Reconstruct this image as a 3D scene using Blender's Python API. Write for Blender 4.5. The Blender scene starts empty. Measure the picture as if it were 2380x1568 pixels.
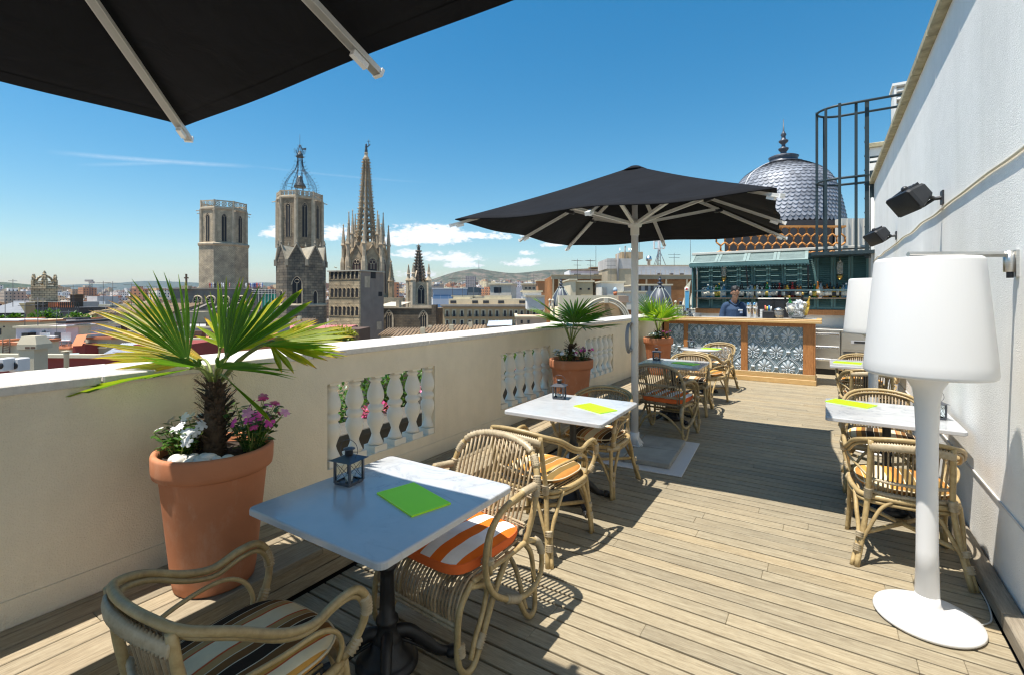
import bpy, math, random
from mathutils import Vector, Matrix, noise
R = math.radians
sc = bpy.context.scene
COL = sc.collection

# ------------------------------------------------------------------ camera
# terrace axes: +Y runs along the parapet towards the bar, +X towards the white wall, deck at z = 0
EYE = 1.62
YAW = R(32.7)
FOC = 1137.0            # focal length in pixels of a 2380 pixel wide picture
cam = bpy.data.cameras.new("camera")
cam.sensor_width = 36.0
cam.lens = FOC / 2380 * 36.0
cam.shift_y = -94.0 / 2380
cam.clip_start = 0.05
cam.clip_end = 60000
camo = bpy.data.objects.new("camera", cam)
camo.location = (0, 0, EYE)
camo.rotation_euler = (R(90), 0, YAW)
COL.objects.link(camo)
sc.camera = camo

# ------------------------------------------------------------------ sky, sun, exposure
SUN_DIR = Vector((0.20, 0.272, -1.0)).normalized()      # the way the light travels
SUN_EL = math.asin(-SUN_DIR.z)
SUN_ROT = math.atan2(-SUN_DIR.x, -SUN_DIR.y)
world = bpy.data.worlds.new("World")
sc.world = world
world.use_nodes = True
wn, wl = world.node_tree.nodes, world.node_tree.links
wn.clear()

def wnode(t, **k):
    n = wn.new(t)
    for a, v in k.items():
        setattr(n, a, v)
    return n

def wmath(op, a, b=None, c=None):
    n = wnode("ShaderNodeMath", operation=op)
    for i, v in enumerate((a, b, c)):
        if v is None:
            continue
        if isinstance(v, (int, float)):
            n.inputs[i].default_value = v
        else:
            wl.new(v, n.inputs[i])
    return n.outputs[0]

sky = wnode("ShaderNodeTexSky", sky_type='NISHITA', sun_disc=False)
sky.sun_elevation = SUN_EL
sky.sun_rotation = SUN_ROT
sky.altitude = 0
sky.air_density = 1.15
sky.dust_density = 0.22
sky.ozone_density = 2.6
bg = wnode("ShaderNodeBackground")
bg.inputs[1].default_value = 0.09
wout = wnode("ShaderNodeOutputWorld")
# clouds: a few small cumulus low over the hills and two thin contrails, as directions of the real sky
tc = wnode("ShaderNodeTexCoord")
sep = wnode("ShaderNodeSeparateXYZ")
wl.new(tc.outputs["Generated"], sep.inputs[0])
SX, SY, SZ = sep.outputs
az = wmath('ARCTAN2', SX, SY)                      # 0 = +Y, positive towards +X
hor = wmath('SQRT', wmath('ADD', wmath('MULTIPLY', SX, SX), wmath('MULTIPLY', SY, SY)))
el = wmath('ARCTAN2', SZ, hor)
cvec = wnode("ShaderNodeCombineXYZ")
wl.new(wmath('MULTIPLY', az, 30.0), cvec.inputs[0])
wl.new(wmath('MULTIPLY', el, 62.0), cvec.inputs[1])
ns = wnode("ShaderNodeTexNoise", noise_dimensions='3D')
ns.inputs["Scale"].default_value = 1.0
ns.inputs["Detail"].default_value = 8
ns.inputs["Roughness"].default_value = 0.62
wl.new(cvec.outputs[0], ns.inputs["Vector"])
ns2 = wnode("ShaderNodeTexNoise", noise_dimensions='3D')
ns2.inputs["Scale"].default_value = 3.1
ns2.inputs["Detail"].default_value = 6
ns2.inputs["Roughness"].default_value = 0.65
wl.new(cvec.outputs[0], ns2.inputs["Vector"])

def sky_dir(px, py):
    u, v = (px - 1190) / FOC, (690 - py) / FOC
    return math.atan(u) - YAW, math.atan(v / math.sqrt(1 + u * u))

cloud = None
shade = None
# centre, half width, half height: (pixel bearing of each cumulus, strength)
for (px, py, hx, hy, s) in ((1000, 551, 100, 32, 1.0), (1050, 601, 75, 15, .75), (1075, 617, 50, 11, .7),
                            (925, 560, 60, 20, .75), (640, 545, 34, 18, .8), (760, 553, 28, 13, .6),
                            (1215, 613, 42, 12, .75), (1120, 550, 60, 13, .7), (950, 592, 60, 12, .55),
                            (985, 640, 90, 9, .55), (1265, 545, 60, 18, .55), (1285, 570, 26, 8, .5),
                            (1225, 590, 22, 7, .45), (780, 540, 40, 20, .6)):
    a0, e0 = sky_dir(px, py)
    a1, _ = sky_dir(px + hx, py)
    _, e1 = sky_dir(px, py - hy)
    da = wmath('DIVIDE', wmath('SUBTRACT', az, a0), abs(a1 - a0))
    de = wmath('DIVIDE', wmath('SUBTRACT', el, e0), abs(e1 - e0))
    # flatter below than above
    de = wmath('MULTIPLY', de, wmath('ADD', 1.0, wmath('MULTIPLY', wmath('LESS_THAN', de, 0.0), 0.7)))
    d2 = wmath('ADD', wmath('MULTIPLY', da, da), wmath('MULTIPLY', de, de))
    m = wmath('MULTIPLY', wmath('SUBTRACT', 1.25, d2), s)
    cloud = m if cloud is None else wmath('MAXIMUM', cloud, m)
dens = wmath('ADD', wmath('MULTIPLY', wmath('MAXIMUM', cloud, -1.0), 0.95),
             wmath('ADD', wmath('MULTIPLY', wmath('SUBTRACT', ns.outputs[0], 0.5), 3.4), wmath('MULTIPLY', wmath('SUBTRACT', ns2.outputs[0], 0.5), 1.5)))
cm = wnode("ShaderNodeMapRange")
cm.interpolation_type = 'SMOOTHSTEP'
cm.inputs[1].default_value = 0.02
cm.inputs[2].default_value = 0.75
wl.new(dens, cm.inputs[0])
mask = wmath('MULTIPLY', cm.outputs[0], 0.93)
mask = wmath('MULTIPLY', mask, wmath('GREATER_THAN', cloud, -0.6))
# contrails
for (p0, p1, wdt, s) in (((100, 352), (600, 388), 5.0, .22), ((170, 384), (470, 376), 4.0, .12), ((560, 383), (1000, 425), 3.0, .08)):
    (a0, e0), (a1, e1) = sky_dir(*p0), sky_dir(*p1)
    t = wmath('DIVIDE', wmath('SUBTRACT', az, a0), a1 - a0)
    off = wmath('SUBTRACT', el, wmath('ADD', e0, wmath('MULTIPLY', t, e1 - e0)))
    prof = wmath('MAXIMUM', wmath('SUBTRACT', 1.0, wmath('DIVIDE', wmath('ABSOLUTE', off), wdt / FOC)), 0.0)
    ends = wmath('MAXIMUM', wmath('MULTIPLY', wmath('MULTIPLY', t, wmath('SUBTRACT', 1.0, t)), 4.0), 0.0)
    tr = wmath('MULTIPLY', wmath('MULTIPLY', prof, ends), wmath('MULTIPLY', ns2.outputs[0], s * 2.0))
    mask = wmath('MAXIMUM', mask, tr)
cmix = wnode("ShaderNodeMix", data_type='RGBA')
cmix.inputs[7].default_value = (8.6, 8.6, 8.8, 1)
wl.new(mask, cmix.inputs[0])
hs = wnode("ShaderNodeHueSaturation")
hs.inputs["Saturation"].default_value = 1.42
hs.inputs["Hue"].default_value = 0.488
hs.inputs["Value"].default_value = 1.0
wl.new(sky.outputs[0], hs.inputs["Color"])
wl.new(hs.outputs[0], cmix.inputs[6])
wl.new(cmix.outputs[2], bg.inputs[0])
wl.new(bg.outputs[0], wout.inputs[0])

sun = bpy.data.lights.new("sun", 'SUN')
sun.energy = 5.0
sun.angle = R(0.53)
sun.color = (1.0, 0.95, 0.87)
suno = bpy.data.objects.new("sun", sun)
suno.rotation_euler = SUN_DIR.to_track_quat('-Z', 'Y').to_euler()
COL.objects.link(suno)
sc.view_settings.view_transform = 'Standard'
sc.view_settings.look = 'None'
sc.view_settings.exposure = 0.66
sc.view_settings.gamma = 1.0
sc.cycles.max_bounces = 8
sc.cycles.transparent_max_bounces = 12
sc.cycles.use_denoising = True
sc.cycles.filter_width = 1.25
sc.cycles.volume_bounces = 0

# ------------------------------------------------------------------ geometry helpers
class MB:
    """collects shapes, then links them as ONE mesh object"""
    def __init__(s):
        s.v, s.f, s.s, s.a = [], [], [], None
    def add(s, vs, fs, smooth=False, m=None):
        o = len(s.v)
        if m is not None:
            vs = [m @ Vector(p) for p in vs]
        s.v.extend([tuple(p) for p in vs])
        for f in fs:
            s.f.append(tuple(i + o for i in f))
            s.s.append(smooth)
        return s
    def bb(s, x0, y0, z0, x1, y1, z1, m=None):
        vs = [(x, y, z) for z in (z0, z1) for y in (y0, y1) for x in (x0, x1)]
        return s.add(vs, [(0, 2, 3, 1), (4, 5, 7, 6), (0, 1, 5, 4), (2, 6, 7, 3), (0, 4, 6, 2), (1, 3, 7, 5)], False, m)
    def cbox(s, x0, y0, z0, x1, y1, z1, c, m=None):
        """box with chamfered edges (top and sides)"""
        def ring(i, z):
            a, b, d, e = x0 + i, y0 + i, x1 - i, y1 - i
            k = c
            return [(a + k, b, z), (d - k, b, z), (d, b + k, z), (d, e - k, z), (d - k, e, z), (a + k, e, z), (a, e - k, z), (a, b + k, z)]
        vs = ring(c, z0) + ring(0, z0 + c) + ring(0, z1 - c) + ring(c, z1)
        fs = [tuple(reversed(range(8))), tuple(range(24, 32))]
        for r in range(3):
            for i in range(8):
                j = (i + 1) % 8
                fs.append((r * 8 + i, r * 8 + j, r * 8 + 8 + j, r * 8 + 8 + i))
        return s.add(vs, fs, False, m)
    def prism(s, poly, vec, m=None, smooth=False):
        n = len(poly)
        p = [Vector(q) for q in poly]
        w = Vector(vec)
        vs = p + [q + w for q in p]
        fs = [tuple(reversed(range(n))), tuple(range(n, 2 * n))]
        fs += [(i, (i + 1) % n, n + (i + 1) % n, n + i) for i in range(n)]
        return s.add(vs, fs, smooth, m)
    def tube(s, pts, r, n=8, closed=False, m=None, flat=1.0, smooth=True):
        pts = [Vector(p) for p in pts]
        N = len(pts)
        rr = r if isinstance(r, (list, tuple)) else [r] * N
        tang = []
        for i in range(N):
            a = pts[(i - 1) % N] if (closed or i > 0) else pts[i]
            b = pts[(i + 1) % N] if (closed or i < N - 1) else pts[i]
            t = b - a
            tang.append(t.normalized() if t.length > 1e-9 else Vector((0, 0, 1)))
        up = Vector((0, 0, 1)) if abs(tang[0].z) < 0.9 else Vector((1, 0, 0))
        u = (up - tang[0] * up.dot(tang[0])).normalized()
        vs = []
        for i in range(N):
            t = tang[i]
            u = u - t * u.dot(t)
            u = u.normalized() if u.length > 1e-6 else t.orthogonal().normalized()
            w = t.cross(u)
            for k in range(n):
                a = 2 * math.pi * k / n
                vs.append(pts[i] + (u * math.cos(a) * flat + w * math.sin(a)) * rr[i])
        fs = []
        for i in range(N if closed else N - 1):
            j = (i + 1) % N
            for k in range(n):
                l = (k + 1) % n
                fs.append((i * n + k, i * n + l, j * n + l, j * n + k))
        if not closed:
            fs.append(tuple(reversed(range(n))))
            fs.append(tuple(range((N - 1) * n, N * n)))
        return s.add(vs, fs, smooth, m)
    def lathe(s, prof, c=(0, 0, 0), n=24, m=None, smooth=True, sx=1.0, sy=1.0, a0=0.0, a1=2 * math.pi):
        full = abs(a1 - a0 - 2 * math.pi) < 1e-6
        N = n if full else n + 1
        vs = []
        for (r, z) in prof:
            for k in range(N):
                a = a0 + (a1 - a0) * k / n
                vs.append((c[0] + r * sx * math.cos(a), c[1] + r * sy * math.sin(a), c[2] + z))
        fs = []
        for i in range(len(prof) - 1):
            for k in range(n):
                l = (k + 1) % N
                fs.append((i * N + k, i * N + l, (i + 1) * N + l, (i + 1) * N + k))
        if full:
            if prof[0][0] > 1e-6:
                fs.append(tuple(reversed(range(N))))
            if prof[-1][0] > 1e-6:
                fs.append(tuple(range((len(prof) - 1) * N, len(prof) * N)))
        return s.add(vs, fs, smooth, m)
    def sph(s, c, r, nu=12, nv=8, m=None, smooth=True):
        rx, ry, rz = r if isinstance(r, (list, tuple)) else (r, r, r)
        vs = [(c[0], c[1], c[2] - rz)]
        for j in range(1, nv):
            p = math.pi * j / nv - math.pi / 2
            for i in range(nu):
                a = 2 * math.pi * i / nu
                vs.append((c[0] + rx * math.cos(p) * math.cos(a), c[1] + ry * math.cos(p) * math.sin(a), c[2] + rz * math.sin(p)))
        vs.append((c[0], c[1], c[2] + rz))
        fs = []
        for i in range(nu):
            fs.append((0, 1 + (i + 1) % nu, 1 + i))
            t = 1 + (nv - 2) * nu
            fs.append((t + i, t + (i + 1) % nu, len(vs) - 1))
        for j in range(nv - 2):
            for i in range(nu):
                a, b = 1 + j * nu + i, 1 + j * nu + (i + 1) % nu
                fs.append((a, b, b + nu, a + nu))
        return s.add(vs, fs, smooth, m)
    def quad(s, *p):
        return s.add(p, [tuple(range(len(p)))])
    def mesh(s, name):
        me = bpy.data.meshes.new(name)
        me.from_pydata(s.v, [], s.f)
        me.polygons.foreach_set("use_smooth", s.s)
        if s.a is not None:
            at = me.attributes.new("tint", 'FLOAT', 'POINT')
            at.data.foreach_set("value", s.a)
        me.update()
        return me
    def build(s, name, mat, parent=None):
        me = s.mesh(name)
        me.materials.append(mat)
        o = bpy.data.objects.new(name, me)
        COL.objects.link(o)
        if parent is not None:
            o.parent = parent
        return o

def tag(o, label=None, cat=None, group=None, kind=None):
    if label: o["label"] = label
    if cat: o["category"] = cat
    if group: o["group"] = group
    if kind: o["kind"] = kind
    return o

def thing(name, label, cat, loc=(0, 0, 0), rz=0.0, group=None):
    o = bpy.data.objects.new(name, None)
    o.empty_display_size = 0.1
    COL.objects.link(o)
    o.location = loc
    o.rotation_euler = (0, 0, rz)
    return tag(o, label, cat, group)

def copy_tree(o, loc=None, rz=None, label=None, scale=None):
    """a copy of a thing with copies of its parts and sub-parts (mesh data shared)"""
    def cp(q, par):
        c = q.copy()
        COL.objects.link(c)
        if par is not None:
            c.parent = par
        for ch in list(q.children):
            cp(ch, c)
        return c
    c = cp(o, None)
    if loc is not None: c.location = loc
    if rz is not None: c.rotation_euler = (0, 0, rz)
    if label: c["label"] = label
    if scale: c.scale = scale
    return c

def cr(P, n=6, closed=False):
    """Catmull-Rom curve through the points"""
    P = [Vector(p) for p in P]
    N = len(P)
    out = []
    for i in range(N if closed else N - 1):
        p1, p2 = P[i], P[(i + 1) % N]
        p0 = P[(i - 1) % N] if (closed or i > 0) else p1 * 2 - p2
        p3 = P[(i + 2) % N] if (closed or i + 2 < N) else p2 * 2 - p1
        for k in range(n):
            t = k / n
            out.append(0.5 * ((2 * p1) + (p2 - p0) * t + (2 * p0 - 5 * p1 + 4 * p2 - p3) * t * t + (3 * p1 - p0 - 3 * p2 + p3) * t ** 3))
    if not closed:
        out.append(P[-1])
    return out

def at(px, py, d):
    """world point seen in the direction of picture point (px, py) at forward depth d (used to work out distances of the far city)"""
    u, v = (px - 1190) / FOC, (690 - py) / FOC
    f = Vector((-math.sin(YAW), math.cos(YAW), 0))
    r = Vector((math.cos(YAW), math.sin(YAW), 0))
    return f * d + r * (u * d) + Vector((0, 0, EYE + v * d))

def zat(py, d):
    return EYE + (690 - py) * d / FOC

# ------------------------------------------------------------------ materials
def nmat(name):
    m = bpy.data.materials.new(name)
    m.use_nodes = True
    nt = m.node_tree
    b = nt.nodes["Principled BSDF"]
    return m, nt, b

def ramp(nt, stops, src=None, interp='LINEAR'):
    r = nt.nodes.new("ShaderNodeValToRGB")
    r.color_ramp.interpolation = interp
    e = r.color_ramp.elements
    while len(e) < len(stops):
        e.new(0.5)
    for i, (p, c) in enumerate(stops):
        e[i].position = p
        e[i].color = (*c, 1) if len(c) == 3 else c
    if src is not None:
        nt.links.new(src, r.inputs[0])
    return r.outputs[0]

def nz(nt, scale, detail=4, rough=0.55, vec=None, stretch=None, coord="Object", dist=0.0):
    t = nt.nodes.new("ShaderNodeTexNoise")
    t.inputs["Scale"].default_value = scale
    t.inputs["Detail"].default_value = detail
    t.inputs["Roughness"].default_value = rough
    t.inputs["Distortion"].default_value = dist
    if vec is None:
        c = nt.nodes.new("ShaderNodeTexCoord")
        vec = c.outputs[coord]
    if stretch:
        mp = nt.nodes.new("ShaderNodeMapping")
        mp.inputs["Scale"].default_value = stretch
        nt.links.new(vec, mp.inputs[0])
        vec = mp.outputs[0]
    nt.links.new(vec, t.inputs["Vector"])
    return t.outputs[0]

def mathn(nt, op, a, b=None):
    n = nt.nodes.new("ShaderNodeMath")
    n.operation = op
    for i, v in enumerate((a, b)):
        if v is None: continue
        if isinstance(v, (int, float)): n.inputs[i].default_value = v
        else: nt.links.new(v, n.inputs[i])
    return n.outputs[0]

def mixc(nt, fac, a, b, mode='MIX'):
    n = nt.nodes.new("ShaderNodeMix")
    n.data_type = 'RGBA'
    n.blend_type = mode
    for i, v in ((0, fac), (6, a), (7, b)):
        if isinstance(v, (int, float)): n.inputs[i].default_value = v
        elif isinstance(v, tuple): n.inputs[i].default_value = (*v, 1) if len(v) == 3 else v
        else: nt.links.new(v, n.inputs[i])
    return n.outputs[2]

def bump(nt, b, h, strength=0.3, dist=0.01):
    n = nt.nodes.new("ShaderNodeBump")
    n.inputs["Strength"].default_value = strength
    n.inputs["Distance"].default_value = dist
    nt.links.new(h, n.inputs["Height"])
    nt.links.new(n.outputs[0], b.inputs["Normal"])

def sh(c, k):
    return tuple(max(0.0, min(1.0, x * k)) for x in c)

MATS = {}
def pm(name, col, rough=0.7, metal=0.0, var=0.12, vs=4.0, bmp=0.0, bs=60.0, bd=0.004, stretch=None, isl=0.0, spec=0.5):
    """plain surface: base colour broken up by two noises, optional fine relief, optional change from piece to piece"""
    m, nt, b = nmat(name)
    n = nz(nt, vs, 6, 0.6, stretch=stretch)
    c = ramp(nt, ((0.25, sh(col, 1 - var)), (0.75, sh(col, 1 + var))), n)
    if isl:
        g = nt.nodes.new("ShaderNodeNewGeometry")
        k = ramp(nt, ((0, (1 - isl,) * 3), (1, (1 + isl * 0.6,) * 3)), g.outputs["Random Per Island"])
        c = mixc(nt, 1.0, c, k, 'MULTIPLY')
    nt.links.new(c, b.inputs["Base Color"])
    b.inputs["Roughness"].default_value = rough
    b.inputs["Metallic"].default_value = metal
    b.inputs["Specular IOR Level"].default_value = spec
    if bmp:
        bump(nt, b, nz(nt, bs, 4, 0.6, stretch=stretch), bmp, bd)
    MATS[name] = m
    return m

def wood(name, cols, scale=(1.0, 14.0, 14.0), rough=0.65, axis_noise=6.0, isl=0.35, bm=0.25):
    """weathered boards: grain stretched along the board, every board its own tone"""
    m, nt, b = nmat(name)
    g = nt.nodes.new("ShaderNodeNewGeometry")
    c = nt.nodes.new("ShaderNodeTexCoord")
    ad = nt.nodes.new("ShaderNodeVectorMath"); ad.operation = 'ADD'
    sc_ = nt.nodes.new("ShaderNodeVectorMath"); sc_.operation = 'SCALE'
    comb = nt.nodes.new("ShaderNodeCombineXYZ")
    for i in range(3): nt.links.new(g.outputs["Random Per Island"], comb.inputs[i])
    nt.links.new(comb.outputs[0], sc_.inputs[0]); sc_.inputs["Scale"].default_value = 37.0
    nt.links.new(c.outputs["Object"], ad.inputs[0]); nt.links.new(sc_.outputs[0], ad.inputs[1])
    n1 = nz(nt, axis_noise, 8, 0.65, ad.outputs[0], scale, dist=0.6)
    n2 = nz(nt, axis_noise * 5, 4, 0.6, ad.outputs[0], scale)
    n3 = nz(nt, 0.9, 4, 0.5, ad.outputs[0])
    f = mathn(nt, 'ADD', mathn(nt, 'MULTIPLY', n1, 0.6), mathn(nt, 'MULTIPLY', n2, 0.4))
    col = ramp(nt, ((0.3, cols[0]), (0.5, cols[1]), (0.68, cols[2])), f)
    tone = ramp(nt, ((0.0, (1 - isl, 1 - isl, 1 - isl * 0.95)), (0.5, (1, 1, 1)), (0.8, (1 + isl * .3, 1 + isl * .22, 1 + isl * .1)), (1.0, (1.03, 0.98, 0.90))), g.outputs["Random Per Island"])
    col = mixc(nt, 1.0, col, tone, 'MULTIPLY')
    dirt = ramp(nt, ((0.35, (0.86, 0.87, 0.88)), (0.62, (1.05, 1.03, 1.0))), n3)
    col = mixc(nt, 1.0, col, dirt, 'MULTIPLY')
    nt.links.new(col, b.inputs["Base Color"])
    b.inputs["Roughness"].default_value = rough
    bump(nt, b, f, bm, 0.002)
    MATS[name] = m
    return m

DECK = wood("deck_wood", ((0.155, 0.12, 0.073), (0.30, 0.25, 0.165), (0.415, 0.36, 0.25)), isl=.13)
STEPW = wood("step_wood", ((0.17, 0.13, 0.08), (0.34, 0.275, 0.18), (0.47, 0.40, 0.28)), isl=.18, scale=(14.0, 1.0, 14.0))
KERBW = wood("kerb_wood", ((0.17, 0.135, 0.095), (0.34, 0.28, 0.20), (0.46, 0.40, 0.30)), scale=(14.0, 1.0, 14.0))
DARK = pm("dark_gap", (0.012, 0.011, 0.01), 0.9)

def stucco(name, col, bs=70.0, strength=0.55, dist=0.006, streak=0.0):
    m, nt, b = nmat(name)
    n = nz(nt, 0.7, 6, 0.6)
    n2 = nz(nt, 8.0, 5, 0.6)
    c = ramp(nt, ((0.3, sh(col, 0.93)), (0.7, sh(col, 1.04))), n)
    c2 = ramp(nt, ((0.3, (0.96,) * 3), (0.7, (1.02,) * 3)), n2)
    c = mixc(nt, 1.0, c, c2, 'MULTIPLY')
    if streak:
        s = nz(nt, 1.6, 5, 0.6, stretch=(1, 1, 0.12))
        c = mixc(nt, 1.0, c, ramp(nt, ((0.32, (1 - streak, 1 - streak, 1 - streak * 1.15)), (0.55, (1, 1, 1))), s), 'MULTIPLY')
    nt.links.new(c, b.inputs["Base Color"])
    b.inputs["Roughness"].default_value = 0.9
    b.inputs["Specular IOR Level"].default_value = 0.2
    v = nt.nodes.new("ShaderNodeTexVoronoi")
    v.inputs["Scale"].default_value = bs * 1.6
    cc = nt.nodes.new("ShaderNodeTexCoord")
    nt.links.new(cc.outputs["Object"], v.inputs["Vector"])
    h = mathn(nt, 'ADD', nz(nt, bs, 4, 0.6), mathn(nt, 'MULTIPLY', v.outputs[0], -0.5))
    bump(nt, b, h, strength, dist)
    MATS[name] = m
    return m

CREAM = stucco("cream_stucco", (0.83, 0.735, 0.565), 85, 0.6, 0.006, 0.09)
WHITEW = stucco("white_render", (0.94, 0.915, 0.86), 95, 0.5, 0.005, 0.08)
BALUS = pm("baluster_paint", (0.80, 0.765, 0.67), 0.8, var=0.05, bmp=0.15, bs=90)
COPING = pm("coping_stone", (0.66, 0.62, 0.56), 0.85, var=0.14, vs=30, bmp=0.6, bs=120, bd=0.004)
OLDCOP = pm("weathered_coping", (0.42, 0.37, 0.24), 0.9, var=0.4, vs=9, bmp=0.4, bs=60)
# ------------------------------------------------------------------ the terrace: deck, step, kerb
random.seed(11)
mb = MB()
pitch, bw = 0.106, 0.0995
y = -1.2
row = 0
while y < 13.2:
    x = -2.40
    x += -random.random() * 1.6
    while x < 0.72:
        L = random.choice((1.7, 2.2, 2.7, 3.2)) + random.random() * 0.3
        a, c = max(x, -2.40), min(x + L, 0.715)
        if c - a > 0.05:
            dz = random.uniform(-0.0012, 0.0012)
            mb.cbox(a + 0.0006, y + 0.0055 + random.uniform(-.0008, .0008), -0.03, c - 0.0006, y + bw, dz, 0.0022)
        x += L
    y += pitch
tag(mb.build("deck", DECK), kind="structure")
u = MB(); u.bb(-3.5, -1.3, -0.5, 0.9, 13.3, -0.032)
tag(u.build("terrace_slab", DARK), kind="structure")

mb = MB()
edges = (-2.955, -2.905, -2.79, -2.68, -2.572, -2.398)
for a, c in zip(edges[:-1], edges[1:]):
    y = -1.2 - random.random()
    while y < 13.0:
        L = random.choice((1.6, 2.0, 2.4)) + random.random() * .4
        dz = random.uniform(-.001, .001)
        ca = max(y, -1.2)
        if y + L > ca + .05:
            mb.cbox(a + 0.0035, ca + .001, 0.165, c - 0.0035, y + L - .001, 0.2 + dz, 0.003)
        y += L
for z0, z1 in ((0.083, 0.160), (0.002, 0.077)):
    y = -1.2 - random.random()
    while y < 13.0:
        L = random.choice((1.6, 2.0, 2.4)) + random.random() * .4
        mb.cbox(-2.456, max(y, -1.2) + .001, z0, -2.430, y + L - .001, z1, 0.003)
        y += L
tag(mb.build("timber_step", STEPW), kind="structure")
u = MB(); u.bb(-2.957, -1.2, 0.001, -2.44, 13.0, 0.163)
tag(u.build("step_framing", DARK), kind="structure")

mb = MB()
y = -1.2
for L in (2.6, 1.9, 2.3, 2.2, 2.4, 2.5):
    mb.cbox(0.722, y + .001, 0.001, 0.803, y + L - .001, 0.085, 0.006)
    y += L
tag(mb.build("timber_kerb", KERBW), kind="structure")

# ------------------------------------------------------------------ the parapet with its balustrades
par = thing("parapet_wall", "long cream stucco parapet with white balusters and stone coping along the terrace edge", "parapet", (0, 0, 0))
X0, X1 = -2.96, -3.12
OPEN = ((2.2, 3.33), (4.39, 5.52), (6.58, 7.71))
ZB, ZT = 0.40, 1.005
w = MB()
w.bb(X1, -1.3, 0.0, X0, 11.2, ZB)
w.bb(X1, -1.3, ZT, X0, 11.2, 1.196)
ys = [-1.3]
for a, c in OPEN: ys += [a, c]
ys.append(11.2)
for i in range(0, len(ys), 2):
    w.bb(X1, ys[i], ZB, X0, ys[i + 1], ZT)
w.build("wall", CREAM, par)
# shallow plinth line and panel frame
g = MB()
g.bb(X0 - .001, -1.3, 0.2, X0 + 0.008, 11.2, 0.318)
g.build("plinth", CREAM, par)
cp_ = MB()
y = -1.4
while y < 11.2:
    L = 1.16
    cp_.cbox(-3.45, y + .003, 1.197, -2.940, min(y + L - .003, 11.25), 1.242, 0.006)
    y += L
cp_.build("coping", COPING, par)
prof = [(.062, 0), (.062, .05), (.058, .055), (.05, .075), (.036, .11), (.03, .135), (.038, .165), (.058, .215), (.064, .25), (.06, .28), (.045, .305),
        (.042, .312), (.056, .325), (.06, .342), (.056, .358), (.042, .37), (.046, .385), (.061, .41), (.064, .435), (.058, .475), (.042, .525), (.034, .545), (.045, .555), (.047, .57), (.036, .575), (.036, .605)]
def baluster_mb(a0=0, a1=2 * math.pi):
    m = MB()
    m.lathe([(r * 1.06, z) for r, z in prof[2:]], (0, 0, 0), 20, a0=a0, a1=a1)
    if a1 - a0 > 5: m.bb(-.064, -.064, 0, .064, .064, .05); m.bb(-.05, -.05, .585, .05, .05, .606)
    return m
first = None
for (a, c) in OPEN:
    for k in range(6):
        yy = a + .09 + k * .208
        if first is None:
            first = baluster_mb().build("baluster", BALUS, par); o = first
        else:
            o = first.copy(); COL.objects.link(o)
        o.location = (-3.035, min(yy, c - .012), ZB)

# ------------------------------------------------------------------ white gable wall with its coping, cable and speakers
wall = thing("white_wall", "tall white rendered wall with worn stone coping beside the deck", "wall", (.81, 5, 0))
wall.location = (0, 0, 0)
w = MB(); w.bb(0.81, -2.5, -0.4, 1.05, 12.3, 3.88); w.build("wall", WHITEW, wall)
c = MB()
y = -2.6
while y < 12.3:
    c.cbox(0.735, y + .004, 3.882, 1.12, min(y + .9, 12.36), 3.965, .012); y += .904
c.build("coping", OLDCOP, wall)
s_ = MB(); s_.bb(0.802, -2.5, 0.487, 0.812, 12.3, 0.499); s_.build("bead", pm("bead", (.62, .60, .56)), wall)
d_ = MB(); d_.lathe([(.035, 0), (.035, 2.4)], (0.79, 12.15, 1.2), 10); d_.build("downpipe", pm("pipe_white", (.6, .6, .58)), wall)

CABLE = pm("cable_sheath", (.62, .56, .42), .6, var=.06)
pts = [(0.80, -1.0 + i * .35, 2.35 + 0.006 * math.sin(i * 1.3) - .012 * math.sin(i * .9) ** 2) for i in range(39)]
tag(MB().tube(cr(pts, 3), 0.008, 6).build("cable", CABLE), "cream sheathed cable strung level along the white wall below the speakers", "cable")

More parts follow.
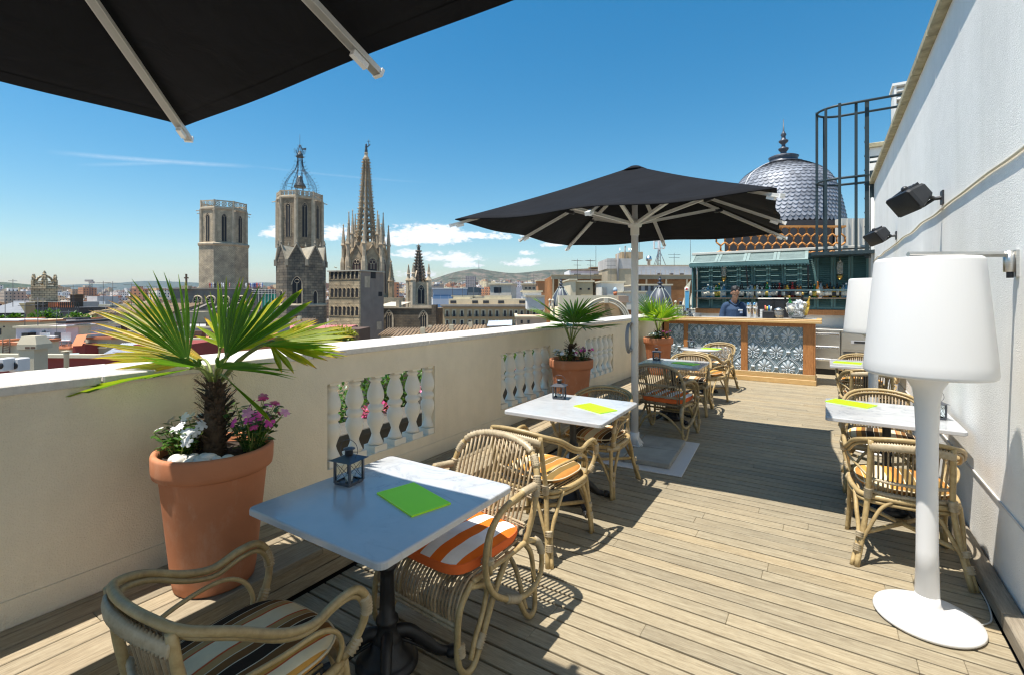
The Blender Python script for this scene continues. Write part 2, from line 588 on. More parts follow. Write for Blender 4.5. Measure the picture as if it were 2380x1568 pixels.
BLKPL = pm("black_plastic", (.018, .019, .022), .42, var=.2, vs=20, bmp=.1, bs=300)
GRIL = pm("speaker_grille", (.05, .052, .055), .5, metal=.6, var=.2, bmp=.5, bs=600)
SPKW = pm("bracket_black", (.025, .027, .032), .5)
def speaker(y, z, label):
    t = thing("wall_speaker", label, "speaker", (0.81, y, z), 0, "black speakers on the white wall")
    # local frame: n = front direction (down and out from the wall), l = long axis
    n = Vector((-0.62, -0.52, -0.56)).normalized()
    l = Vector((0.52, -0.80, 0.17)); l = (l - n * l.dot(n)).normalized()
    h = n.cross(l)
    M = Matrix((l, h, n)).transposed().to_4x4()
    M.translation = Vector((-0.235, -0.03, 0.06))
    hb = MB()
    def ring(a, b, zz, c):
        return [(-a + c, -b, zz), (a - c, -b, zz), (a, -b + c, zz), (a, b - c, zz), (a - c, b, zz), (-a + c, b, zz), (-a, b - c, zz), (-a, -b + c, zz)]
    rings = [ring(.085, .055, -.125, .02), ring(.10, .07, -.12, .02), ring(.135, .10, .05, .02), ring(.135, .10, .085, .02), ring(.128, .093, .09, .02)]
    vs = [p for r_ in rings for p in r_]
    fs = [tuple(reversed(range(8))), tuple(range(32, 40))]
    for r_ in range(4):
        for i in range(8):
            fs.append((r_ * 8 + i, r_ * 8 + (i + 1) % 8, r_ * 8 + 8 + (i + 1) % 8, r_ * 8 + 8 + i))
    hb.add(vs, fs, False, M)
    for k in range(5):
        hb.bb(-.095 + k * .04, .072, -.10, -.08 + k * .04, .098, .03, M)
    hb.build("housing", BLKPL, t)
    gm = MB()
    gvs, gfs = [], []
    for j in range(5):
        for i in range(7):
            a, b = -.124 + .248 * i / 6, -.089 + .178 * j / 4
            gvs.append((a, b, .0905 + .022 * (1 - (a / .124) ** 2) * (1 - (b / .089) ** 2) + .004))
    for j in range(4):
        for i in range(6):
            gfs.append((j * 7 + i, j * 7 + i + 1, j * 7 + i + 8, j * 7 + i + 7))
    gm.add(gvs, gfs, True, M); gm.build("grille", GRIL, t)
    bk = MB()
    p0 = M @ Vector((0, .10, -.03)); p1 = M @ Vector((0, -.10, -.03))
    bk.tube([(-.008, .0, .06), (-.06, .0, .055), p0 + Vector((0.02, 0, .01)), p0], .018, 4, smooth=False)
    bk.tube([(-.06, 0, .055), p1 + Vector((.02, 0, 0)), p1], .014, 4, smooth=False)
    bk.bb(-.014, -.05, 0.0, 0.0, .05, .12)
    bk.build("bracket", SPKW, t)
    kb = MB(); kb.sph(p0, .03, 10, 6); kb.build("knob", BLKPL, t)
    t.scale = (.92, .92, .92)
    return t
speaker(5.3, 2.38, "larger looking black speaker, on the white wall just above the nearest floor lamp")
speaker(8.45, 2.40, "black wall speaker mounted farther along the white wall, close to the bar")

# ------------------------------------------------------------------ floor lamps held by steel arms
LAMPW = None
m, nt, b = nmat("lamp_polyethylene")
b.inputs["Base Color"].default_value = (0.70, 0.695, 0.685, 1)
b.inputs["Roughness"].default_value = 0.42
b.inputs["Subsurface Weight"].default_value = 0.25
b.inputs["Subsurface Radius"].default_value = (0.03, 0.03, 0.028)
LAMPW = m
STEEL = pm("brushed_steel", (.62, .61, .58), .32, metal=1.0, var=.12, vs=12, stretch=(1, 1, 20), bmp=.05, bs=200)

CAPCORD = pm('pale_cord', (.55, .54, .5), .5)
def floor_lamp(x, y, label):
    t = thing("floor_lamp", label, "floor lamp", (x, y, 0), 0, "white floor lamps along the white wall")
    bs = MB()
    bs.lathe([(.0, .003), (.215, .003), (.222, .012), (.218, .024), (.17, .042), (.09, .056), (.064, .066), (.054, .09), (.05, .13)], n=48, sx=1.0, sy=1.0)
    bs.build("base", LAMPW, t)
    cl = MB()
    cl.lathe([(.05, .13), (.045, .35), (.043, .7), (.046, .95), (.052, 1.1), (.06, 1.16), (.085, 1.205), (.12, 1.23)], n=36)
    cl.build("column", LAMPW, t)
    shd = MB()
    n = 150
    prof2 = [(.252, 1.232), (.260, 1.238), (.263, 1.25), (.258, 1.30), (.215, 1.795), (.211, 1.808), (.203, 1.813)]
    vs, fs = [], []
    for (r_, z) in prof2:
        for k in range(n):
            rr = r_ + (.0019 if k % 2 else -.0019) * (1 if 1.25 < z < 1.80 else 0)
            a = 2 * math.pi * k / n
            vs.append((rr * math.cos(a), rr * math.sin(a), z))
    for i in range(len(prof2) - 1):
        for k in range(n):
            fs.append((i * n + k, i * n + (k + 1) % n, (i + 1) * n + (k + 1) % n, (i + 1) * n + k))
    fs.append(tuple(reversed(range(n)))); fs.append(tuple(range((len(prof2) - 1) * n, len(prof2) * n)))
    shd.add(vs, fs, True)
    shd.build("shade", LAMPW, t)
    MB().tube(cr([(.2, .05, .012), (.27, .16, .006), (.29, .4, .006), (.27, .7, .006)], 6), .004, 5).build("power_cord", CAPCORD, t)
floor_lamp(.428, 3.2, "big white floor lamp with ribbed drum shade, in front of the wall side table")
floor_lamp(.42, 6.42, "white floor lamp half hidden behind the shade of the nearer lamp")
def lamp_arm(x, y, label):
    t = thing("wall_support", label, "bracket", (0.81, y + .24, 1.82), 0, "steel arms steadying the lamps")
    a = MB()
    e = Vector((x - .81 - .1, -.24 - .06, 0.012))
    a.tube([(-.03, 0, .015), e], .014, 4, smooth=False); a.build("bar", STEEL, t)
    mt = MB(); mt.lathe([(.024, -.075), (.024, .03)], (-.03, 0, 0), 14); mt.bb(-.012, -.03, -.10, 0, .03, .035); mt.build("mount", STEEL, t)
    b_ = MB(); b_.lathe([(.014, -.105), (.014, -.07)], (-.028, 0, 0), 8); b_.build("bolt", SPKW, t)
lamp_arm(.446, 3.2, "flat steel arm from the white wall over the top of the nearest lamp")
# ------------------------------------------------------------------ parasols
def fabric(name, col):
    m, nt, b = nmat(name)
    n = nz(nt, 3.0, 5, .6)
    c = ramp(nt, ((.3, sh(col, .8)), (.7, sh(col, 1.2))), n)
    nt.links.new(c, b.inputs["Base Color"])
    b.inputs["Roughness"].default_value = .85
    b.inputs["Specular IOR Level"].default_value = .12
    bump(nt, b, mathn(nt, 'ADD', mathn(nt, 'MULTIPLY', nz(nt, 400, 2, .5), .02), nz(nt, 5, 3, .5, stretch=(1, 1, 2), dist=1.0)), .5, .02)
    return m
CANV = fabric("charcoal_canvas", (.010, .0105, .0125))
ALU = pm("cream_aluminium", (.60, .585, .54), .45, metal=.0, var=.05)
WPOLE = pm("white_pole", (.70, .69, .67), .4, var=.04)
CAPP = pm("rib_end_cap", (.8, .8, .78), .5, var=.03)

def parasol(x, y, half, ze, zpeak, zhub, label, rz=0.0, pole_z=0.06):
    t = thing("parasol", label, "parasol", (x, y, 0), rz, "square charcoal parasols on white poles")
    # canopy: four panels, edges sagging a little between the rib ends, gentle concave rise to the peak
    N = 12
    def hgt(u, v, drop=0.0):
        r = max(abs(u), abs(v))
        z = zpeak - .03 - (zpeak - .03 - ze) * (r ** 1.0) - .05 * math.sin(math.pi * r) * .4
        # seam ridges along the eight ribs are taut, cloth between sags
        k = min(abs(u), abs(v)) / (r + 1e-6)
        sag = math.sin(math.pi * k) ** 2 * .028 * r
        return z - sag - drop
    cv = MB()
    G = 32
    vs, fs = [], []
    for j in range(G + 1):
        for i in range(G + 1):
            u, v = -1 + 2 * i / G, -1 + 2 * j / G
            r = max(abs(u), abs(v)); k = min(abs(u), abs(v)) / (r + 1e-6)
            pull = 1 - .018 * math.sin(math.pi * k) ** 2 * r
            vs.append((u * half * pull, v * half * pull, hgt(u, v)))
    for j in range(G):
        for i in range(G):
            a, b_, c_, d_ = j * (G + 1) + i, j * (G + 1) + i + 1, (j + 1) * (G + 1) + i + 1, (j + 1) * (G + 1) + i
            if i == j: fs += [(a, b_, c_), (a, c_, d_)]             # creases run along the corner ribs
            elif i + j == G - 1: fs += [(a, b_, d_), (b_, c_, d_)]
            else: fs.append((a, b_, c_, d_))
    n0 = len(vs)
    vs += [(p[0], p[1], p[2] - .006) for p in vs]
    fs += [tuple(reversed([q + n0 for q in f])) for f in fs]
    rim = [i for i in range(G + 1)] + [j * (G + 1) + G for j in range(1, G + 1)] + [G * (G + 1) + i for i in range(G - 1, -1, -1)] + [j * (G + 1) for j in range(G - 1, 0, -1)]
    for a, c in zip(rim, rim[1:] + rim[:1]):
        fs.append((a, a + n0, c + n0, c))
    cv.add(vs, fs, True)
    can = cv.build("canopy", CANV, t)
    hem = MB()                                   # the hem: a narrow double band under the edge
    nb = []
    for a in rim:
        p = vs[a]; nb.append(p)
    hv, hf = [], []
    for p in nb:
        q = Vector((p[0], p[1], 0)); q *= (1 - .055 / max(abs(q.x), abs(q.y), .1))
        hv += [(p[0], p[1], p[2] - .008), (q.x, q.y, p[2] - .010 + .055 * (zpeak - ze) / half)]
    for i in range(len(nb)):
        j = (i + 1) % len(nb)
        hf.append((2 * i, 2 * j, 2 * j + 1, 2 * i + 1))
    hem.add(hv, hf, True); hem.build("hem", CANV, can)
    cpz = MB(); cpz.lathe([(.15, zpeak - .088), (.11, zpeak - .066), (.05, zpeak - .035), (.0, zpeak - .026)], n=20); cpz.build("top_cap", CANV, can)
    pl = MB(); pl.lathe([(.037, pole_z), (.037, zhub + .02), (.03, zhub + .03), (.03, zpeak - .05)], n=20); pl.build("pole", WPOLE, t)
    hb = MB(); hb.lathe([(.045, zhub - .13), (.045, zhub - .05), (.068, zhub - .045), (.074, zhub - .02), (.074, zhub + .02), (.055, zhub + .03)], n=16); hb.build("hub", ALU, t)
    for (u, v) in ((1, 1), (1, 0), (1, -1), (0, -1), (-1, -1), (-1, 0), (-1, 1), (0, 1)):
        e = Vector((u * half, v * half, ze - .04)); top = Vector((u * .05, v * .05, zpeak - .125))
        d = (e - top).normalized()
        e2 = e + Vector((d.x, d.y, d.z * .6)) * .045
        rb = MB()
        side = d.cross(Vector((0, 0, 1))).normalized(); up = side.cross(d)
        M = Matrix((d, side, up)).transposed().to_4x4(); M.translation = top
        Lr = (e2 - top).length
        rb.bb(0, -.016, -.022, Lr, .016, .002, M)
        rb.bb(0, -.019, -.022, Lr, .019, -.018, M)
        rib = rb.build("rib", ALU, t)
        c_ = MB(); c_.bb(Lr - .002, -.02, -.026, Lr + .012, .02, .006, M); 
        c_.build("end_cap", CAPP, rib)
        c_ = MB(); c_.bb(Lr - .12, -.011, -.045, Lr - .05, .011, -.0225, M); c_.build("clip", CAPP, rib)
        mid = top + (e - top) * .52
        st = MB()
        q0 = Vector((u, v, 0)).normalized() * .06 + Vector((0, 0, zhub))
        dd = (mid - q0); L2 = dd.length; dd.normalize()
        sd = dd.cross(Vector((0, 0, 1))).normalized(); uu = sd.cross(dd)
        M2 = Matrix((dd, sd, uu)).transposed().to_4x4(); M2.translation = q0
        st.bb(0, -.013, -.016, L2, .013, .012, M2); st.bb(0, -.017, -.018, L2, .017, -.013, M2)
        st.build("strut", ALU, t)
        jb = MB(); jb.cbox(-.05, -.02, -.045, .05, .02, -.005, .006, Matrix.Translation(mid) @ M2.to_3x3().to_4x4()); jb.build("joint", BLKPL, t)
    return t
P2 = (-1.70, 5.05)
parasol(P2[0], P2[1], 1.35, 2.36, 3.03, 2.40, "dark parasol standing open in the middle of the terrace on its own white pole", R(3))
parasol(-1.42, -0.187, 1.43, 2.53, 3.22, 2.48, "black parasol overhead, only its corner with two ribs showing at the top of the view", 0, 0.06)

CONC = pm("concrete_slab", (.30, .29, .255), .9, var=.25, vs=5, bmp=.35, bs=120)
PLATE = pm("painted_plate", (.60, .57, .55), .55, var=.06)
def parasol_base(x, y, label, rz=0):
    t = thing("slab_stand", label, "parasol base", (x, y, 0), rz, "slab parasol bases")
    p = MB(); p.cbox(-.57, -.57, .002, .57, .57, .012, .003); p.build("plate", PLATE, t)
    for i in (0, 1):
        for j in (0, 1):
            s = MB(); a, b_ = -.44 + i * .445, -.44 + j * .445
            s.cbox(a, b_, .013, a + .435, b_ + .435, .062, .006); s.build("slab", CONC, t)
    f = MB(); f.bb(-.06, -.06, .063, .06, .06, .072); f.lathe([(.047, .072), (.047, .2)], n=16)
    for a in range(4):
        M = Matrix.Rotation(R(45 + 90 * a), 4, 'Z')
        f.prism([(.045, -.004, .072), (.105, -.004, .072), (.045, -.004, .15)], (0, .008, 0), M)
        f.lathe([(.01, .0715), (.01, .09)], M @ Vector((.085, .03, 0)), 6)
    f.build("foot", WPOLE, t)
parasol_base(P2[0], P2[1], "square base of four concrete slabs on a white plate under the parasol pole", R(4))
parasol_base(-1.42, -0.187, "slab base of the black parasol overhead, out of the view")
# coil of hose hung on the pole
hs_ = MB()
for k in range(7):
    a0 = k * .7
    hs_.tube([Vector((P2[0] - .045 - .004 * (k % 3), P2[1] - .06 + .09 * math.cos(q), 1.18 + (.145 + .006 * math.sin(k)) * math.sin(q))) + Vector((.004 * k, .006 * (k % 2), .004 * k)) for q in [2 * math.pi * i / 24 + a0 for i in range(24)]], .0075, 6, True)
tag(hs_.build("cable_coil", pm("grey_cable", (.30, .30, .31), .5)), "coil of grey cable hung on the white parasol pole", "cable")

# ------------------------------------------------------------------ marble tables
def marble():
    m, nt, b = nmat("white_marble")
    g = nt.nodes.new("ShaderNodeObjectInfo")
    c = nt.nodes.new("ShaderNodeTexCoord")
    ad = nt.nodes.new("ShaderNodeVectorMath"); ad.operation = 'ADD'
    comb = nt.nodes.new("ShaderNodeCombineXYZ")
    rr = mathn(nt, 'MULTIPLY', g.outputs["Random"], 50.0)
    for i in range(3): nt.links.new(rr, comb.inputs[i])
    nt.links.new(c.outputs["Object"], ad.inputs[0]); nt.links.new(comb.outputs[0], ad.inputs[1])
    n = nz(nt, 2.4, 9, .62, ad.outputs[0], (1, 1.8, 1), dist=1.2)
    n2 = nz(nt, 5.0, 6, .6, ad.outputs[0])
    v = mathn(nt, 'ABSOLUTE', mathn(nt, 'SUBTRACT', n, .5))
    vein = ramp(nt, ((0.0, (.30, .31, .33)), (.02, (.44, .45, .46)), (.07, (.50, .505, .51))), v)
    base = ramp(nt, ((.3, (.90, .90, .90)), (.7, (1.02, 1.02, 1.02))), n2)
    fac = nz(nt, 1.3, 3, .5, ad.outputs[0])
    c1 = mixc(nt, ramp(nt, ((.42, (0, 0, 0)), (.62, (1, 1, 1))), fac), (.50, .505, .51), vein)
    nt.links.new(mixc(nt, 1.0, c1, base, 'MULTIPLY'), b.inputs["Base Color"])
    nt.links.new(ramp(nt, ((.3, (.10,) * 3), (.7, (.2,) * 3)), n2), b.inputs["Roughness"])
    b.inputs["IOR"].default_value = 1.55
    return m
MARB = marble()
IRON = pm("cast_iron", (.012, .012, .013), .45, var=.25, vs=30, bmp=.25, bs=180)

def table(x, y, sx, sy, label, rz=0, rnd=0.0):
    t = thing("bistro_table", label, "table", (x, y, 0), rz, "marble bistro tables on iron pedestals")
    tp = MB()
    if rnd:
        tp.lathe([(0, .722), (rnd - .008, .722), (rnd, .728), (rnd, .744), (rnd - .006, .75), (0, .75)], n=40)
    else:
        tp_r = .03
        out = []
        for (cx, cy, a0) in ((sx / 2 - tp_r, sy / 2 - tp_r, 0), (-sx / 2 + tp_r, sy / 2 - tp_r, 90), (-sx / 2 + tp_r, -sy / 2 + tp_r, 180), (sx / 2 - tp_r, -sy / 2 + tp_r, 270)):
            for k in range(5):
                a = R(a0 + 22.5 * k); out.append((cx + tp_r * math.cos(a), cy + tp_r * math.sin(a)))
        n = len(out)
        lev = ((.720, .004), (.724, 0), (.744, 0), (.748, .002), (.750, .006))
        vs = [(p[0] * (1 - 2 * i_ / sx), p[1] * (1 - 2 * i_ / sy), z) for (z, i_) in lev for p in out]
        fs = [tuple(reversed(range(n))), tuple(range(4 * n, 5 * n))]
        for l in range(4):
            fs += [(l * n + i, l * n + (i + 1) % n, (l + 1) * n + (i + 1) % n, (l + 1) * n + i) for i in range(n)]
        tp.add(vs, fs)
    tp.build("tabletop", MARB, t)
    pl = MB(); pl.bb(-.16, -.025, .700, .16, .025, .719); pl.bb(-.025, -.16, .7005, .025, .16, .7185); pl.build("top_plate", IRON, t)
    cl = MB()
    vs, fs = [], []
    prof3 = [(.030, .70), (.027, .62), (.027, .50), (.028, .46), (.04, .455), (.043, .44), (.03, .425), (.03, .40), (.033, .30), (.036, .225), (.047, .22), (.05, .205), (.038, .19), (.06, .15), (.068, .12), (.06, .10)]
    n = 24
    for (r_, z) in prof3:
        for k in range(n):
            rr = r_ * (1 - (.10 if (k % 3 == 0 and .23 < z < .42) else 0))
            vs.append((rr * math.cos(2 * math.pi * k / n), rr * math.sin(2 * math.pi * k / n), z))
    for i in range(len(prof3) - 1):
        for k in range(n):
            fs.append((i * n + k, (i + 1) * n + k, (i + 1) * n + (k + 1) % n, i * n + (k + 1) % n))
    fs.append(tuple(range(n))); fs.append(tuple(reversed(range(len(vs) - n, len(vs)))))
    cl.add(vs, fs, True); cl.build("column", IRON, t)
    bs_ = MB(); bs_.lathe([(.125, .012), (.135, .02), (.135, .034), (.115, .05), (.108, .052), (.104, .066), (.085, .085), (.072, .10), (.066, .13)], n=32); bs_.build("base", IRON, t)
    for k in range(4):
        M = Matrix.Rotation(R(45 + 90 * k), 4, 'Z')
        f = MB()
        c_ = cr([(.03, 0, .15), (.09, 0, .15), (.15, 0, .105), (.21, 0, .05), (.255, 0, .034), (.285, 0, .032)], 4)
        f.tube(c_, [.028 - .011 * min(1, i / (len(c_) - 4)) for i in range(len(c_))], 8, m=M, flat=1.25)
        f.sph((.285, 0, .028), (.036, .034, .027), 10, 7, M)
        for q in (-.02, 0, .02):
            f.sph((.312, q, .018), (.016, .009, .017), 6, 5, M)
        f.tube(cr([(.05, 0, .12), (.12, 0, .085), (.19, 0, .04)], 4), .008, 6, m=M)
        f.build("foot", IRON, t)
    return t
table(-1.62, 1.51, .80, .80, "square marble table mostly in the parasol's shade with the green acrylic menu, nearest the viewer")
table(-1.70, 3.55, .80, .82, "square marble table in full sun beside the balustrade with a yellow menu and grey lantern", R(1))
table(-1.71, 6.62, .80, .78, "bluish shaded square marble table between the parasol pole and the bar", R(2))
table(-1.79, 8.68, 0, 0, "round marble table in the sun just in front of the bar", 0, .32)
table(.385, 4.64, .78, .80, "square marble table beside the white wall with the nearest lamp in front of it", 0)
table(.43, 7.85, .78, .80, "square marble table by the white wall farther off, next to the bar's steel fridges", 0)

# neon acrylic menus and wire lanterns
m, nt, b = nmat("neon_acrylic")
b.inputs["Base Color"].default_value = (.40, .98, .004, 1)
b.inputs["Roughness"].default_value = .3
b.inputs["Specular IOR Level"].default_value = .15
NEON = m
m, nt, b = nmat("neon_edge")
b.inputs["Base Color"].default_value = (.55, 1.0, .02, 1); b.inputs["Roughness"].default_value = .3
NEONE = m
def menu(x, y, w, h, rz, label, z=.7505):
    t = thing("menu_board", label, "menu", (x, y, z), rz, "neon acrylic menus on the tables")
    a = MB(); a.bb(-w / 2, -h / 2, 0, w / 2, h / 2, .006); a.build("sheet", NEON, t)
    e = MB()
    for (p, q, r_, s) in ((-w / 2 - .003, -h / 2 - .003, w / 2 + .003, -h / 2), (-w / 2 - .003, h / 2, w / 2 + .003, h / 2 + .003), (-w / 2 - .003, -h / 2, -w / 2, h / 2), (w / 2, -h / 2, w / 2 + .003, h / 2)):
        e.bb(p, q, 0, r_, s, .0066)
    e.build("edge", NEONE, t)
menu(-1.50, 1.545, .30, .18, R(-16), "neon green acrylic menu lying in shade on the nearest marble table")
menu(-1.52, 3.57, .30, .17, R(-24), "neon yellow acrylic menu in the sun on the second marble table by the balustrade")
menu(-1.55, 6.62, .30, .17, R(-20), "neon green menu on the bluish shaded table behind the parasol pole")
menu(-1.62, 8.72, .28, .17, R(-12), "neon yellow menu on the round table before the bar")
menu(.17, 4.86, .30, .17, R(-25), "neon yellow menu on the table left of the nearest floor lamp")
menu(.24, 7.85, .30, .17, R(-8), "neon yellow menu on the far table by the white wall")

LANT = pm("lantern_tin", (.11, .115, .13), .45, metal=.6, var=.15, vs=20)
m, nt, b = nmat("lantern_glass")
b.inputs["Base Color"].default_value = (.9, .95, .97, 1)
b.inputs["Roughness"].default_value = .03
b.inputs["Transmission Weight"].default_value = 1.0
b.inputs["IOR"].default_value = 1.05
LGLASS = m
CANDLE = pm("candle_wax", (.75, .73, .68), .5, var=.03)
def lantern_proto(label):
    t = thing("lantern", label, "lantern", (0, 0, 0), 0, "small tin lanterns")
    s, H = .044, .112
    b_ = MB(); b_.cbox(-s - .003, -s - .003, 0, s + .003, s + .003, .008, .002); b_.build("base", LANT, t)
    f = MB()
    for i in (-1, 1):
        for j in (-1, 1):
            f.bb(i * s - .005, j * s - .005, .008, i * s + .005, j * s + .005, H)
    for (z0, z1) in ((.008, .014), (H - .007, H)):
        for k in (-1, 1):
            f.bb(-s, k * s - .0035, z0, s, k * s + .0035, z1); f.bb(k * s - .0035, -s, z0, k * s + .0035, s, z1)
    for k in (-1, 1):
        for q in (-1, 1):
            f.tube([(-q * s, k * (s + .002), .014), (q * s, k * (s + .002), H - .007)], .0013, 4)
            f.tube([(k * (s + .002), -q * s, .014), (k * (s + .002), q * s, H - .007)], .0013, 4)
    f.build("frame", LANT, t)
    g = MB()
    for k in (-1, 1):
        g.bb(-s + .005, k * s - .0008, .014, s - .005, k * s + .0008, H - .007)
        g.bb(k * s - .0008, -s + .005, .014, k * s + .0008, s - .005, H - .007)
    g.build("glass", LGLASS, t)
    r_ = MB()
    o, i_ = s + .02, .02
    vs = [(-o, -o, H), (o, -o, H), (o, o, H), (-o, o, H), (-i_, -i_, H + .018), (i_, -i_, H + .018), (i_, i_, H + .018), (-i_, i_, H + .018)]
    r_.add(vs, [(3, 2, 1, 0), (0, 1, 5, 4), (1, 2, 6, 5), (2, 3, 7, 6), (3, 0, 4, 7), (4, 5, 6, 7)]); r_.build("roof", LANT, t)
    c = MB(); c.lathe([(.019, H + .017), (.019, H + .044), (.028, H + .046), (.026, H + .050), (.0, H + .055)], n=14); c.build("chimney", LANT, t)
    h = MB(); h.tube(cr([(-.036, 0, H + .008), (-.052, 0, H + .04), (-.04, 0.0, H + .075), (0, 0, H + .09), (.04, 0, H + .075), (.052, 0, H + .04), (.036, 0, H + .008)], 5), .0015, 5); h.build("handle", LANT, t)
    k = MB(); k.lathe([(.018, .009), (.018, .035), (.016, .037), (0, .036)], n=12); k.build("candle", CANDLE, t)
    return t
L0 = lantern_proto("dark tin lantern with wire handle on the shaded corner of the nearest marble table")
L0.location = (-1.885, 1.52, .7505); L0.rotation_euler = (0, 0, R(8))
for (x, y, rz, lab) in ((-1.93, 3.76, 12, "tin lantern in the sun at the back corner of the second marble table"),
                        (-1.98, 6.80, 10, "tin lantern on the bluish shaded table behind the parasol pole"),
                        (-1.95, 8.72, 20, "tin lantern on the round table before the bar"),
                        (.66, 4.60, 15, "tin lantern on the wall side table, half hidden by the nearest lamp's column")):
    copy_tree(L0, (x, y, .7505), R(rz), lab)
# ------------------------------------------------------------------ rattan chairs
def rattan(name, cols, isl=.3):
    m, nt, b = nmat(name)
    g = nt.nodes.new("ShaderNodeNewGeometry")
    n = nz(nt, 9, 6, .65)
    n2 = nz(nt, 60, 4, .6)
    f = mathn(nt, 'ADD', mathn(nt, 'MULTIPLY', n, .65), mathn(nt, 'MULTIPLY', n2, .35))
    c = ramp(nt, ((.3, cols[0]), (.5, cols[1]), (.7, cols[2])), f)
    k = ramp(nt, ((0, (1 - isl,) * 3), (1, (1 + isl * .35,) * 3)), g.outputs["Random Per Island"])
    nt.links.new(mixc(nt, 1.0, c, k, 'MULTIPLY'), b.inputs["Base Color"])
    b.inputs["Roughness"].default_value = .42
    bump(nt, b, n2, .25, .001)
    return m
CANE = rattan("rattan_cane", ((.25, .17, .075), (.43, .31, .14), (.56, .43, .225)))
SLAT = rattan("rattan_slats", ((.20, .135, .075), (.36, .265, .15), (.50, .40, .25)), .45)
BIND = rattan("rattan_binding", ((.25, .19, .11), (.44, .355, .23), (.56, .475, .33)), .15)

def wrap(mb, pts, r, pitch=.0105, n=8, flat=1.0, m=None):
    """cane binding wound round a member: close ridges along the path"""
    P = [Vector(p) for p in pts]
    L = [0]
    for a, c in zip(P, P[1:]): L.append(L[-1] + (c - a).length)
    tot = L[-1]
    k = max(3, int(tot / pitch * 2))
    out, rr = [], []
    j = 0
    for i in range(k + 1):
        s = tot * i / k
        while j < len(P) - 2 and L[j + 1] < s: j += 1
        t = (s - L[j]) / max(1e-9, L[j + 1] - L[j])
        out.append(P[j].lerp(P[j + 1], t)); rr.append(r * (1.0 if i % 2 else .70))
    mb.tube(out, rr, n, m=m, flat=flat)

def binds(parent, *segs):
    """every cane binding is a piece of its own"""
    for a in segs:
        b_ = MB(); wrap(b_, *a); b_.build("binding", BIND, parent)

def mir(pts): return [(-p[0], p[1], p[2]) for p in pts]

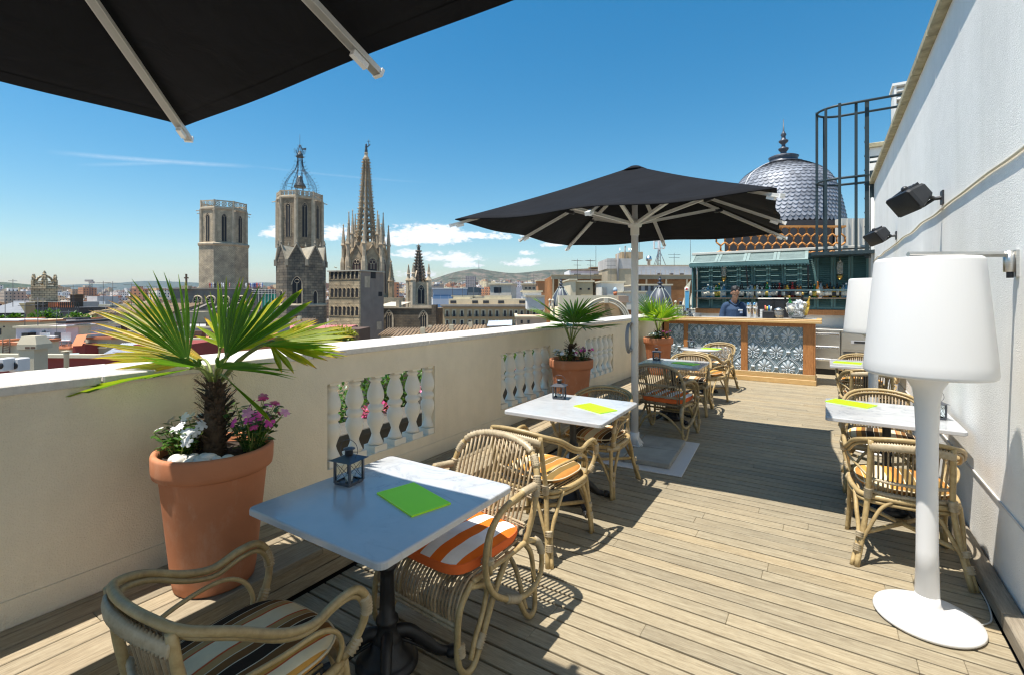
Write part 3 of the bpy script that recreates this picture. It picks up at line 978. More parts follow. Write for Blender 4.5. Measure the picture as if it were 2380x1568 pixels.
def armchair(label):
    """low horseshoe back running on into arms that curl down to the seat"""
    t = thing("rattan_armchair", label, "chair", (0, 0, 0), 0, "rattan chairs at the tables")
    side = [(.205, -.262, .762), (.262, -.165, .725), (.286, -.04, .655), (.288, .06, .628), (.288, .15, .65), (.289, .225, .648), (.286, .268, .595), (.276, .268, .52), (.262, .235, .455), (.245, .20, .42)]
    half = [(0, -.315, .79), (.11, -.302, .783)] + side
    full = list(reversed(mir(half)))[:-1] + half
    rail = cr(full, 5)
    f = MB()
    f.tube(rail, .0138, 8)
    lo = [Vector((p.x * .965, p.y * .965 + .004, p.z - .024)) for p in rail]
    f.tube(lo, .0095, 7)
    fr = f.build("arm_rail", CANE, t)
    nb = len(rail)
    c0 = [p - Vector((0, 0, .011)) for p in rail if p.y < -.262 and abs(p.x) < .19]
    binds(fr, ([p + Vector((p.x * .03, -.013, -.034)) for p in c0], .0125, .013, 8, 2.3))
    for sgn in (1, -1):
        for (i0, i1) in ((.845, .875), (.93, .955)):
            a, c = int(nb * i0), int(nb * i1) + 2
            seg = rail[a:c] if sgn > 0 else [Vector((-p.x, p.y, p.z)) for p in rail[a:c]]
            binds(fr, ([p - Vector((0, 0, .011)) for p in seg], .021))
    # inner loop under each arm
    loop = cr([(.19, -.21, .52), (.235, -.15, .56), (.268, -.02, .575), (.272, .09, .575), (.268, .16, .535), (.258, .19, .47), (.25, .18, .42)], 5)
    for q in (loop, mir(loop)): MB().tube(q, .0085, 6).build("arm_loop", CANE, t)
    # back slats
    sl = MB()
    for k in range(16):
        u = -1 + 2 * k / 15
        x1, x0 = u * .178, u * .165
        y1 = -.305 + .022 * u * u
        sl.tube([(x0, -.215 + .03 * u * u, .395), (x0 * 1.02, -.255 + .028 * u * u, .55), (x1, y1, .775)], .0055, 6)
    wrapb = [(-.19, -.235, .52), (-.1, -.258, .515), (0, -.263, .514), (.1, -.258, .515), (.19, -.235, .52)]
    b2 = sl.build("backrest", SLAT, t)
    for q in ((cr(wrapb, 5), .0125, .018, 6), (cr([(-.19, -.2, .435), (-.1, -.222, .43), (0, -.228, .43), (.1, -.222, .43), (.19, -.2, .435)], 5), .016, .014, 7)):
        wb = MB(); wrap(wb, *q); wb.build("cross_band", BIND, b2)
    # seat ring and woven seat
    ring = cr([(.20, -.205, .405), (.0, -.235, .405), (-.20, -.205, .405), (-.25, -.09, .405), (-.262, .08, .405), (-.235, .205, .405), (-.12, .25, .405), (.12, .25, .405), (.235, .205, .405), (.262, .08, .405), (.25, -.09, .405)], 5, True)
    rg = MB(); rg.tube(ring, .016, 8, True); rg.tube([p - Vector((0, 0, .03)) for p in ring], .012, 7, True)
    for k in range(18):
        x = -.23 + .46 * k / 17
        yy = .235 * math.sqrt(max(.05, 1 - (x / .27) ** 2))
        rg.tube([(x, -yy * .9, .408), (x, yy, .408)], .006, 5)
    seat = rg.build("seat", CANE, t)
    nn = len(ring)
    binds(seat, *[([p - Vector((0, 0, .012)) for p in ring[int(nn * a):int(nn * c)]], .027) for (a, c) in ((.40, .52), (.60, .72))])
    for sx in (1, -1):
        # rear leg: one cane from the floor to the rail, a second strut beside it
        l = MB()
        pr = cr([(.262, -.315, .0), (.222, -.262, .22), (.198, -.235, .42), (.192, -.262, .60), (.188, -.285, .765)], 5)
        q = cr([(.285, -.305, .0), (.246, -.25, .17), (.25, -.19, .30), (.252, -.12, .40)], 5)
        q2 = cr([(.243, -.285, .13), (.20, -.27, .22), (.14, -.245, .34), (.08, -.235, .395)], 5)
        for pp, r_ in ((pr, .0155), (q, .0125), (q2, .0108)):
            l.tube(pp if sx > 0 else mir(pp), r_, 8)
        lg = l.build("leg", CANE, t)
        for (z0, z1) in ((.085, .125), (.165, .20)):
            c_ = [(.262 + .012 - .17 * z0, -.31 + .215 * z0, z0), (.262 + .012 - .17 * z1, -.31 + .215 * z1, z1)]
            binds(lg, (c_ if sx > 0 else mir(c_), .026))
        c_ = [(.198, -.236, .40), (.196, -.242, .46)]
        binds(lg, (c_ if sx > 0 else mir(c_), .024))
        l = MB()
        pr = cr([(.258, .262, .0), (.244, .240, .2), (.232, .215, .41)], 5)
        q = cr([(.266, .232, .0), (.256, .215, .15), (.258, .165, .29), (.262, .10, .395)], 5)
        q2 = cr([(.243, .25, .13), (.20, .25, .22), (.14, .25, .33), (.08, .25, .395)], 5)
        for pp, r_ in ((pr, .0155), (q, .0125), (q2, .0108)):
            l.tube(pp if sx > 0 else mir(pp), r_, 8)
        lg = l.build("leg", CANE, t)
        for (z0, z1) in ((.10, .14), (.18, .212)):
            c_ = [(.262 - .07 * z0, .25 - .11 * z0, z0), (.262 - .07 * z1, .25 - .11 * z1, z1)]
            binds(lg, (c_ if sx > 0 else mir(c_), .026))
    s_ = MB()
    s_.tube([(.24, .23, .215), (-.23, -.265, .19)], .0135, 7); s_.tube([(-.24, .23, .215), (.23, -.265, .19)], .0135, 7)
    wrap(s_, [(.03, 0, .203), (-.03, -.01, .203)], .02)
    s_.build("stretcher", CANE, t)
    return t

def highback(label):
    """tall fan back of straight slats; the seat slats roll over the front; looped runners instead of legs"""
    t = thing("rattan_lounge_chair", label, "chair", (0, 0, 0), 0, "rattan chairs at the tables")
    hp = [(.27, -.20, .38), (.293, -.245, .55), (.282, -.29, .70), (.225, -.325, .80), (.12, -.345, .84), (0, -.35, .85)]
    hoop = cr(hp + list(reversed(mir(hp)))[1:], 6)
    f = MB(); f.tube(hoop, .016, 8); fr = f.build("back_hoop", CANE, t)
    n = len(hoop)
    binds(fr, (hoop[int(n * .28):int(n * .72)], .024, .02), *[(hoop[int(n * a):int(n * c)], .024) for (a, c) in ((.12, .2), (.22, .28), (.72, .78), (.8, .88))])
    s_ = MB()
    for k in range(19):
        u = -1 + 2 * k / 18
        zt = .845 - .09 * abs(u) ** 3.2 - .05 * max(0, abs(u) - .8) * 5 * .4
        s_.tube(cr([(u * .215, -.19, .40), (u * .235, -.235, .55), (u * .24, -.345 + .045 * u * u, zt)], 3), .0068, 6)
    bk = s_.build("backrest", SLAT, t)
    for z, y, w in ((.60, -.262, .285), (.465, -.218, .27)):
        wb = MB()
        for dz in (0, .012):
            wrap(wb, [(-w, y + .02, z + dz), (-w * .4, y - .006, z + dz), (w * .4, y - .006, z + dz), (w, y + .02, z + dz)], .0075, .016, 6)
        wb.build("cross_band", BIND, bk)
    st = MB()
    for k in range(25):
        u = -1 + 2 * k / 24
        st.tube(cr([(u * .235, -.2, .395), (u * .245, .0, .385), (u * .25, .17, .39), (u * .255, .25, .355), (u * .258, .29, .28), (u * .258, .285, .21)], 4), .0062, 6)
    for y in (-.18, .02, .17): st.tube([(-.26, y, .373), (.26, y, .373)], .014, 7)
    seat = st.build("seat", SLAT, t)
    fb = MB(); wrap(fb, [(-.27, .288, .222), (.27, .288, .222)], .014, .022, 7); wrap(fb, [(-.27, .286, .198), (.27, .286, .198)], .011, .022, 7); fb.build("front_band", BIND, seat)
    for sx in (1, -1):
        S = (lambda p: p) if sx > 0 else mir
        a = MB()
        arm = cr([(.288, -.275, .655), (.305, -.12, .665), (.312, .03, .645), (.315, .13, .58), (.315, .165, .47), (.312, .15, .37), (.308, .09, .275), (.305, -.02, .2), (.302, -.12, .16), (.298, -.22, .15), (.294, -.30, .19), (.288, -.325, .27), (.28, -.30, .35), (.272, -.22, .385), (.268, -.10, .378), (.268, .1, .375), (.268, .2, .372)], 5)
        a.tube(S(arm), .0142, 8)
        a2 = cr([(.292, -.15, .64), (.29, .0, .625), (.292, .09, .56), (.293, .115, .46), (.29, .10, .37)], 5)
        a.tube(S(a2), .0125, 8)
        ar = a.build("arm", CANE, t)
        binds(ar, (S([(.288, -.26, .656), (.305, -.13, .666)]), .022), (S(arm[int(len(arm) * .42):int(len(arm) * .50)]), .022), (S([(.304, .135, .46), (.304, .137, .44)]), .034), (S(arm[int(len(arm) * .70):int(len(arm) * .78)]), .022))
        l = MB()
        u_ = cr([(.266, .20, .372), (.270, .275, .30), (.274, .30, .20), (.278, .30, .08), (.282, .265, .017), (.284, .215, .017), (.283, .16, .09), (.28, .06, .26), (.27, -.05, .375)], 5)
        l.tube(S(u_), .0142, 8)
        u2 = cr([(.27, .22, .36), (.262, .10, .30), (.262, .12, .2), (.27, .18, .12), (.28, .225, .05)], 5)
        l.tube(S(u2), .0125, 7)
        r_ = cr([(.298, -.10, .165), (.296, -.16, .06), (.292, -.21, .017), (.286, -.26, .03), (.28, -.27, .12), (.274, -.25, .30), (.268, -.2, .38)], 5)
        l.tube(S(r_), .0135, 8)
        lg = l.build("leg", CANE, t)
        binds(lg, (S([(.28, .288, .10), (.28, .292, .15)]), .024), (S([(.282, .18, .075), (.28, .145, .125)]), .026))
    br = MB()
    br.tube(cr([(.275, -.20, .05), (.15, -.26, .22), (0, -.27, .29), (-.15, -.26, .22), (-.275, -.20, .05)], 6), .0125, 7); br.build("stretcher", CANE, t)
    br = MB(); br.tube([(-.28, .05, .28), (.28, .05, .28)], .012, 7); br.build("stretcher", CANE, t)
    return t

# cushions
def striped(name, stops, axis=0, width=.48, rough=.85):
    m, nt, b = nmat(name)
    c = nt.nodes.new("ShaderNodeTexCoord"); s = nt.nodes.new("ShaderNodeSeparateXYZ")
    nt.links.new(c.outputs["Object"], s.inputs[0])
    w = nz(nt, 3.0, 2, .5)
    v = mathn(nt, 'ADD', mathn(nt, 'MULTIPLY', s.outputs[axis], 1 / width), .5)
    v = mathn(nt, 'ADD', v, mathn(nt, 'MULTIPLY', mathn(nt, 'SUBTRACT', w, .5), .03))
    col = ramp(nt, stops, v, 'CONSTANT')
    nt.links.new(mixc(nt, 1.0, col, ramp(nt, ((.3, (.9,) * 3), (.7, (1.05,) * 3)), nz(nt, 12, 5, .6)), 'MULTIPLY'), b.inputs["Base Color"])
    b.inputs["Roughness"].default_value = rough
    b.inputs["Specular IOR Level"].default_value = .08
    h = mathn(nt, 'ADD', nz(nt, 14, 4, .6), mathn(nt, 'MULTIPLY', nz(nt, 500, 2, .5), .15))
    bump(nt, b, h, .35, .008)
    return m
BR, BK, TN, CRM, RD, OC, LN = (.175, .085, .03), (.036, .026, .018), (.42, .26, .105), (.74, .62, .40), (.50, .10, .035), (.62, .31, .07), (.62, .55, .40)
BROWNS = striped("brown_stripes", ((0, BR), (.06, LN), (.068, BK), (.165, LN), (.173, BR), (.235, LN), (.243, TN), (.30, RD), (.315, CRM), (.47, RD), (.485, TN), (.545, LN), (.553, BR), (.62, LN), (.628, BK), (.73, LN), (.738, BR), (.80, OC), (.86, RD), (.875, CRM), (.95, OC)))
GR, GB = (.20, .13, .045), (.45, .20, .05)
YELS = striped("ochre_stripes", ((0, GB), (.07, LN), (.078, OC), (.15, LN), (.158, CRM), (.33, OC), (.41, GB), (.50, LN), (.508, GR), (.62, LN), (.628, GB), (.72, OC), (.80, LN), (.808, GR), (.9, GB)))
ORG, WHT = (.78, .16, .02), (.80, .77, .74)
ORNG = striped("orange_stripes", ((0, ORG), (.08, WHT), (.22, ORG), (.35, WHT), (.48, ORG), (.62, WHT), (.76, ORG), (.90, WHT)), width=.50)
OSIDE = pm("orange_cloth", (.72, .13, .02), .85, var=.1, bmp=.2, bs=40)
PIPE = pm("cream_piping", (.60, .50, .33), .8, var=.08)

def cushion(mat, label, box=False, group="striped seat cushions"):
    t = thing("seat_cushion", label, "cushion", (0, 0, 0), 0, group)
    G = 26
    a, b_, H = (.25, .25, .072) if box else (.235, .225, .072)
    p = 5.0 if box else 3.2
    random.seed(len(label))
    def pt(r, th):
        c, s = math.cos(th), math.sin(th)
        k = (abs(c) ** p + abs(s) ** p) ** (-1 / p)
        return c * k * a * r, s * k * b_ * r
    vs, fs = [], []
    n = 64
    RR = [0, .15, .3, .45, .6, .72, .83, .91, .96, 1.0]
    def zz(r, x, y):
        w = noise.noise(Vector((x * 9 + len(label), y * 9, 3.0))) * .008 * (1 - r ** 4)
        if box: return H - .022 * r ** 6 + .012 * (1 - r * r) + w
        return H * .5 + H * .5 * (max(0, 1 - r ** 2.6)) ** .55 + w
    vs.append((0, 0, zz(0, 0, 0)))
    for r in RR[1:]:
        for k in range(n):
            x, y = pt(r, 2 * math.pi * k / n)
            vs.append((x, y, zz(r, x, y)))
    for k in range(n): fs.append((0, 1 + k, 1 + (k + 1) % n))
    for i in range(len(RR) - 2):
        for k in range(n):
            fs.append((1 + i * n + k, 1 + (i + 1) * n + k, 1 + (i + 1) * n + (k + 1) % n, 1 + i * n + (k + 1) % n))
    m = MB(); m.add(vs, fs, True)
    m.build("cover", mat, t)
    last = vs[-n:]
    sd = MB()
    if box:
        lv = [(q[0], q[1], q[2]) for q in last] + [(q[0] * 1.02, q[1] * 1.02, H * .5) for q in last] + [(q[0] * .97, q[1] * .97, 0.004) for q in last]
    else:
        lv = [(q[0], q[1], q[2]) for q in last] + [(q[0] * .985, q[1] * .985, H * .28) for q in last] + [(q[0] * .85, q[1] * .85, 0.002) for q in last]
    sf = []
    for i in range(2):
        for k in range(n): sf.append((i * n + k, (i + 1) * n + k, (i + 1) * n + (k + 1) % n, i * n + (k + 1) % n))
    sf.append(tuple(range(2 * n, 3 * n)))
    sd.add(lv, sf, True); sd.build("underside", OSIDE if box else mat, t)
    pp = MB(); pp.tube(last, .0045, 6, True); pp.build("piping", OSIDE if box else PIPE, t)
    return t

A0 = armchair("weathered rattan armchair at the near side of the nearest table, seen from behind")
A0.location = (-1.60, .862, 0); A0.rotation_euler = (0, 0, R(1))
C0 = cushion(BROWNS, "brown, charcoal and cream striped cushion on the nearest rattan armchair")
C0.location = (-1.601, .897, .422); C0.rotation_euler = (0, 0, R(1))
CY = cushion(YELS, "ochre and olive striped cushion on the armchair before the sunny second table")
def set_chair(x, y, rz, lab, cush, clab, cz=.422):
    copy_tree(A0, (x, y, 0), R(rz), lab)
    if cush is not None:
        v = Matrix.Rotation(R(rz), 3, 'Z') @ Vector((0, .035, 0))
        copy_tree(cush, (x + v.x, y + v.y, cz), R(rz), clab)
x, y, rz = -1.64, 2.91, -4
copy_tree(A0, (x, y, 0), R(rz), "rattan armchair with its curved back turned to the viewer at the sunny second table")
CY.location = (x, y + .035, .422); CY.rotation_euler = (0, 0, R(rz))
set_chair(-1.69, 3.99, 178, "rattan armchair facing the viewer at the sunny second table, before the middle pot", C0, "brown striped cushion on the armchair between the second table and the parasol pole")
set_chair(-1.64, 7.22, 184, "rattan armchair facing the viewer across the bluish shaded table", C0, "brown striped cushion on the armchair across the bluish shaded table")
set_chair(-1.60, 8.02, -14, "rattan armchair with its back to the viewer at the near side of the round table", CY, "ochre striped cushion on the armchair at the near side of the round table")
set_chair(-1.63, 9.22, 172, "pale rattan armchair between the round table and the bar", C0, "brown striped cushion on the armchair between the round table and the bar")
set_chair(.40, 5.16, 178, "rattan armchair at the far side of the nearest wall side table, facing the viewer", C0, "brown striped cushion on the armchair across the nearest wall side table")
set_chair(.40, 3.93, 3, "yellowish rattan armchair seen from behind through the nearest floor lamp's column", CY, "ochre and cream striped cushion on the armchair behind the nearest floor lamp")
set_chair(.42, 7.22, 4, "rattan armchair with its back to the viewer at the far wall side table", C0, "brown striped cushion on the armchair at the near side of the far wall side table")
set_chair(.42, 8.42, 178, "rattan armchair facing the viewer across the far wall side table near the fridges", CY, "ochre striped cushion on the armchair across the far wall side table")

H0 = highback("tall backed rattan chair with orange and white cushion at the nearest table")
H0.location = (-1.56, 1.93, 0); H0.rotation_euler = (0, 0, R(176))
CO = cushion(ORNG, "orange and white striped box cushion on the tall chair at the nearest table", True)
CO.location = (-1.555, 1.90, .40); CO.rotation_euler = (R(0), 0, R(176))
copy_tree(H0, (-1.60, 5.92, 0), R(-6), "rattan lounge chair with orange cushion seen from behind in shade beside the parasol pole")
copy_tree(CO, (-1.60, 5.95, .40), R(-6), "orange striped cushion on the lounge chair beside the parasol pole")

# ------------------------------------------------------------------ terracotta pots
TERRA = pm("terracotta", (.50, .185, .082), .78, var=.14, vs=3.5, bmp=.14, bs=150)
nt = TERRA.node_tree; b = nt.nodes["Principled BSDF"]
src = b.inputs["Base Color"].links[0].from_socket
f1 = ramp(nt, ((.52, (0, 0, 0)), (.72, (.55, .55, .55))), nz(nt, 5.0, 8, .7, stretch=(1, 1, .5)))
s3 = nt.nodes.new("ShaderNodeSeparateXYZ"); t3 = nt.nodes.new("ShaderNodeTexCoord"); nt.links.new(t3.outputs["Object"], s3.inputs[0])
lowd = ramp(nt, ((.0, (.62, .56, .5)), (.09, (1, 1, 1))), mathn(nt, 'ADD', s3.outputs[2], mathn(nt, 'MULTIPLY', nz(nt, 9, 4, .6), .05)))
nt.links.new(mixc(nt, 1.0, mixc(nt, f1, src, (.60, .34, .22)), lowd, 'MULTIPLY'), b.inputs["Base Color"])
SOIL = pm("potting_soil", (.05, .035, .022), .95, var=.4, vs=40, bmp=.8, bs=60, bd=.01)
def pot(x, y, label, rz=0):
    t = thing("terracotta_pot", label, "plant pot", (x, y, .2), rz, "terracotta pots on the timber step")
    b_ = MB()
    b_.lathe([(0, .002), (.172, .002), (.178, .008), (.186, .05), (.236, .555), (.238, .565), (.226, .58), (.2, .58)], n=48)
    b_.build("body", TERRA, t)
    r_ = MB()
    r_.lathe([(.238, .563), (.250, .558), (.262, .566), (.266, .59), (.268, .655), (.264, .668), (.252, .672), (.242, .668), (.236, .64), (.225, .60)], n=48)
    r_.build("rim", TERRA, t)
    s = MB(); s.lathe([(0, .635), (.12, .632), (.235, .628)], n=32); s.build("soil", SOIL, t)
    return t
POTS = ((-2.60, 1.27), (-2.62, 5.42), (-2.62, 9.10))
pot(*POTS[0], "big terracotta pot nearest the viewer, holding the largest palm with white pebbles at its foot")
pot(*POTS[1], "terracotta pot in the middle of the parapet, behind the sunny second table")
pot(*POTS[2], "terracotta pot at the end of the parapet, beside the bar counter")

# ------------------------------------------------------------------ fan palms
def palm_leaf():
    m, nt, b = nmat("palm_leaf")
    a = nt.nodes.new("ShaderNodeAttribute"); a.attribute_name = "tint"
    g = nt.nodes.new("ShaderNodeNewGeometry")
    n = nz(nt, 14, 5, .6)
    v = mathn(nt, 'ADD', a.outputs["Fac"], mathn(nt, 'MULTIPLY', mathn(nt, 'SUBTRACT', n, .5), .22))
    c = ramp(nt, ((0.0, (.045, .13, .016)), (.40, (.085, .20, .018)), (.62, (.24, .31, .025)), (.80, (.46, .36, .035)), (.92, (.22, .10, .03)), (1.0, (.05, .03, .02))), v)
    k = ramp(nt, ((0, (.75, .8, .75)), (1, (1.2, 1.12, 1.0))), g.outputs["Random Per Island"])
    c = mixc(nt, 1.0, c, k, 'MULTIPLY')
    nt.links.new(c, b.inputs["Base Color"])
    b.inputs["Roughness"].default_value = .35
    out = nt.nodes["Material Output"]
    tr = nt.nodes.new("ShaderNodeBsdfTranslucent")
    nt.links.new(mixc(nt, 1.0, c, (2.2, 2.0, .8), 'MULTIPLY'), tr.inputs[0])
    ms = nt.nodes.new("ShaderNodeMixShader"); ms.inputs[0].default_value = .46
    nt.links.new(b.outputs[0], ms.inputs[1]); nt.links.new(tr.outputs[0], ms.inputs[2]); nt.links.new(ms.outputs[0], out.inputs[0])
    return m
PLEAF = palm_leaf()
STALK = pm("palm_stalk", (.22, .26, .06), .5, var=.25, vs=10)
BARK = pm("palm_bark", (.085, .055, .032), .95, var=.5, vs=25, bmp=.9, bs=70, bd=.01)
FIBR = pm("palm_fibre", (.13, .085, .048), .95, var=.4, vs=30)

def frond(hub, D, N, L, spread, nseg, tint, droop, stalk_from, rnd, parent, join=.42, wid=None):
    """one fan leaf: pleated segments joined near the hub and free towards the tips"""
    D = Vector(D).normalized(); N = Vector(N); N = (N - D * N.dot(D)).normalized(); S = D.cross(N)
    hub = Vector(hub)
    mb = MB(); mb.a = []
    K = 9
    w0 = wid or (2 * spread / nseg) * .54
    for i in range(nseg):
        a = -spread + 2 * spread * (i + .5) / nseg
        dirv = (D * math.cos(a) + S * math.sin(a)).normalized()
        sd = N.cross(dirv).normalized()
        Ls = L * (1 - .30 * (abs(a) / spread) ** 2) * rnd.uniform(.9, 1.06)
        dr = droop * rnd.uniform(.6, 1.4)
        yel = tint + rnd.uniform(-.08, .10)
        tw = rnd.uniform(-.06, .06)
        vs = []
        for k in range(K + 1):
            s = k / K
            c = hub + dirv * (.015 + Ls * s) + sd * tw * Ls * s * s + Vector((0, 0, -1)) * dr * s ** 2.6 * Ls - N * .10 * Ls * s * (1 - s)
            full = (.015 + Ls * s) * math.tan(w0) * 1.04
            hw = full if s < join else max(.0006, min(full, join * Ls * math.tan(w0) * 1.04) * (1 - ((s - join) / (1 - join)) ** 1.6) ** .8)
            v = hw * .62 * (1 if s > .02 else 0)
            vs += [c + sd * hw + N * v * .5, c - N * v * .5, c - sd * hw + N * v * .5]
            for _ in range(3):
                mb.a.append(max(0, min(1, yel + (max(0, s - .80) / .2) ** 2 * .5 * rnd.uniform(.5, 1.2))))
        fs = []
        for k in range(K):
            o = k * 3
            fs += [(o, o + 3, o + 4, o + 1), (o + 1, o + 4, o + 5, o + 2)]
        mb.add(vs, fs, False)
    lf = mb.build("frond", PLEAF, parent)
    st = MB()
    p0 = Vector(stalk_from)
    mid = p0.lerp(hub, .5) + Vector((0, 0, .03))
    st.tube(cr([p0, mid, hub, hub + D * .03], 5), [.0085] * 6 + [.0065] * 10, 6)
    st.build("petiole", STALK, lf)

def trunk(parent, h, r0, r1, rnd, dens=90):
    t = MB()
    t.lathe([(r0 * 1.15, 0), (r0, h * .12), (r0 * .98, h * .4), (r1, h * .85), (r1 * .7, h), (0, h + .01)], n=20)
    tr = t.build("trunk", BARK, parent)
    sc_ = MB()
    for i in range(dens):
        z = h * (.04 + .94 * rnd.random()); a = rnd.uniform(0, 2 * math.pi)
        r_ = r0 + (r1 - r0) * z / h
        o = Vector((math.cos(a), math.sin(a), 0)); sd = Vector((-o.y, o.x, 0))
        p = o * r_ * .9 + Vector((0, 0, z))
        l_ = rnd.uniform(.035, .075); w_ = rnd.uniform(.010, .022)
        tip = p + o * l_ * .75 + Vector((0, 0, l_ * rnd.uniform(.25, .9)))
        sc_.add([p - sd * w_, p + sd * w_, p + o * .006 + Vector((0, 0, .004)), tip - sd * w_ * .5, tip + sd * w_ * .5, tip + o * .006], [(0, 1, 4, 3), (1, 2, 5, 4), (2, 0, 3, 5), (3, 4, 5)])
    sc_.build("leaf_base", BARK, tr)
    fb = MB()
    for i in range(dens):
        z = h * rnd.uniform(.5, 1.05); a = rnd.uniform(0, 2 * math.pi)
        o = Vector((math.cos(a), math.sin(a), 0))
        p = o * r1 * .9 + Vector((0, 0, z))
        fb.tube([p, p + o * .03 + Vector((0, 0, .04)), p + o * .05 + Vector((rnd.uniform(-.03, .03), 0, .07 * rnd.random()))], .0009, 3)
    fb.build("fibre", FIBR, tr)

Rv = Vector((math.cos(YAW), math.sin(YAW), 0)); Fv = Vector((-math.sin(YAW), math.cos(YAW), 0)); Uv = Vector((0, 0, 1))
rn = random.Random(5)
SOILZ = .2 + .632
p1 = thing("fan_palm", "largest fan palm, with broad green and sunlit yellow fronds, in the pot nearest the viewer", "palm", (POTS[0][0], POTS[0][1], SOILZ), 0, "fan palms in the terracotta pots")
trunk(p1, .36, .050, .044, rn, 130)
def fr1(h, D, N, L, spread, nseg, tint, droop, join=.42, s0=(0, 0, .33)):
    """hub and directions given along the palm's own across / up / away axes"""
    cv = lambda q: Rv * q[0] + Uv * q[1] + Fv * q[2]
    frond(cv(h), cv(D), cv(N), L, R(spread), nseg, tint, droop, s0, rn, p1, join)
fr1((-.11, .46, -.04), (-.40, .91, -.05), (.2, .1, -.95), .465, 31, 21, .16, .03, .55)
fr1((-.13, .47, .03), (-.90, .44, .10), (-.25, .3, -.9), .62, 29, 20, .68, .06, .55)  # backlit fronds here and below: sunlight put into a yellower tint
fr1((-.10, .46, .08), (-.97, .16, .15), (-.1, .5, -.85), .58, 24, 12, .76, .05, .6)
fr1((-.02, .50, .07), (.12, .98, .10), (-.1, .1, -.95), .40, 26, 10, .40, .03, .55)
fr1((.05, .48, .0), (.45, .88, .05), (.1, .2, -.95), .385, 34, 17, .16, .03, .5)
fr1((.05, .47, -.02), (.78, .60, -.1), (.3, .4, -.85), .56, 8, 5, .30, .02, .85)
fr1((.22, .55, .10), (.98, .10, .15), (-.05, .93, -.40), .42, 66, 19, .60, .06, .6)
fr1((.20, .54, .06), (.98, .0, -.1), (.0, .93, .30), .44, 40, 13, .46, .06, .6)
fr1((-.10, .43, .0), (-.98, -.08, .0), (-.05, .95, .1), .84, 24, 13, .42, .20, .6)
fr1((.06, .44, -.08), (.90, .18, -.35), (.1, .9, .3), .42, 40, 13, .36, .12, .5)
fr1((-.04, .44, -.06), (-.3, .40, -.8), (.0, .9, .3), .26, 55, 11, .25, .08, .5)
fr1((.02, .50, .12), (.1, .7, .7), (.0, .7, -.7), .44, 70, 18, .60, .08, .5)
fr1((.08, .40, -.06), (.82, -.45, -.3), (.3, .8, .3), .34, 7, 2, .40, .10, .8)

def palm(x, y, label, seed, h, n, L, lift, tint):
    rnd = random.Random(seed)
    p = thing("fan_palm", label, "palm", (x, y, SOILZ), 0, "fan palms in the terracotta pots")
    trunk(p, h, .05, .038, rnd, 50)
    for i in range(n):
        a = 2 * math.pi * i / n + rnd.uniform(-.25, .25)
        e = lift + (i % 3) * .32 + rnd.uniform(-.1, .1)
        o = Vector((math.cos(a), math.sin(a), 0))
        D = o * math.cos(e) + Uv * math.sin(e)
        hub = o * rnd.uniform(.10, .15) + Vector((0, 0, h + .20 + .05 * (i % 3)))
        N = Uv * math.cos(e) - o * math.sin(e)
        frond(hub, D, N, L * rnd.uniform(.85, 1.1), R(rnd.uniform(58, 82)), 20, tint + rnd.uniform(-.1, .16), .12, (0, 0, h - .02), rnd, p, .42)
palm(POTS[1][0], POTS[1][1], "fan palm with dense dark green fans in the middle pot before the balustrade", 21, .22, 8, .46, .15, .22)
palm(POTS[2][0], POTS[2][1], "sparse upright fan palm in the pot by the bar", 8, .14, 8, .50, .35, .40)

# ------------------------------------------------------------------ periwinkles and pebbles in the pots
def leafmat(name, c0, c1):
    m, nt, b = nmat(name)
    g = nt.nodes.new("ShaderNodeNewGeometry")
    c = ramp(nt, ((0, c0), (1, c1)), g.outputs["Random Per Island"])
    nt.links.new(c, b.inputs["Base Color"]); b.inputs["Roughness"].default_value = .4
    out = nt.nodes["Material Output"]
    tr = nt.nodes.new("ShaderNodeBsdfTranslucent"); nt.links.new(mixc(nt, 1.0, c, (1.6, 1.6, .6), 'MULTIPLY'), tr.inputs[0])
    ms = nt.nodes.new("ShaderNodeMixShader"); ms.inputs[0].default_value = .3
    nt.links.new(b.outputs[0], ms.inputs[1]); nt.links.new(tr.outputs[0], ms.inputs[2]); nt.links.new(ms.outputs[0], out.inputs[0])
    return m
PETL = leafmat("green_leaf", (.03, .085, .012), (.085, .19, .022))
WPET = pm("white_petal", (.78, .77, .76), .6, var=.04)
MPET = pm("magenta_petal", (.78, .09, .38), .6, var=.25, vs=12, isl=.25)
PPET = pm("pale_pink_petal", (.70, .30, .48), .6, var=.2, vs=12, isl=.2)

def leaf(mb, p, d, up, L, W):
    d = d.normalized(); s = d.cross(up).normalized(); n = s.cross(d)
    q = [p, p + d * L * .35 + s * W - n * L * .02, p + d * L * .35 - s * W - n * L * .02, p + d * L * .75 + s * W * .7 - n * L * .08, p + d * L * .75 - s * W * .7 - n * L * .08, p + d * L - n * L * .2, p + d * L * .38 - n * L * .1, p + d * L * .75 - n * L * .16]
    mb.add(q, [(0, 6, 1), (0, 2, 6), (1, 6, 7, 3), (6, 2, 4, 7), (3, 7, 5), (7, 4, 5)], True)

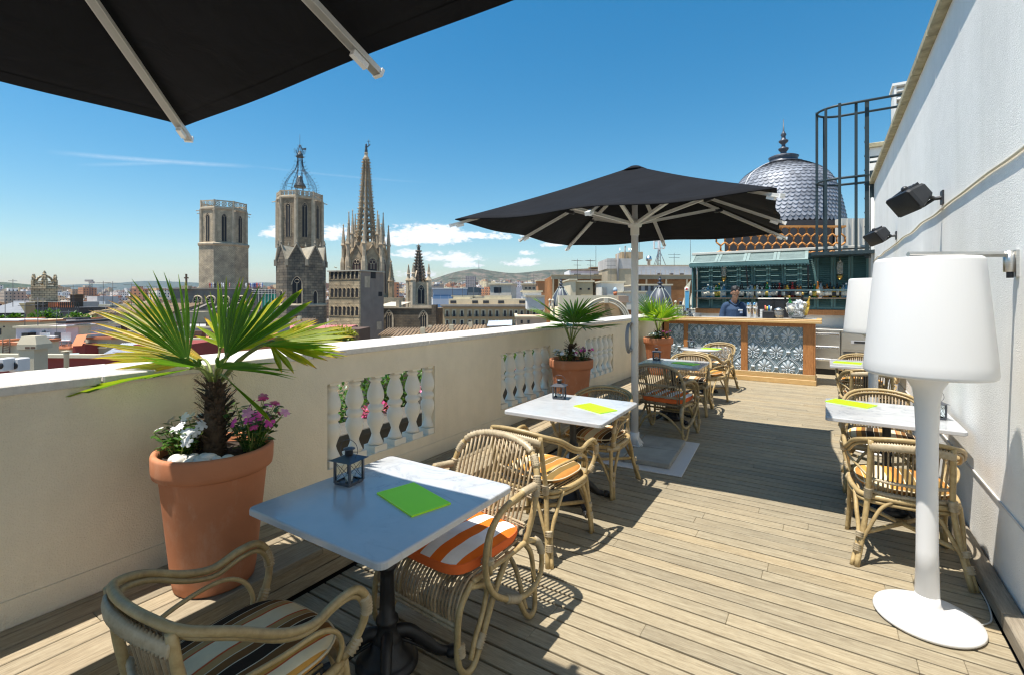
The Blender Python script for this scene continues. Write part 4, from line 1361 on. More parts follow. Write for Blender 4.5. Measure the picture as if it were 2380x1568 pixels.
def flowering(x, y, z, label, seed, petal, R0=.085, H=.14, nl=120, nf=9, fs=.021):
    rnd = random.Random(seed)
    t = thing("periwinkle_plant", label, "flowering plant", (x, y, z), 0, "periwinkles round the palms")
    st, lf = MB(), MB()
    tops = []
    for i in range(nl // 8):
        a = rnd.uniform(0, 6.28); r = R0 * math.sqrt(rnd.random())
        base = Vector((math.cos(a), math.sin(a), 0)) * r * .4
        tip = Vector((math.cos(a), math.sin(a), 0)) * r * 1.5 + Vector((0, 0, H * rnd.uniform(.55, 1.0)))
        c = cr([base, base.lerp(tip, .5) + Vector((0, 0, .02)), tip], 4)
        st.tube(c, .0022, 4); tops.append(tip)
        for k in range(8):
            p = c[1 + k % (len(c) - 1)]
            b_ = rnd.uniform(0, 6.28)
            d = Vector((math.cos(b_), math.sin(b_), rnd.uniform(-.1, .7)))
            leaf(lf, p, d, Vector((0, 0, 1)), rnd.uniform(.035, .058), rnd.uniform(.009, .014))
    lf.build("foliage", PETL, t); st.build("stem", STALK, t)
    for i in range(nf):
        c = tops[i % len(tops)] + Vector((rnd.uniform(-.01, .01), rnd.uniform(-.01, .01), .012))
        n = (Vector((c.x * 5, c.y * 5, .6)) + Vector((rnd.uniform(-.4, .4), rnd.uniform(-.9, .2), 0))).normalized()
        u = n.orthogonal().normalized(); v = n.cross(u)
        fl = MB()
        for k in range(5):
            a = 2 * math.pi * k / 5 + .3
            d = u * math.cos(a) + v * math.sin(a); s = n.cross(d)
            fl.add([c, c + d * fs * .5 + s * fs * .36 + n * .002, c + d * fs + s * fs * .34 - n * .002, c + d * fs * 1.08 - n * .003, c + d * fs - s * fs * .34 - n * .002, c + d * fs * .5 - s * fs * .36 + n * .002], [(0, 1, 2, 3, 4, 5)], True)
        fl.build("blossom", petal if (petal is not MPET or i % 4) else PPET, t)
x, y = POTS[0]
flowering(x - .09 + .02, y - .13, SOILZ, "white flowering periwinkle at the front of the largest pot", 2, WPET, .095, .17, 190, 13, .026)
flowering(x - .14, y - .02, SOILZ, "low white periwinkle behind the front one in the largest pot", 9, WPET, .07, .18, 110, 6, .026)
flowering(x + .12, y + .12, SOILZ, "bushy magenta periwinkle right of the largest palm's trunk", 4, MPET, .12, .24, 300, 17, .026)
x, y = POTS[1]
flowering(x - .02, y - .14, SOILZ, "white and lilac blossoming plant in the middle pot", 6, WPET, .10, .15, 150, 16)
flowering(x + .14, y + .06, SOILZ, "purple blossoming plant in the middle pot", 7, MPET, .08, .17, 120, 11)
x, y = POTS[2]
flowering(x - .02, y - .13, SOILZ, "white blossoming plant in the pot by the bar", 12, WPET, .09, .14, 110, 12)
flowering(x + .15, y + .02, SOILZ, "magenta blossoming plant in the pot by the bar", 13, MPET, .07, .15, 100, 10)
PEBB = pm("white_pebble", (.72, .69, .62), .6, var=.08, vs=15)
random.seed(3)
pb = MB(); pb.sph((0, 0, 0), (.034, .026, .021), 12, 8)
pv = []
for i, (dx, dy) in enumerate(((.02, -.155), (.055, -.165), (.085, -.135), (.10, -.165), (.125, -.13), (.145, -.095), (.16, -.13), (.18, -.08), (.07, -.195), (.20, -.045), (.11, -.10), (.035, -.195))):
    pv.append((POTS[0][0] + dx, POTS[0][1] + dy, SOILZ + .016 + (i % 3) * .006))
first = pb.build("pebble", PEBB)
for i, p in enumerate(pv):
    o = first if i == 0 else first.copy()
    if i: COL.objects.link(o)
    o.location = p; o.rotation_euler = (random.uniform(-.4, .4), random.uniform(-.4, .4), random.uniform(0, 3)); k = random.uniform(.8, 1.25); o.scale = (k, k * random.uniform(.85, 1.1), k)
    tag(o, "smooth white pebble on the soil of the largest pot", "pebble", "white pebbles at the foot of the largest palm")
# ------------------------------------------------------------------ the bar
BARW = wood("bar_timber", ((.24, .095, .03), (.40, .17, .055), (.52, .25, .09)), scale=(10.0, 10.0, 1.2), isl=.15, rough=.5)
BARL = wood("bar_top_timber", ((.42, .25, .09), (.58, .38, .16), (.68, .48, .23)), scale=(1.2, 10.0, 10.0), isl=.1, rough=.45)
ZINC = pm("embossed_zinc", (.56, .62, .66), .42, metal=.25, var=.22, vs=6, bmp=.1, bs=60)
ZINCD = pm("backing_zinc", (.20, .27, .31), .5, metal=.3, var=.25, vs=6)  # panel backing, darker than the raised relief
STONEG = pm("grey_stone_top", (.35, .35, .34), .4, var=.1)
BY = 10.55
def bxx(px, Y):
    r = (px - 1190) / FOC
    d = Y / (math.cos(YAW) + math.sin(YAW) * r)
    return d * (-math.sin(YAW) + math.cos(YAW) * r)

bar = thing("bar_counter", "wooden bar counter with embossed zinc front panels and pale timber edge", "bar counter", (0, 0, 0))
m = MB(); m.bb(-2.9, BY + .02, .19, -.2, BY + .66, 1.13); m.build("carcass", pm("bar_carcass", (.10, .06, .03)), bar)
m = MB(); m.cbox(-2.92, BY - .05, .002, -.15, BY + .70, .095, .004); m.cbox(-2.92, BY - .03, .096, -.165, BY + .69, .19, .004); m.build("plinth", BARL, bar)
for (x, w) in ((-2.86, .10), (-2.46, .085), (-1.35, .12), (-.275, .17)):
    m = MB(); m.cbox(x - w / 2, BY - .022, .191, x + w / 2, BY + .02, 1.128, .004); m.build("post", BARW, bar)
m = MB(); m.cbox(-.188, BY - .02, .191, -.168, BY + .66, 1.128, .003); m.build("end_panel", BARW, bar)
m = MB(); m.cbox(-2.9, BY - .018, 1.06, -.17, BY + .018, 1.127, .003); m.build("top_rail", BARW, bar)
m = MB(); m.cbox(-2.95, BY - .13, 1.129, -.06, BY - .01, 1.178, .006); m.cbox(-2.95, BY - .11, 1.179, -.07, BY + .02, 1.205, .004); m.cbox(-.15, BY - .0, 1.13, -.065, BY + .74, 1.2045, .005); m.build("counter_edge", BARL, bar)
m = MB(); m.bb(-2.95, BY + .021, 1.131, -.152, BY + .74, 1.2); m.build("countertop", STONEG, bar)

def palmette():
    p = MB()
    def petal(bx, bz, ang, L, W):
        M = Matrix.Translation((bx, 0, bz)) @ Matrix.Rotation(ang, 4, 'Y')
        vs, fs = [], []
        K = 7
        for k in range(K + 1):
            s = k / K
            w = W * (math.sin(math.pi * min(1, s * .62 + .06)) ** 1.2) * (1 if s < .8 else (1 - ((s - .8) / .2) ** 2 * .9))
            vs += [(-w, 0, s * L), (-w * .5, -.016 * math.sin(math.pi * (.1 + .85 * s)), s * L), (0, -.010 * math.sin(math.pi * (.1 + .85 * s)), s * L), (w * .5, -.016 * math.sin(math.pi * (.1 + .85 * s)), s * L), (w, 0, s * L)]
        for k in range(K):
            for j in range(4):
                o = k * 5 + j; fs.append((o, o + 5, o + 6, o + 1))
        p.add(vs, fs, True, M)
    petal(0, -.02, 0, .155, .026)
    for i, (a, L) in enumerate(((34, .135), (66, .115), (98, .09))):
        petal(.008 + .006 * i, -.02 - .012 * i, R(a), L, .023); petal(-.008 - .006 * i, -.02 - .012 * i, R(-a), L, .023)
    for s in (1, -1):
        sp = []
        for k in range(22):
            a = k / 21 * 2.2 * math.pi; r = .042 * (1 - k / 25)
            sp.append((s * (.055 + r * math.cos(a + 1.9)), -.004, -.095 + r * math.sin(a + 1.9)))
        p.tube([(s * .012, -.004, -.03)] + sp, .0085, 6)
        # ogee frame and band
        p.tube(cr([(s * .015, -.002, .165), (s * .09, -.002, .115), (s * .165, -.002, .03), (s * .168, -.002, -.05), (s * .11, -.002, -.13), (s * .04, -.002, -.15)], 5), .006, 5)
        p.tube(cr([(s * .012, -.002, .188), (s * .10, -.002, .135), (s * .185, -.002, .04), (s * .19, -.002, -.06)], 5), .0045, 5)
    p.cbox(.165, -.02, -.03, .235, 0, .0, .004); p.cbox(.17, -.024, -.021, .23, -.0, -.009, .003)
    p.sph((.2, -.004, .15), (.014, .010, .014), 8, 6)
    return p
PAL = palmette()
for (a, c) in ((-2.81, -2.503), (-2.417, -1.41), (-1.29, -.36)):
    m = MB(); m.bb(a - .02, BY + .006, .185, c + .02, BY + .014, 1.06)
    m2 = MB()
    for row in range(-1, 4):
        for col in range(-10, 2):
            x = -.60 + col * .4 + (.2 if row % 2 else 0); z = .30 + row * .30
            for (v, f, s) in ((PAL.v, PAL.f, PAL.s),):
                if x - .2 > c or x + .24 < a: continue
                vs = [(max(a - .01, min(c + .01, x + q[0] * 1.02)), BY + .0055 + q[1] * 1.25, max(.187, min(1.065, z + q[2] * 1.02))) for q in v]
                m2.add(vs, f, True)
    pnl = m.build("zinc_panel", ZINCD, bar)
    m2.build("palmette_relief", ZINC, pnl)

# back bar of old green shutters
TEAL = pm("teal_shutter", (.075, .165, .165), .6, var=.25, vs=5, bmp=.15, bs=50, isl=.15)
TEALP = pm("pale_teal_shutter", (.22, .29, .27), .65, var=.2, vs=5, bmp=.15, bs=50, isl=.12)
CRWALL = stucco("cream_wall", (.62, .60, .54), 60, .4)
BB = 12.75
bb_ = thing("back_bar", "back bar built of old teal louvred shutters with a bottle shelf and louvred awning", "back bar", (0, 0, 0))
m = MB(); m.bb(-2.72, BB + .06, -.05, .8, BB + .3, 2.60); m.build("wall", CRWALL, bb_)
m = MB(); m.cbox(-2.74, BB - .04, 1.22, .79, BB + .05, 1.335, .006); m.build("beam", BARW, bb_)
n = 11
wS = 3.46 / n
for k in range(n):
    x0 = -2.70 + k * wS
    m = MB()
    fw = .045
    m.bb(x0 + .004, BB, 1.34, x0 + fw, BB + .045, 2.58); m.bb(x0 + wS - fw, BB, 1.34, x0 + wS - .004, BB + .045, 2.58)
    for z0, z1 in ((1.34, 1.40), (1.585, 1.66), (2.50, 2.58)):
        m.bb(x0 + fw, BB + .002, z0, x0 + wS - fw, BB + .043, z1)
    m.bb(x0 + fw, BB + .040, 1.4, x0 + wS - fw, BB + .042, 2.5)
    z = 1.41
    while z < 2.49:
        if not 1.56 < z < 1.67:
            m.add([(x0 + fw, BB + .004, z), (x0 + wS - fw, BB + .004, z), (x0 + wS - fw, BB + .036, z + .034), (x0 + fw, BB + .036, z + .034),
                   (x0 + fw, BB + .004, z + .006), (x0 + wS - fw, BB + .004, z + .006), (x0 + wS - fw, BB + .036, z + .040), (x0 + fw, BB + .036, z + .040)],
                  [(0, 1, 2, 3), (7, 6, 5, 4), (0, 4, 5, 1), (2, 6, 7, 3)])
        z += .043
    m.build("shutter", TEAL, bb_)
# awning
for k in range(4):
    x0 = -2.78 + k * .615
    A = Vector((0, BB + .02, 2.66)); B = Vector((0, BB - .42, 2.42))
    d = (B - A); L = d.length; d.normalize()
    M = Matrix((Vector((1, 0, 0)), d, Vector((1, 0, 0)).cross(d))).transposed().to_4x4(); M.translation = A
    m = MB()
    W = .607
    m.bb(x0, 0, -.015, x0 + .06, L, .02, M); m.bb(x0 + W - .06, 0, -.015, x0 + W, L, .02, M)
    m.bb(x0 + .06, 0, -.014, x0 + W - .06, .05, .019, M); m.bb(x0 + .06, L - .05, -.014, x0 + W - .06, L, .019, M)
    q = .06
    while q < L - .07:
        m.bb(x0 + .06, q, -.008, x0 + W - .06, q + .024, .006, M @ Matrix.Translation((0, 0, .006)))
        q += .036
    m.build("awning_panel", TEALP, bb_)
m = MB(); m.cbox(-2.82, BB - .05, 2.655, .82, BB + .34, 2.71, .006); m.build("ledge", pm("ledge_stone", (.58, .56, .5), .8), bb_)
m = MB()
m.bb(-2.80, BB - .435, 2.345, -.31, BB - .405, 2.415)
for k in range(40):
    x = -2.79 + k * .0625
    m.prism([(x, BB - .43, 2.346), (x + .058, BB - .43, 2.346), (x + .045, BB - .43, 2.315), (x + .013, BB - .43, 2.315)], (0, .02, 0))
m.build("valance", TEAL, bb_)
for x in (-2.72, -1.55, -.33):
    m = MB(); m.tube([(x, BB - .40, 2.35), (x, BB - .12, 1.95), (x, BB - .02, 1.7)], .018, 8); m.build("awning_strut", SPKW, bb_)
# end shutter on the left
m = MB(); m.bb(-2.745, BB - .40, 1.34, -2.715, BB - .02, 2.42)
m.build("end_shutter", TEAL, bb_)
m = MB(); m.cbox(-2.72, BB - .19, 1.575, .79, BB - .01, 1.60, .003); m.build("shelf", pm("shelf_board", (.38, .27, .18), .5), bb_)
m = MB(); m.bb(-2.72, BB - .195, 1.745, .79, BB - .187, 1.782); m.build("shelf_rail", pm("rail_green", (.20, .30, .30), .25), bb_)
m = MB(); m.cbox(-2.74, BB - .5, .90, -.28, BB + .05, .94, .004); m.bb(-2.72, BB - .46, .1, -.3, BB + .04, .90); m.build("work_counter", STEEL, bb_)

# bottles
def gl(name, col, rough=.08, tr=.55):
    m, nt, b = nmat(name)
    b.inputs["Base Color"].default_value = (*col, 1); b.inputs["Roughness"].default_value = rough
    b.inputs["Transmission Weight"].default_value = tr; b.inputs["IOR"].default_value = 1.3
    return m
GCOL = {"clear": gl("clear_glass", (.75, .82, .85), .06, .7), "blue": gl("blue_glass", (.12, .35, .55)), "green": gl("green_glass", (.03, .20, .05)), "amber": gl("amber_glass", (.42, .15, .02)),
        "dark": gl("dark_glass", (.015, .014, .012), .08, .1), "straw": gl("straw_glass", (.75, .50, .08)), "red": gl("red_glass", (.30, .03, .02))}
LBL = pm("paper_label", (.68, .64, .54), .7, var=.1, vs=30); LBLB = pm("dark_paper_label", (.04, .04, .05), .6); LBLY = pm("yellow_paper_label", (.62, .45, .08), .6)
CAPS = {"black": BLKPL, "gold": pm("gold_foil", (.62, .40, .10), .3, metal=.8), "white": CAPP, "orange": pm("orange_cap", (.75, .20, .02), .5), "red": pm("red_cap", (.4, .02, .02), .5)}
def bottle(kind, h, r, cap, lab, label, group="bottles on the back bar shelf"):
    t = thing("bottle", label, "bottle", (0, 0, 0), 0, group)
    m = MB(); m.lathe([(0, .002), (r * .9, .002), (r, .012), (r, h * .55), (r * .92, h * .63), (r * .45, h * .74), (r * .36, h * .80), (r * .36, h * .93)], n=14); m.build("glass", GCOL[kind], t)
    m = MB(); m.lathe([(r * .42, h * .90), (r * .42, h * .995), (r * .3, h), (0, h)], n=12); m.build("cap", CAPS[cap], t)
    m = MB(); m.lathe([(r + .0012, h * .14), (r + .0012, h * .45)], n=14); m.build("paper_label", lab, t)
    return t
protos = [bottle("clear", .29, .038, "black", LBL, "clear spirit bottle with pale label on the back bar shelf"),
          bottle("blue", .27, .038, "white", LBL, "bluish bottle with white cap on the back bar shelf"),
          bottle("green", .30, .037, "gold", LBLY, "green bottle with yellow label on the back bar shelf"),
          bottle("dark", .31, .036, "black", LBL, "dark wine bottle with pale label on the back bar shelf"),
          bottle("amber", .28, .042, "black", LBL, "amber whisky bottle with black cap on the back bar shelf"),
          bottle("amber", .34, .038, "orange", LBL, "tall amber bottle with orange cap, standing out on the shelf"),
          bottle("straw", .26, .045, "black", LBLB, "squat straw coloured bottle with dark label on the back bar shelf"),
          bottle("red", .29, .036, "red", LBLB, "reddish liqueur bottle on the back bar shelf")]
order = [0, 0, 1, 1, 0, 2, 2, 0, 1, 3, 3, 0, 1, 0, 6, 0, 3, 0, 3, 2, 1, 3, 3, 3, 7, 3, 4, 6, 3, 7, 3, 4, 4, 3, 2, 5, 0, 4, 4, 3, 6, 3, 6, 0, 1, 6, 4]
used = set()
random.seed(4)
xs = [1634, 1640, 1646, 1653, 1659, 1665, 1671, 1677, 1683, 1720, 1725, 1739, 1744, 1748, 1754, 1760, 1766, 1771, 1777, 1783, 1789, 1795, 1801, 1807, 1812, 1818, 1824, 1830, 1836, 1842, 1848, 1854, 1861, 1885, 1893, 1901, 1908, 1915, 1922, 1930, 1938, 1946, 1953, 1960, 1967]
for i, px in enumerate(xs):
    k = order[i % len(order)]
    p = protos[k]
    loc = (bxx(px, BB - .1), BB - .10 + random.uniform(-.03, .03), 1.6005)
    if k in used: o = copy_tree(p, loc, random.uniform(0, 6))
    else:
        o = p; o.location = loc; used.add(k)
    s = random.uniform(.95, 1.2); o.scale = (s * .98, s * .98, s)

# hanging glass lamps in front of the shutters
LBULB = gl("lamp_glass", (.80, .80, .76), .05, .8)
BRASS = pm("aged_brass", (.42, .26, .07), .35, metal=.9)
for px, lab in ((1682, "glass cylinder lamp with brass bottom hanging on the shutters above the bartender"), (1952, "glass cylinder lamp with brass bottom hanging on the shutters over the fridges")):
    x = bxx(px, BB - .15)
    t = thing("pendant_lamp", lab, "lamp", (x, BB - .13, 2.0), 0, "glass lamps on the shutters")
    m = MB(); m.lathe([(.055, .10), (.055, .34), (.04, .37), (.012, .38)], n=16); m.build("glass", LBULB, t)
    m = MB(); m.lathe([(.0, -.02), (.035, -.01), (.052, .04), (.057, .098)], n=16); m.build("cup", BRASS, t)
    m = MB(); m.tube([(0, 0, .38), (0, 0, .47), (0, .1, .50)], .006, 6); m.build("arm", BRASS, t)

# things on the counter
CY_ = BY + .30
CZ = 1.2005
CHRM = pm("polished_steel", (.72, .72, .72), .12, metal=1.0, var=.03)
def shaker(px, lab):
    t = thing("cocktail_shaker", lab, "shaker", (bxx(px, CY_), CY_, CZ), 0, "steel cocktail shakers on the bar")
    m = MB(); m.lathe([(0, .002), (.036, .002), (.038, .01), (.050, .19), (.051, .20), (.048, .20), (.044, .15)], n=20); m.build("tumbler", CHRM, t)
    m = MB(); m.lathe([(.053, .19), (.048, .26), (.043, .30), (.040, .305), (0, .305)], n=20); m.build("cup", CHRM, t)
shaker(1741, "steel cocktail shaker next to the bartender's arm"); shaker(1755, "second steel shaker, beside the stack of white cups")
WCUP = pm("white_china", (.8, .8, .78), .3, var=.03)
t = thing("cup_stack", "stack of small white cups on the bar between shaker and black caddy", "cups", (bxx(1771, CY_), CY_, CZ))
for k in range(5):
    m = MB(); m.lathe([(.030, .002 + .034 * k), (.040, .03 + .034 * k), (.041, .034 + .034 * k)], n=16); m.build("cup", WCUP, t)
t = thing("straw_caddy", "black bar caddy with straws and napkins on the counter", "caddy", (bxx(1786, CY_ - .05), CY_ - .05, CZ))
m = MB(); m.cbox(-.10, -.07, .001, .10, .07, .14, .006); m.build("box", BLKPL, t)
for k, (c, nm) in enumerate((((.7, .15, .1), "straw_red"), ((.75, .6, .1), "straw_yellow"), ((.1, .3, .6), "straw_blue"), ((.75, .75, .72), "straw_white"))):
    mt_ = pm(nm, c, .5)
    m = MB(); m.tube([(-.05 + k * .03, 0, .13), (-.055 + k * .035, 0, .25 - .02 * (k % 2))], .012, 6); m.build("straw_bundle", mt_, t)
t = thing("glass_jar", "glass biscuit jar with grey lid on the bar", "jar", (bxx(1810, CY_), CY_, CZ))
m = MB(); m.lathe([(.075, .002), (.085, .02), (.085, .13), (.07, .155)], n=20); m.build("glass", LBULB, t)
m = MB(); m.lathe([(.0, .005), (.07, .006), (.07, .06), (0, .065)], n=18); m.build("filling", pm("biscuits", (.45, .28, .10), .8, var=.4, vs=40), t)
m = MB(); m.lathe([(.09, .155), (.09, .175), (.04, .20), (.02, .21), (0, .21)], n=20); m.build("lid", STEEL, t)
t = thing("till_screen", "black cash register with its pale top edge behind the counter", "cash register", (bxx(1797, CY_ + .3), CY_ + .3, CZ))
m = MB(); m.cbox(-.27, -.03, .0, .27, .09, .37, .008); m.build("housing", BLKPL, t)
m = MB(); m.cbox(-.28, -.04, .371, .28, .10, .39, .004); m.build("top_edge", STEEL, t)
m = MB(); m.bb(-.015, -.05, .02, .015, -.031, .36); m.build("divider", IRON, t)
# ice bucket
ix = bxx(1853, CY_)
t = thing("ice_bucket", "clear plastic ice bucket heaped with ice on the bar's end", "ice bucket", (ix, CY_, CZ))
m = MB(); m.lathe([(.13, .02), (.14, .03), (.18, .20), (.195, .30), (.19, .30), (.172, .2), (.13, .035)], n=28); m.build("tub", gl("clear_plastic", (.85, .88, .9), .05, .9), t)
m = MB(); m.lathe([(.0, .0), (.11, .0), (.10, .02), (0, .02)], n=20); m.build("foot", LBULB, t)
random.seed(9)
ICE = pm("crushed_ice", (.80, .83, .86), .3, var=.05)
m = MB()
for k in range(150):
    a, r_, z = random.uniform(0, 6.28), math.sqrt(random.random()), random.uniform(.05, .30)
    rr = (.12 + .05 * z / .3) * r_
    M = Matrix.Translation((rr * math.cos(a), rr * math.sin(a), z + .06 * (1 - r_))) @ Matrix.Rotation(random.uniform(0, 3), 4, Vector((random.random(), random.random(), random.random())).normalized())
    m.bb(-.02, -.018, -.016, .02, .018, .016, M)
tag(m.build("ice_heap", ICE), "heap of crushed ice in the clear bucket", "ice", kind="stuff").location = (ix, CY_, CZ)
for (dx, dy, tilt, k, cap, lab, s) in ((-.08, -.06, -8, "green", "gold", "green sparkling wine bottle standing in the ice bucket", 1.25), (.06, .05, 4, "dark", "gold", "champagne bottle with gold foil in the middle of the ice bucket", 1.45),
                                    (.12, -.05, 14, "straw", "gold", "golden bottle leaning at the ice bucket's rim", 1.2), (-.12, .06, -15, "dark", "black", "dark bottle leaning at the back of the ice bucket", 1.2)):
    b_ = bottle(k, .30, .040, cap, LBLY if k == "straw" else LBL, lab, "bottles in the ice bucket")
    b_.location = (ix + dx, CY_ + dy, CZ + .07); b_.rotation_euler = (0, R(tilt), 0); b_.scale = (s * .9, s * .9, s)
# beer tap
tx = bxx(1597, CY_ + .1)
t = thing("beer_tap", "slanted beer tap column with blue front and round badge at the bar's end", "beer tap", (tx, CY_ + .1, CZ))
m = MB(); m.cbox(-.06, -.06, .0, .06, .06, .04, .006); m.prism([(-.045, -.03, .04), (.045, -.03, .04), (.06, -.03, .62), (.09, -.03, .78), (-.05, -.03, .62)], (0, .06, 0)); m.build("column", CHRM, t)
m = MB(); m.prism([(-.03, -.034, .12), (.04, -.034, .12), (.05, -.034, .54), (-.035, -.034, .54)], (0, .003, 0)); m.build("front_plate", pm("tap_blue", (.08, .30, .50), .3), t)
m = MB(); m.lathe([(0, 0), (.045, 0), (.045, .008), (0, .008)], n=20, m=Matrix.Translation((.0, -.034, .585)) @ Matrix.Rotation(R(90), 4, 'X')); m.build("badge", CAPP, t)
m = MB(); m.lathe([(0, 0), (.024, 0), (.024, .004), (0, .004)], n=16, m=Matrix.Translation((.0, -.0425, .585)) @ Matrix.Rotation(R(90), 4, 'X')); m.build("emblem", CAPS["red"], t)
copy_tree(L0, (bxx(1582, CY_ + .12), CY_ + .12, CZ), R(10), "tall tin lantern at the parapet end of the bar counter", (1.5, 1.5, 1.9))
copy_tree(L0, (bxx(1598, CY_ - .14), CY_ - .14, CZ), R(4), "small tin lantern standing in front of the beer tap on the bar", (1.15, 1.15, 1.1))
t = thing("tray_stack", "low stack of round grey trays beside the beer tap", "tray", (bxx(1615, CY_ + .1), CY_ + .1, CZ))
for k in range(4):
    m = MB(); m.lathe([(0, .002 + .018 * k), (.13, .002 + .018 * k), (.14, .016 + .018 * k), (.135, .018 + .018 * k)], n=22); m.build("tray", STEEL, t)

# steel fridges behind the bar
def fridge(x0, x1, label, drawers):
    t = thing("steel_fridge", label, "fridge", (x0, 12.15, 0), 0, "steel fridges behind the bar")
    W = x1 - x0
    m = MB(); m.cbox(0, .02, .12, W, .58, .90, .004); m.build("cabinet", STEEL, t)
    m = MB(); m.cbox(-.01, -.02, .901, W + .01, .59, .945, .004); m.build("worktop", STEEL, t)
    m = MB(); m.bb(.02, .05, .0, W - .02, .5, .12); m.build("base", IRON, t)
    if drawers:
        for k, (z0, z1) in enumerate(((.62, .87), (.36, .60), (.14, .34))):
            d = MB(); d.cbox(.015, -.012, z0, W - .015, .019, z1, .004); dr = d.build("drawer", STEEL, t)
            h = MB(); h.cbox(.02, -.04, z1 - .05, W - .02, -.013, z1 - .012, .006); h.build("handle", CHRM, dr)
    else:
        d = MB(); d.cbox(.01, -.01, .55, W - .01, .019, .88, .004); d.build("door", STEEL, t)
        c = MB(); c.cbox(.17, -.02, .67, W - .04, -.0105, .74, .004); cp = c.build("control_panel", pm("panel_grey", (.45, .46, .48), .4), t)
        g = MB(); g.cbox(.22, -.024, .685, .40, -.0205, .725, .003); g.build("display", BLKPL, cp)
        v = MB()
        for k in range(7): v.bb(.04 + .0, -.002, .30 + .03 * k, W * .45, .019, .318 + .03 * k); v.bb(W * .52, -.002, .30 + .03 * k, W - .04, .019, .318 + .03 * k)
        v.build("vent", IRON, t)
fridge(-.27, .25, "steel drawer fridge with three drawers right of the bar counter", True)
fridge(.26, .79, "steel fridge with control panel and vents beside the white wall", False)

# ------------------------------------------------------------------ the bartender
SKIN = pm("skin", (.38, .20, .125), .5, var=.06, vs=20)
HAIRM = pm("black_hair", (.012, .011, .011), .55, var=.3, vs=60, bmp=.6, bs=160)
POLO = pm("navy_polo", (.022, .05, .105), .85, var=.15, vs=8, bmp=.4, bs=25, bd=.01)
TROUS = pm("dark_trousers", (.015, .016, .02), .9)
def remesh(o, v=.011, sm=4):
    r = o.modifiers.new("fuse", 'REMESH'); r.mode = 'VOXEL'; r.voxel_size = v; r.use_smooth_shade = True
    s = o.modifiers.new("soften", 'SMOOTH'); s.factor = .5; s.iterations = sm
    return o
px_ = bxx(1707, 11.35)
pr_ = thing("person", "bartender in a navy polo shirt looking down behind the bar", "person", (px_, 11.35, .0), R(20))
K = 1.06
b_ = MB()
def limb(pts, rad, flat=1.0, mb=None): (mb or b_).tube(cr(pts, 4), [r for a, c in zip(rad, rad[1:]) for r in [a + (c - a) * k / 4 for k in range(4)]] + [rad[-1]], 12, flat=flat)
HC = Vector((0, -.075, 1.70))
tilt = Matrix.Translation(HC) @ Matrix.Rotation(R(24), 4, 'X')
b_.sph((0, 0, .035), (.078, .098, .088), 18, 12, tilt)               # skull
b_.sph((0, -.028, -.045), (.060, .068, .085), 16, 12, tilt)           # jaw and face
b_.sph((0, -.095, -.030), (.013, .020, .024), 8, 6, tilt)             # nose
b_.sph((0, -.088, .012), (.050, .014, .012), 10, 6, tilt)             # brow
b_.sph((0, -.085, -.075), (.026, .012, .009), 8, 6, tilt)             # mouth
b_.sph((0, -.075, -.112), (.026, .022, .018), 8, 6, tilt)             # chin
for s in (1, -1): b_.sph((s * .080, .008, -.015), (.012, .024, .034), 8, 6, tilt)   # ears
limb([(0, .02, 1.44), (0, .0, 1.54), (0, -.05, 1.64)], [.066, .058, .055])
limb([(0, .01, .95), (0, .015, 1.1), (0, .02, 1.3), (0, .02, 1.45)], [.15, .145, .165, .10], 1.0)
for s in (1, -1):
    limb([(s * .165, .02, 1.43), (s * .215, .02, 1.27), (s * .235, -.02, 1.13), (s * .20, -.18, 1.03), (s * .12, -.29, 1.01)], [.058, .048, .040, .036, .026])
    hb = Vector((s * .105, -.315, 1.005))
    b_.sph(hb, (.036, .044, .018), 10, 6)
    for k, (dx, L) in enumerate(((-.026, .055), (-.009, .066), (.009, .062), (.026, .05))):
        b_.tube([hb + Vector((dx, -.03, 0)), hb + Vector((dx * 1.1, -.03 - L * .6, -.006)), hb + Vector((dx * 1.1, -.03 - L, -.028))], [.0095, .009, .0075], 7)
    b_.tube([hb + Vector((-s * .03, .0, 0)), hb + Vector((-s * .055, -.03, -.01)), hb + Vector((-s * .055, -.055, -.018))], [.012, .0105, .009], 7)
    limb([(s * .09, .0, .95), (s * .10, -.01, .52), (s * .11, .0, .10), (s * .11, -.04, .045)], [.085, .062, .045, .04])
    b_.sph((s * .11, -.08, .04), (.045, .12, .038), 10, 6)
remesh(b_.build("body", SKIN, pr_), .009, 3)
s_ = MB()
b0 = b_; b_ = s_
limb([(0, .01, .92), (0, .015, 1.06), (0, .02, 1.22), (0, .02, 1.36), (0, .02, 1.47)], [.168, .165, .178, .180, .085])
for s in (1, -1):
    limb([(s * .10, .02, 1.45), (s * .175, .02, 1.42), (s * .225, .02, 1.28), (s * .245, .0, 1.17)], [.07, .074, .068, .067])
b_ = b0
remesh(s_.build("polo_shirt", POLO, pr_), .012, 4)
c_ = MB(); c_.tube(cr([(.075, .055, 1.53), (.08, -.01, 1.515), (.035, -.085, 1.46), (.0, -.115, 1.43)], 4), .014, 6, flat=1.6); c_.tube(cr([(-.075, .055, 1.53), (-.08, -.01, 1.515), (-.035, -.085, 1.46), (.0, -.115, 1.43)], 4), .014, 6, flat=1.6); c_.tube(cr([(.075, .055, 1.53), (0, .085, 1.54), (-.075, .055, 1.53)], 4), .014, 6, flat=1.6); c_.build("collar", POLO, pr_)
tr_ = MB()
b_ = tr_
for s in (1, -1): limb([(s * .085, .0, .98), (s * .10, -.01, .52), (s * .11, .0, .08)], [.105, .08, .065])
b_ = b0
remesh(tr_.build("trousers", TROUS, pr_), .014, 2)
h_ = MB()
h_.sph((0, .018, .058), (.087, .098, .082), 18, 12, tilt)
random.seed(2)
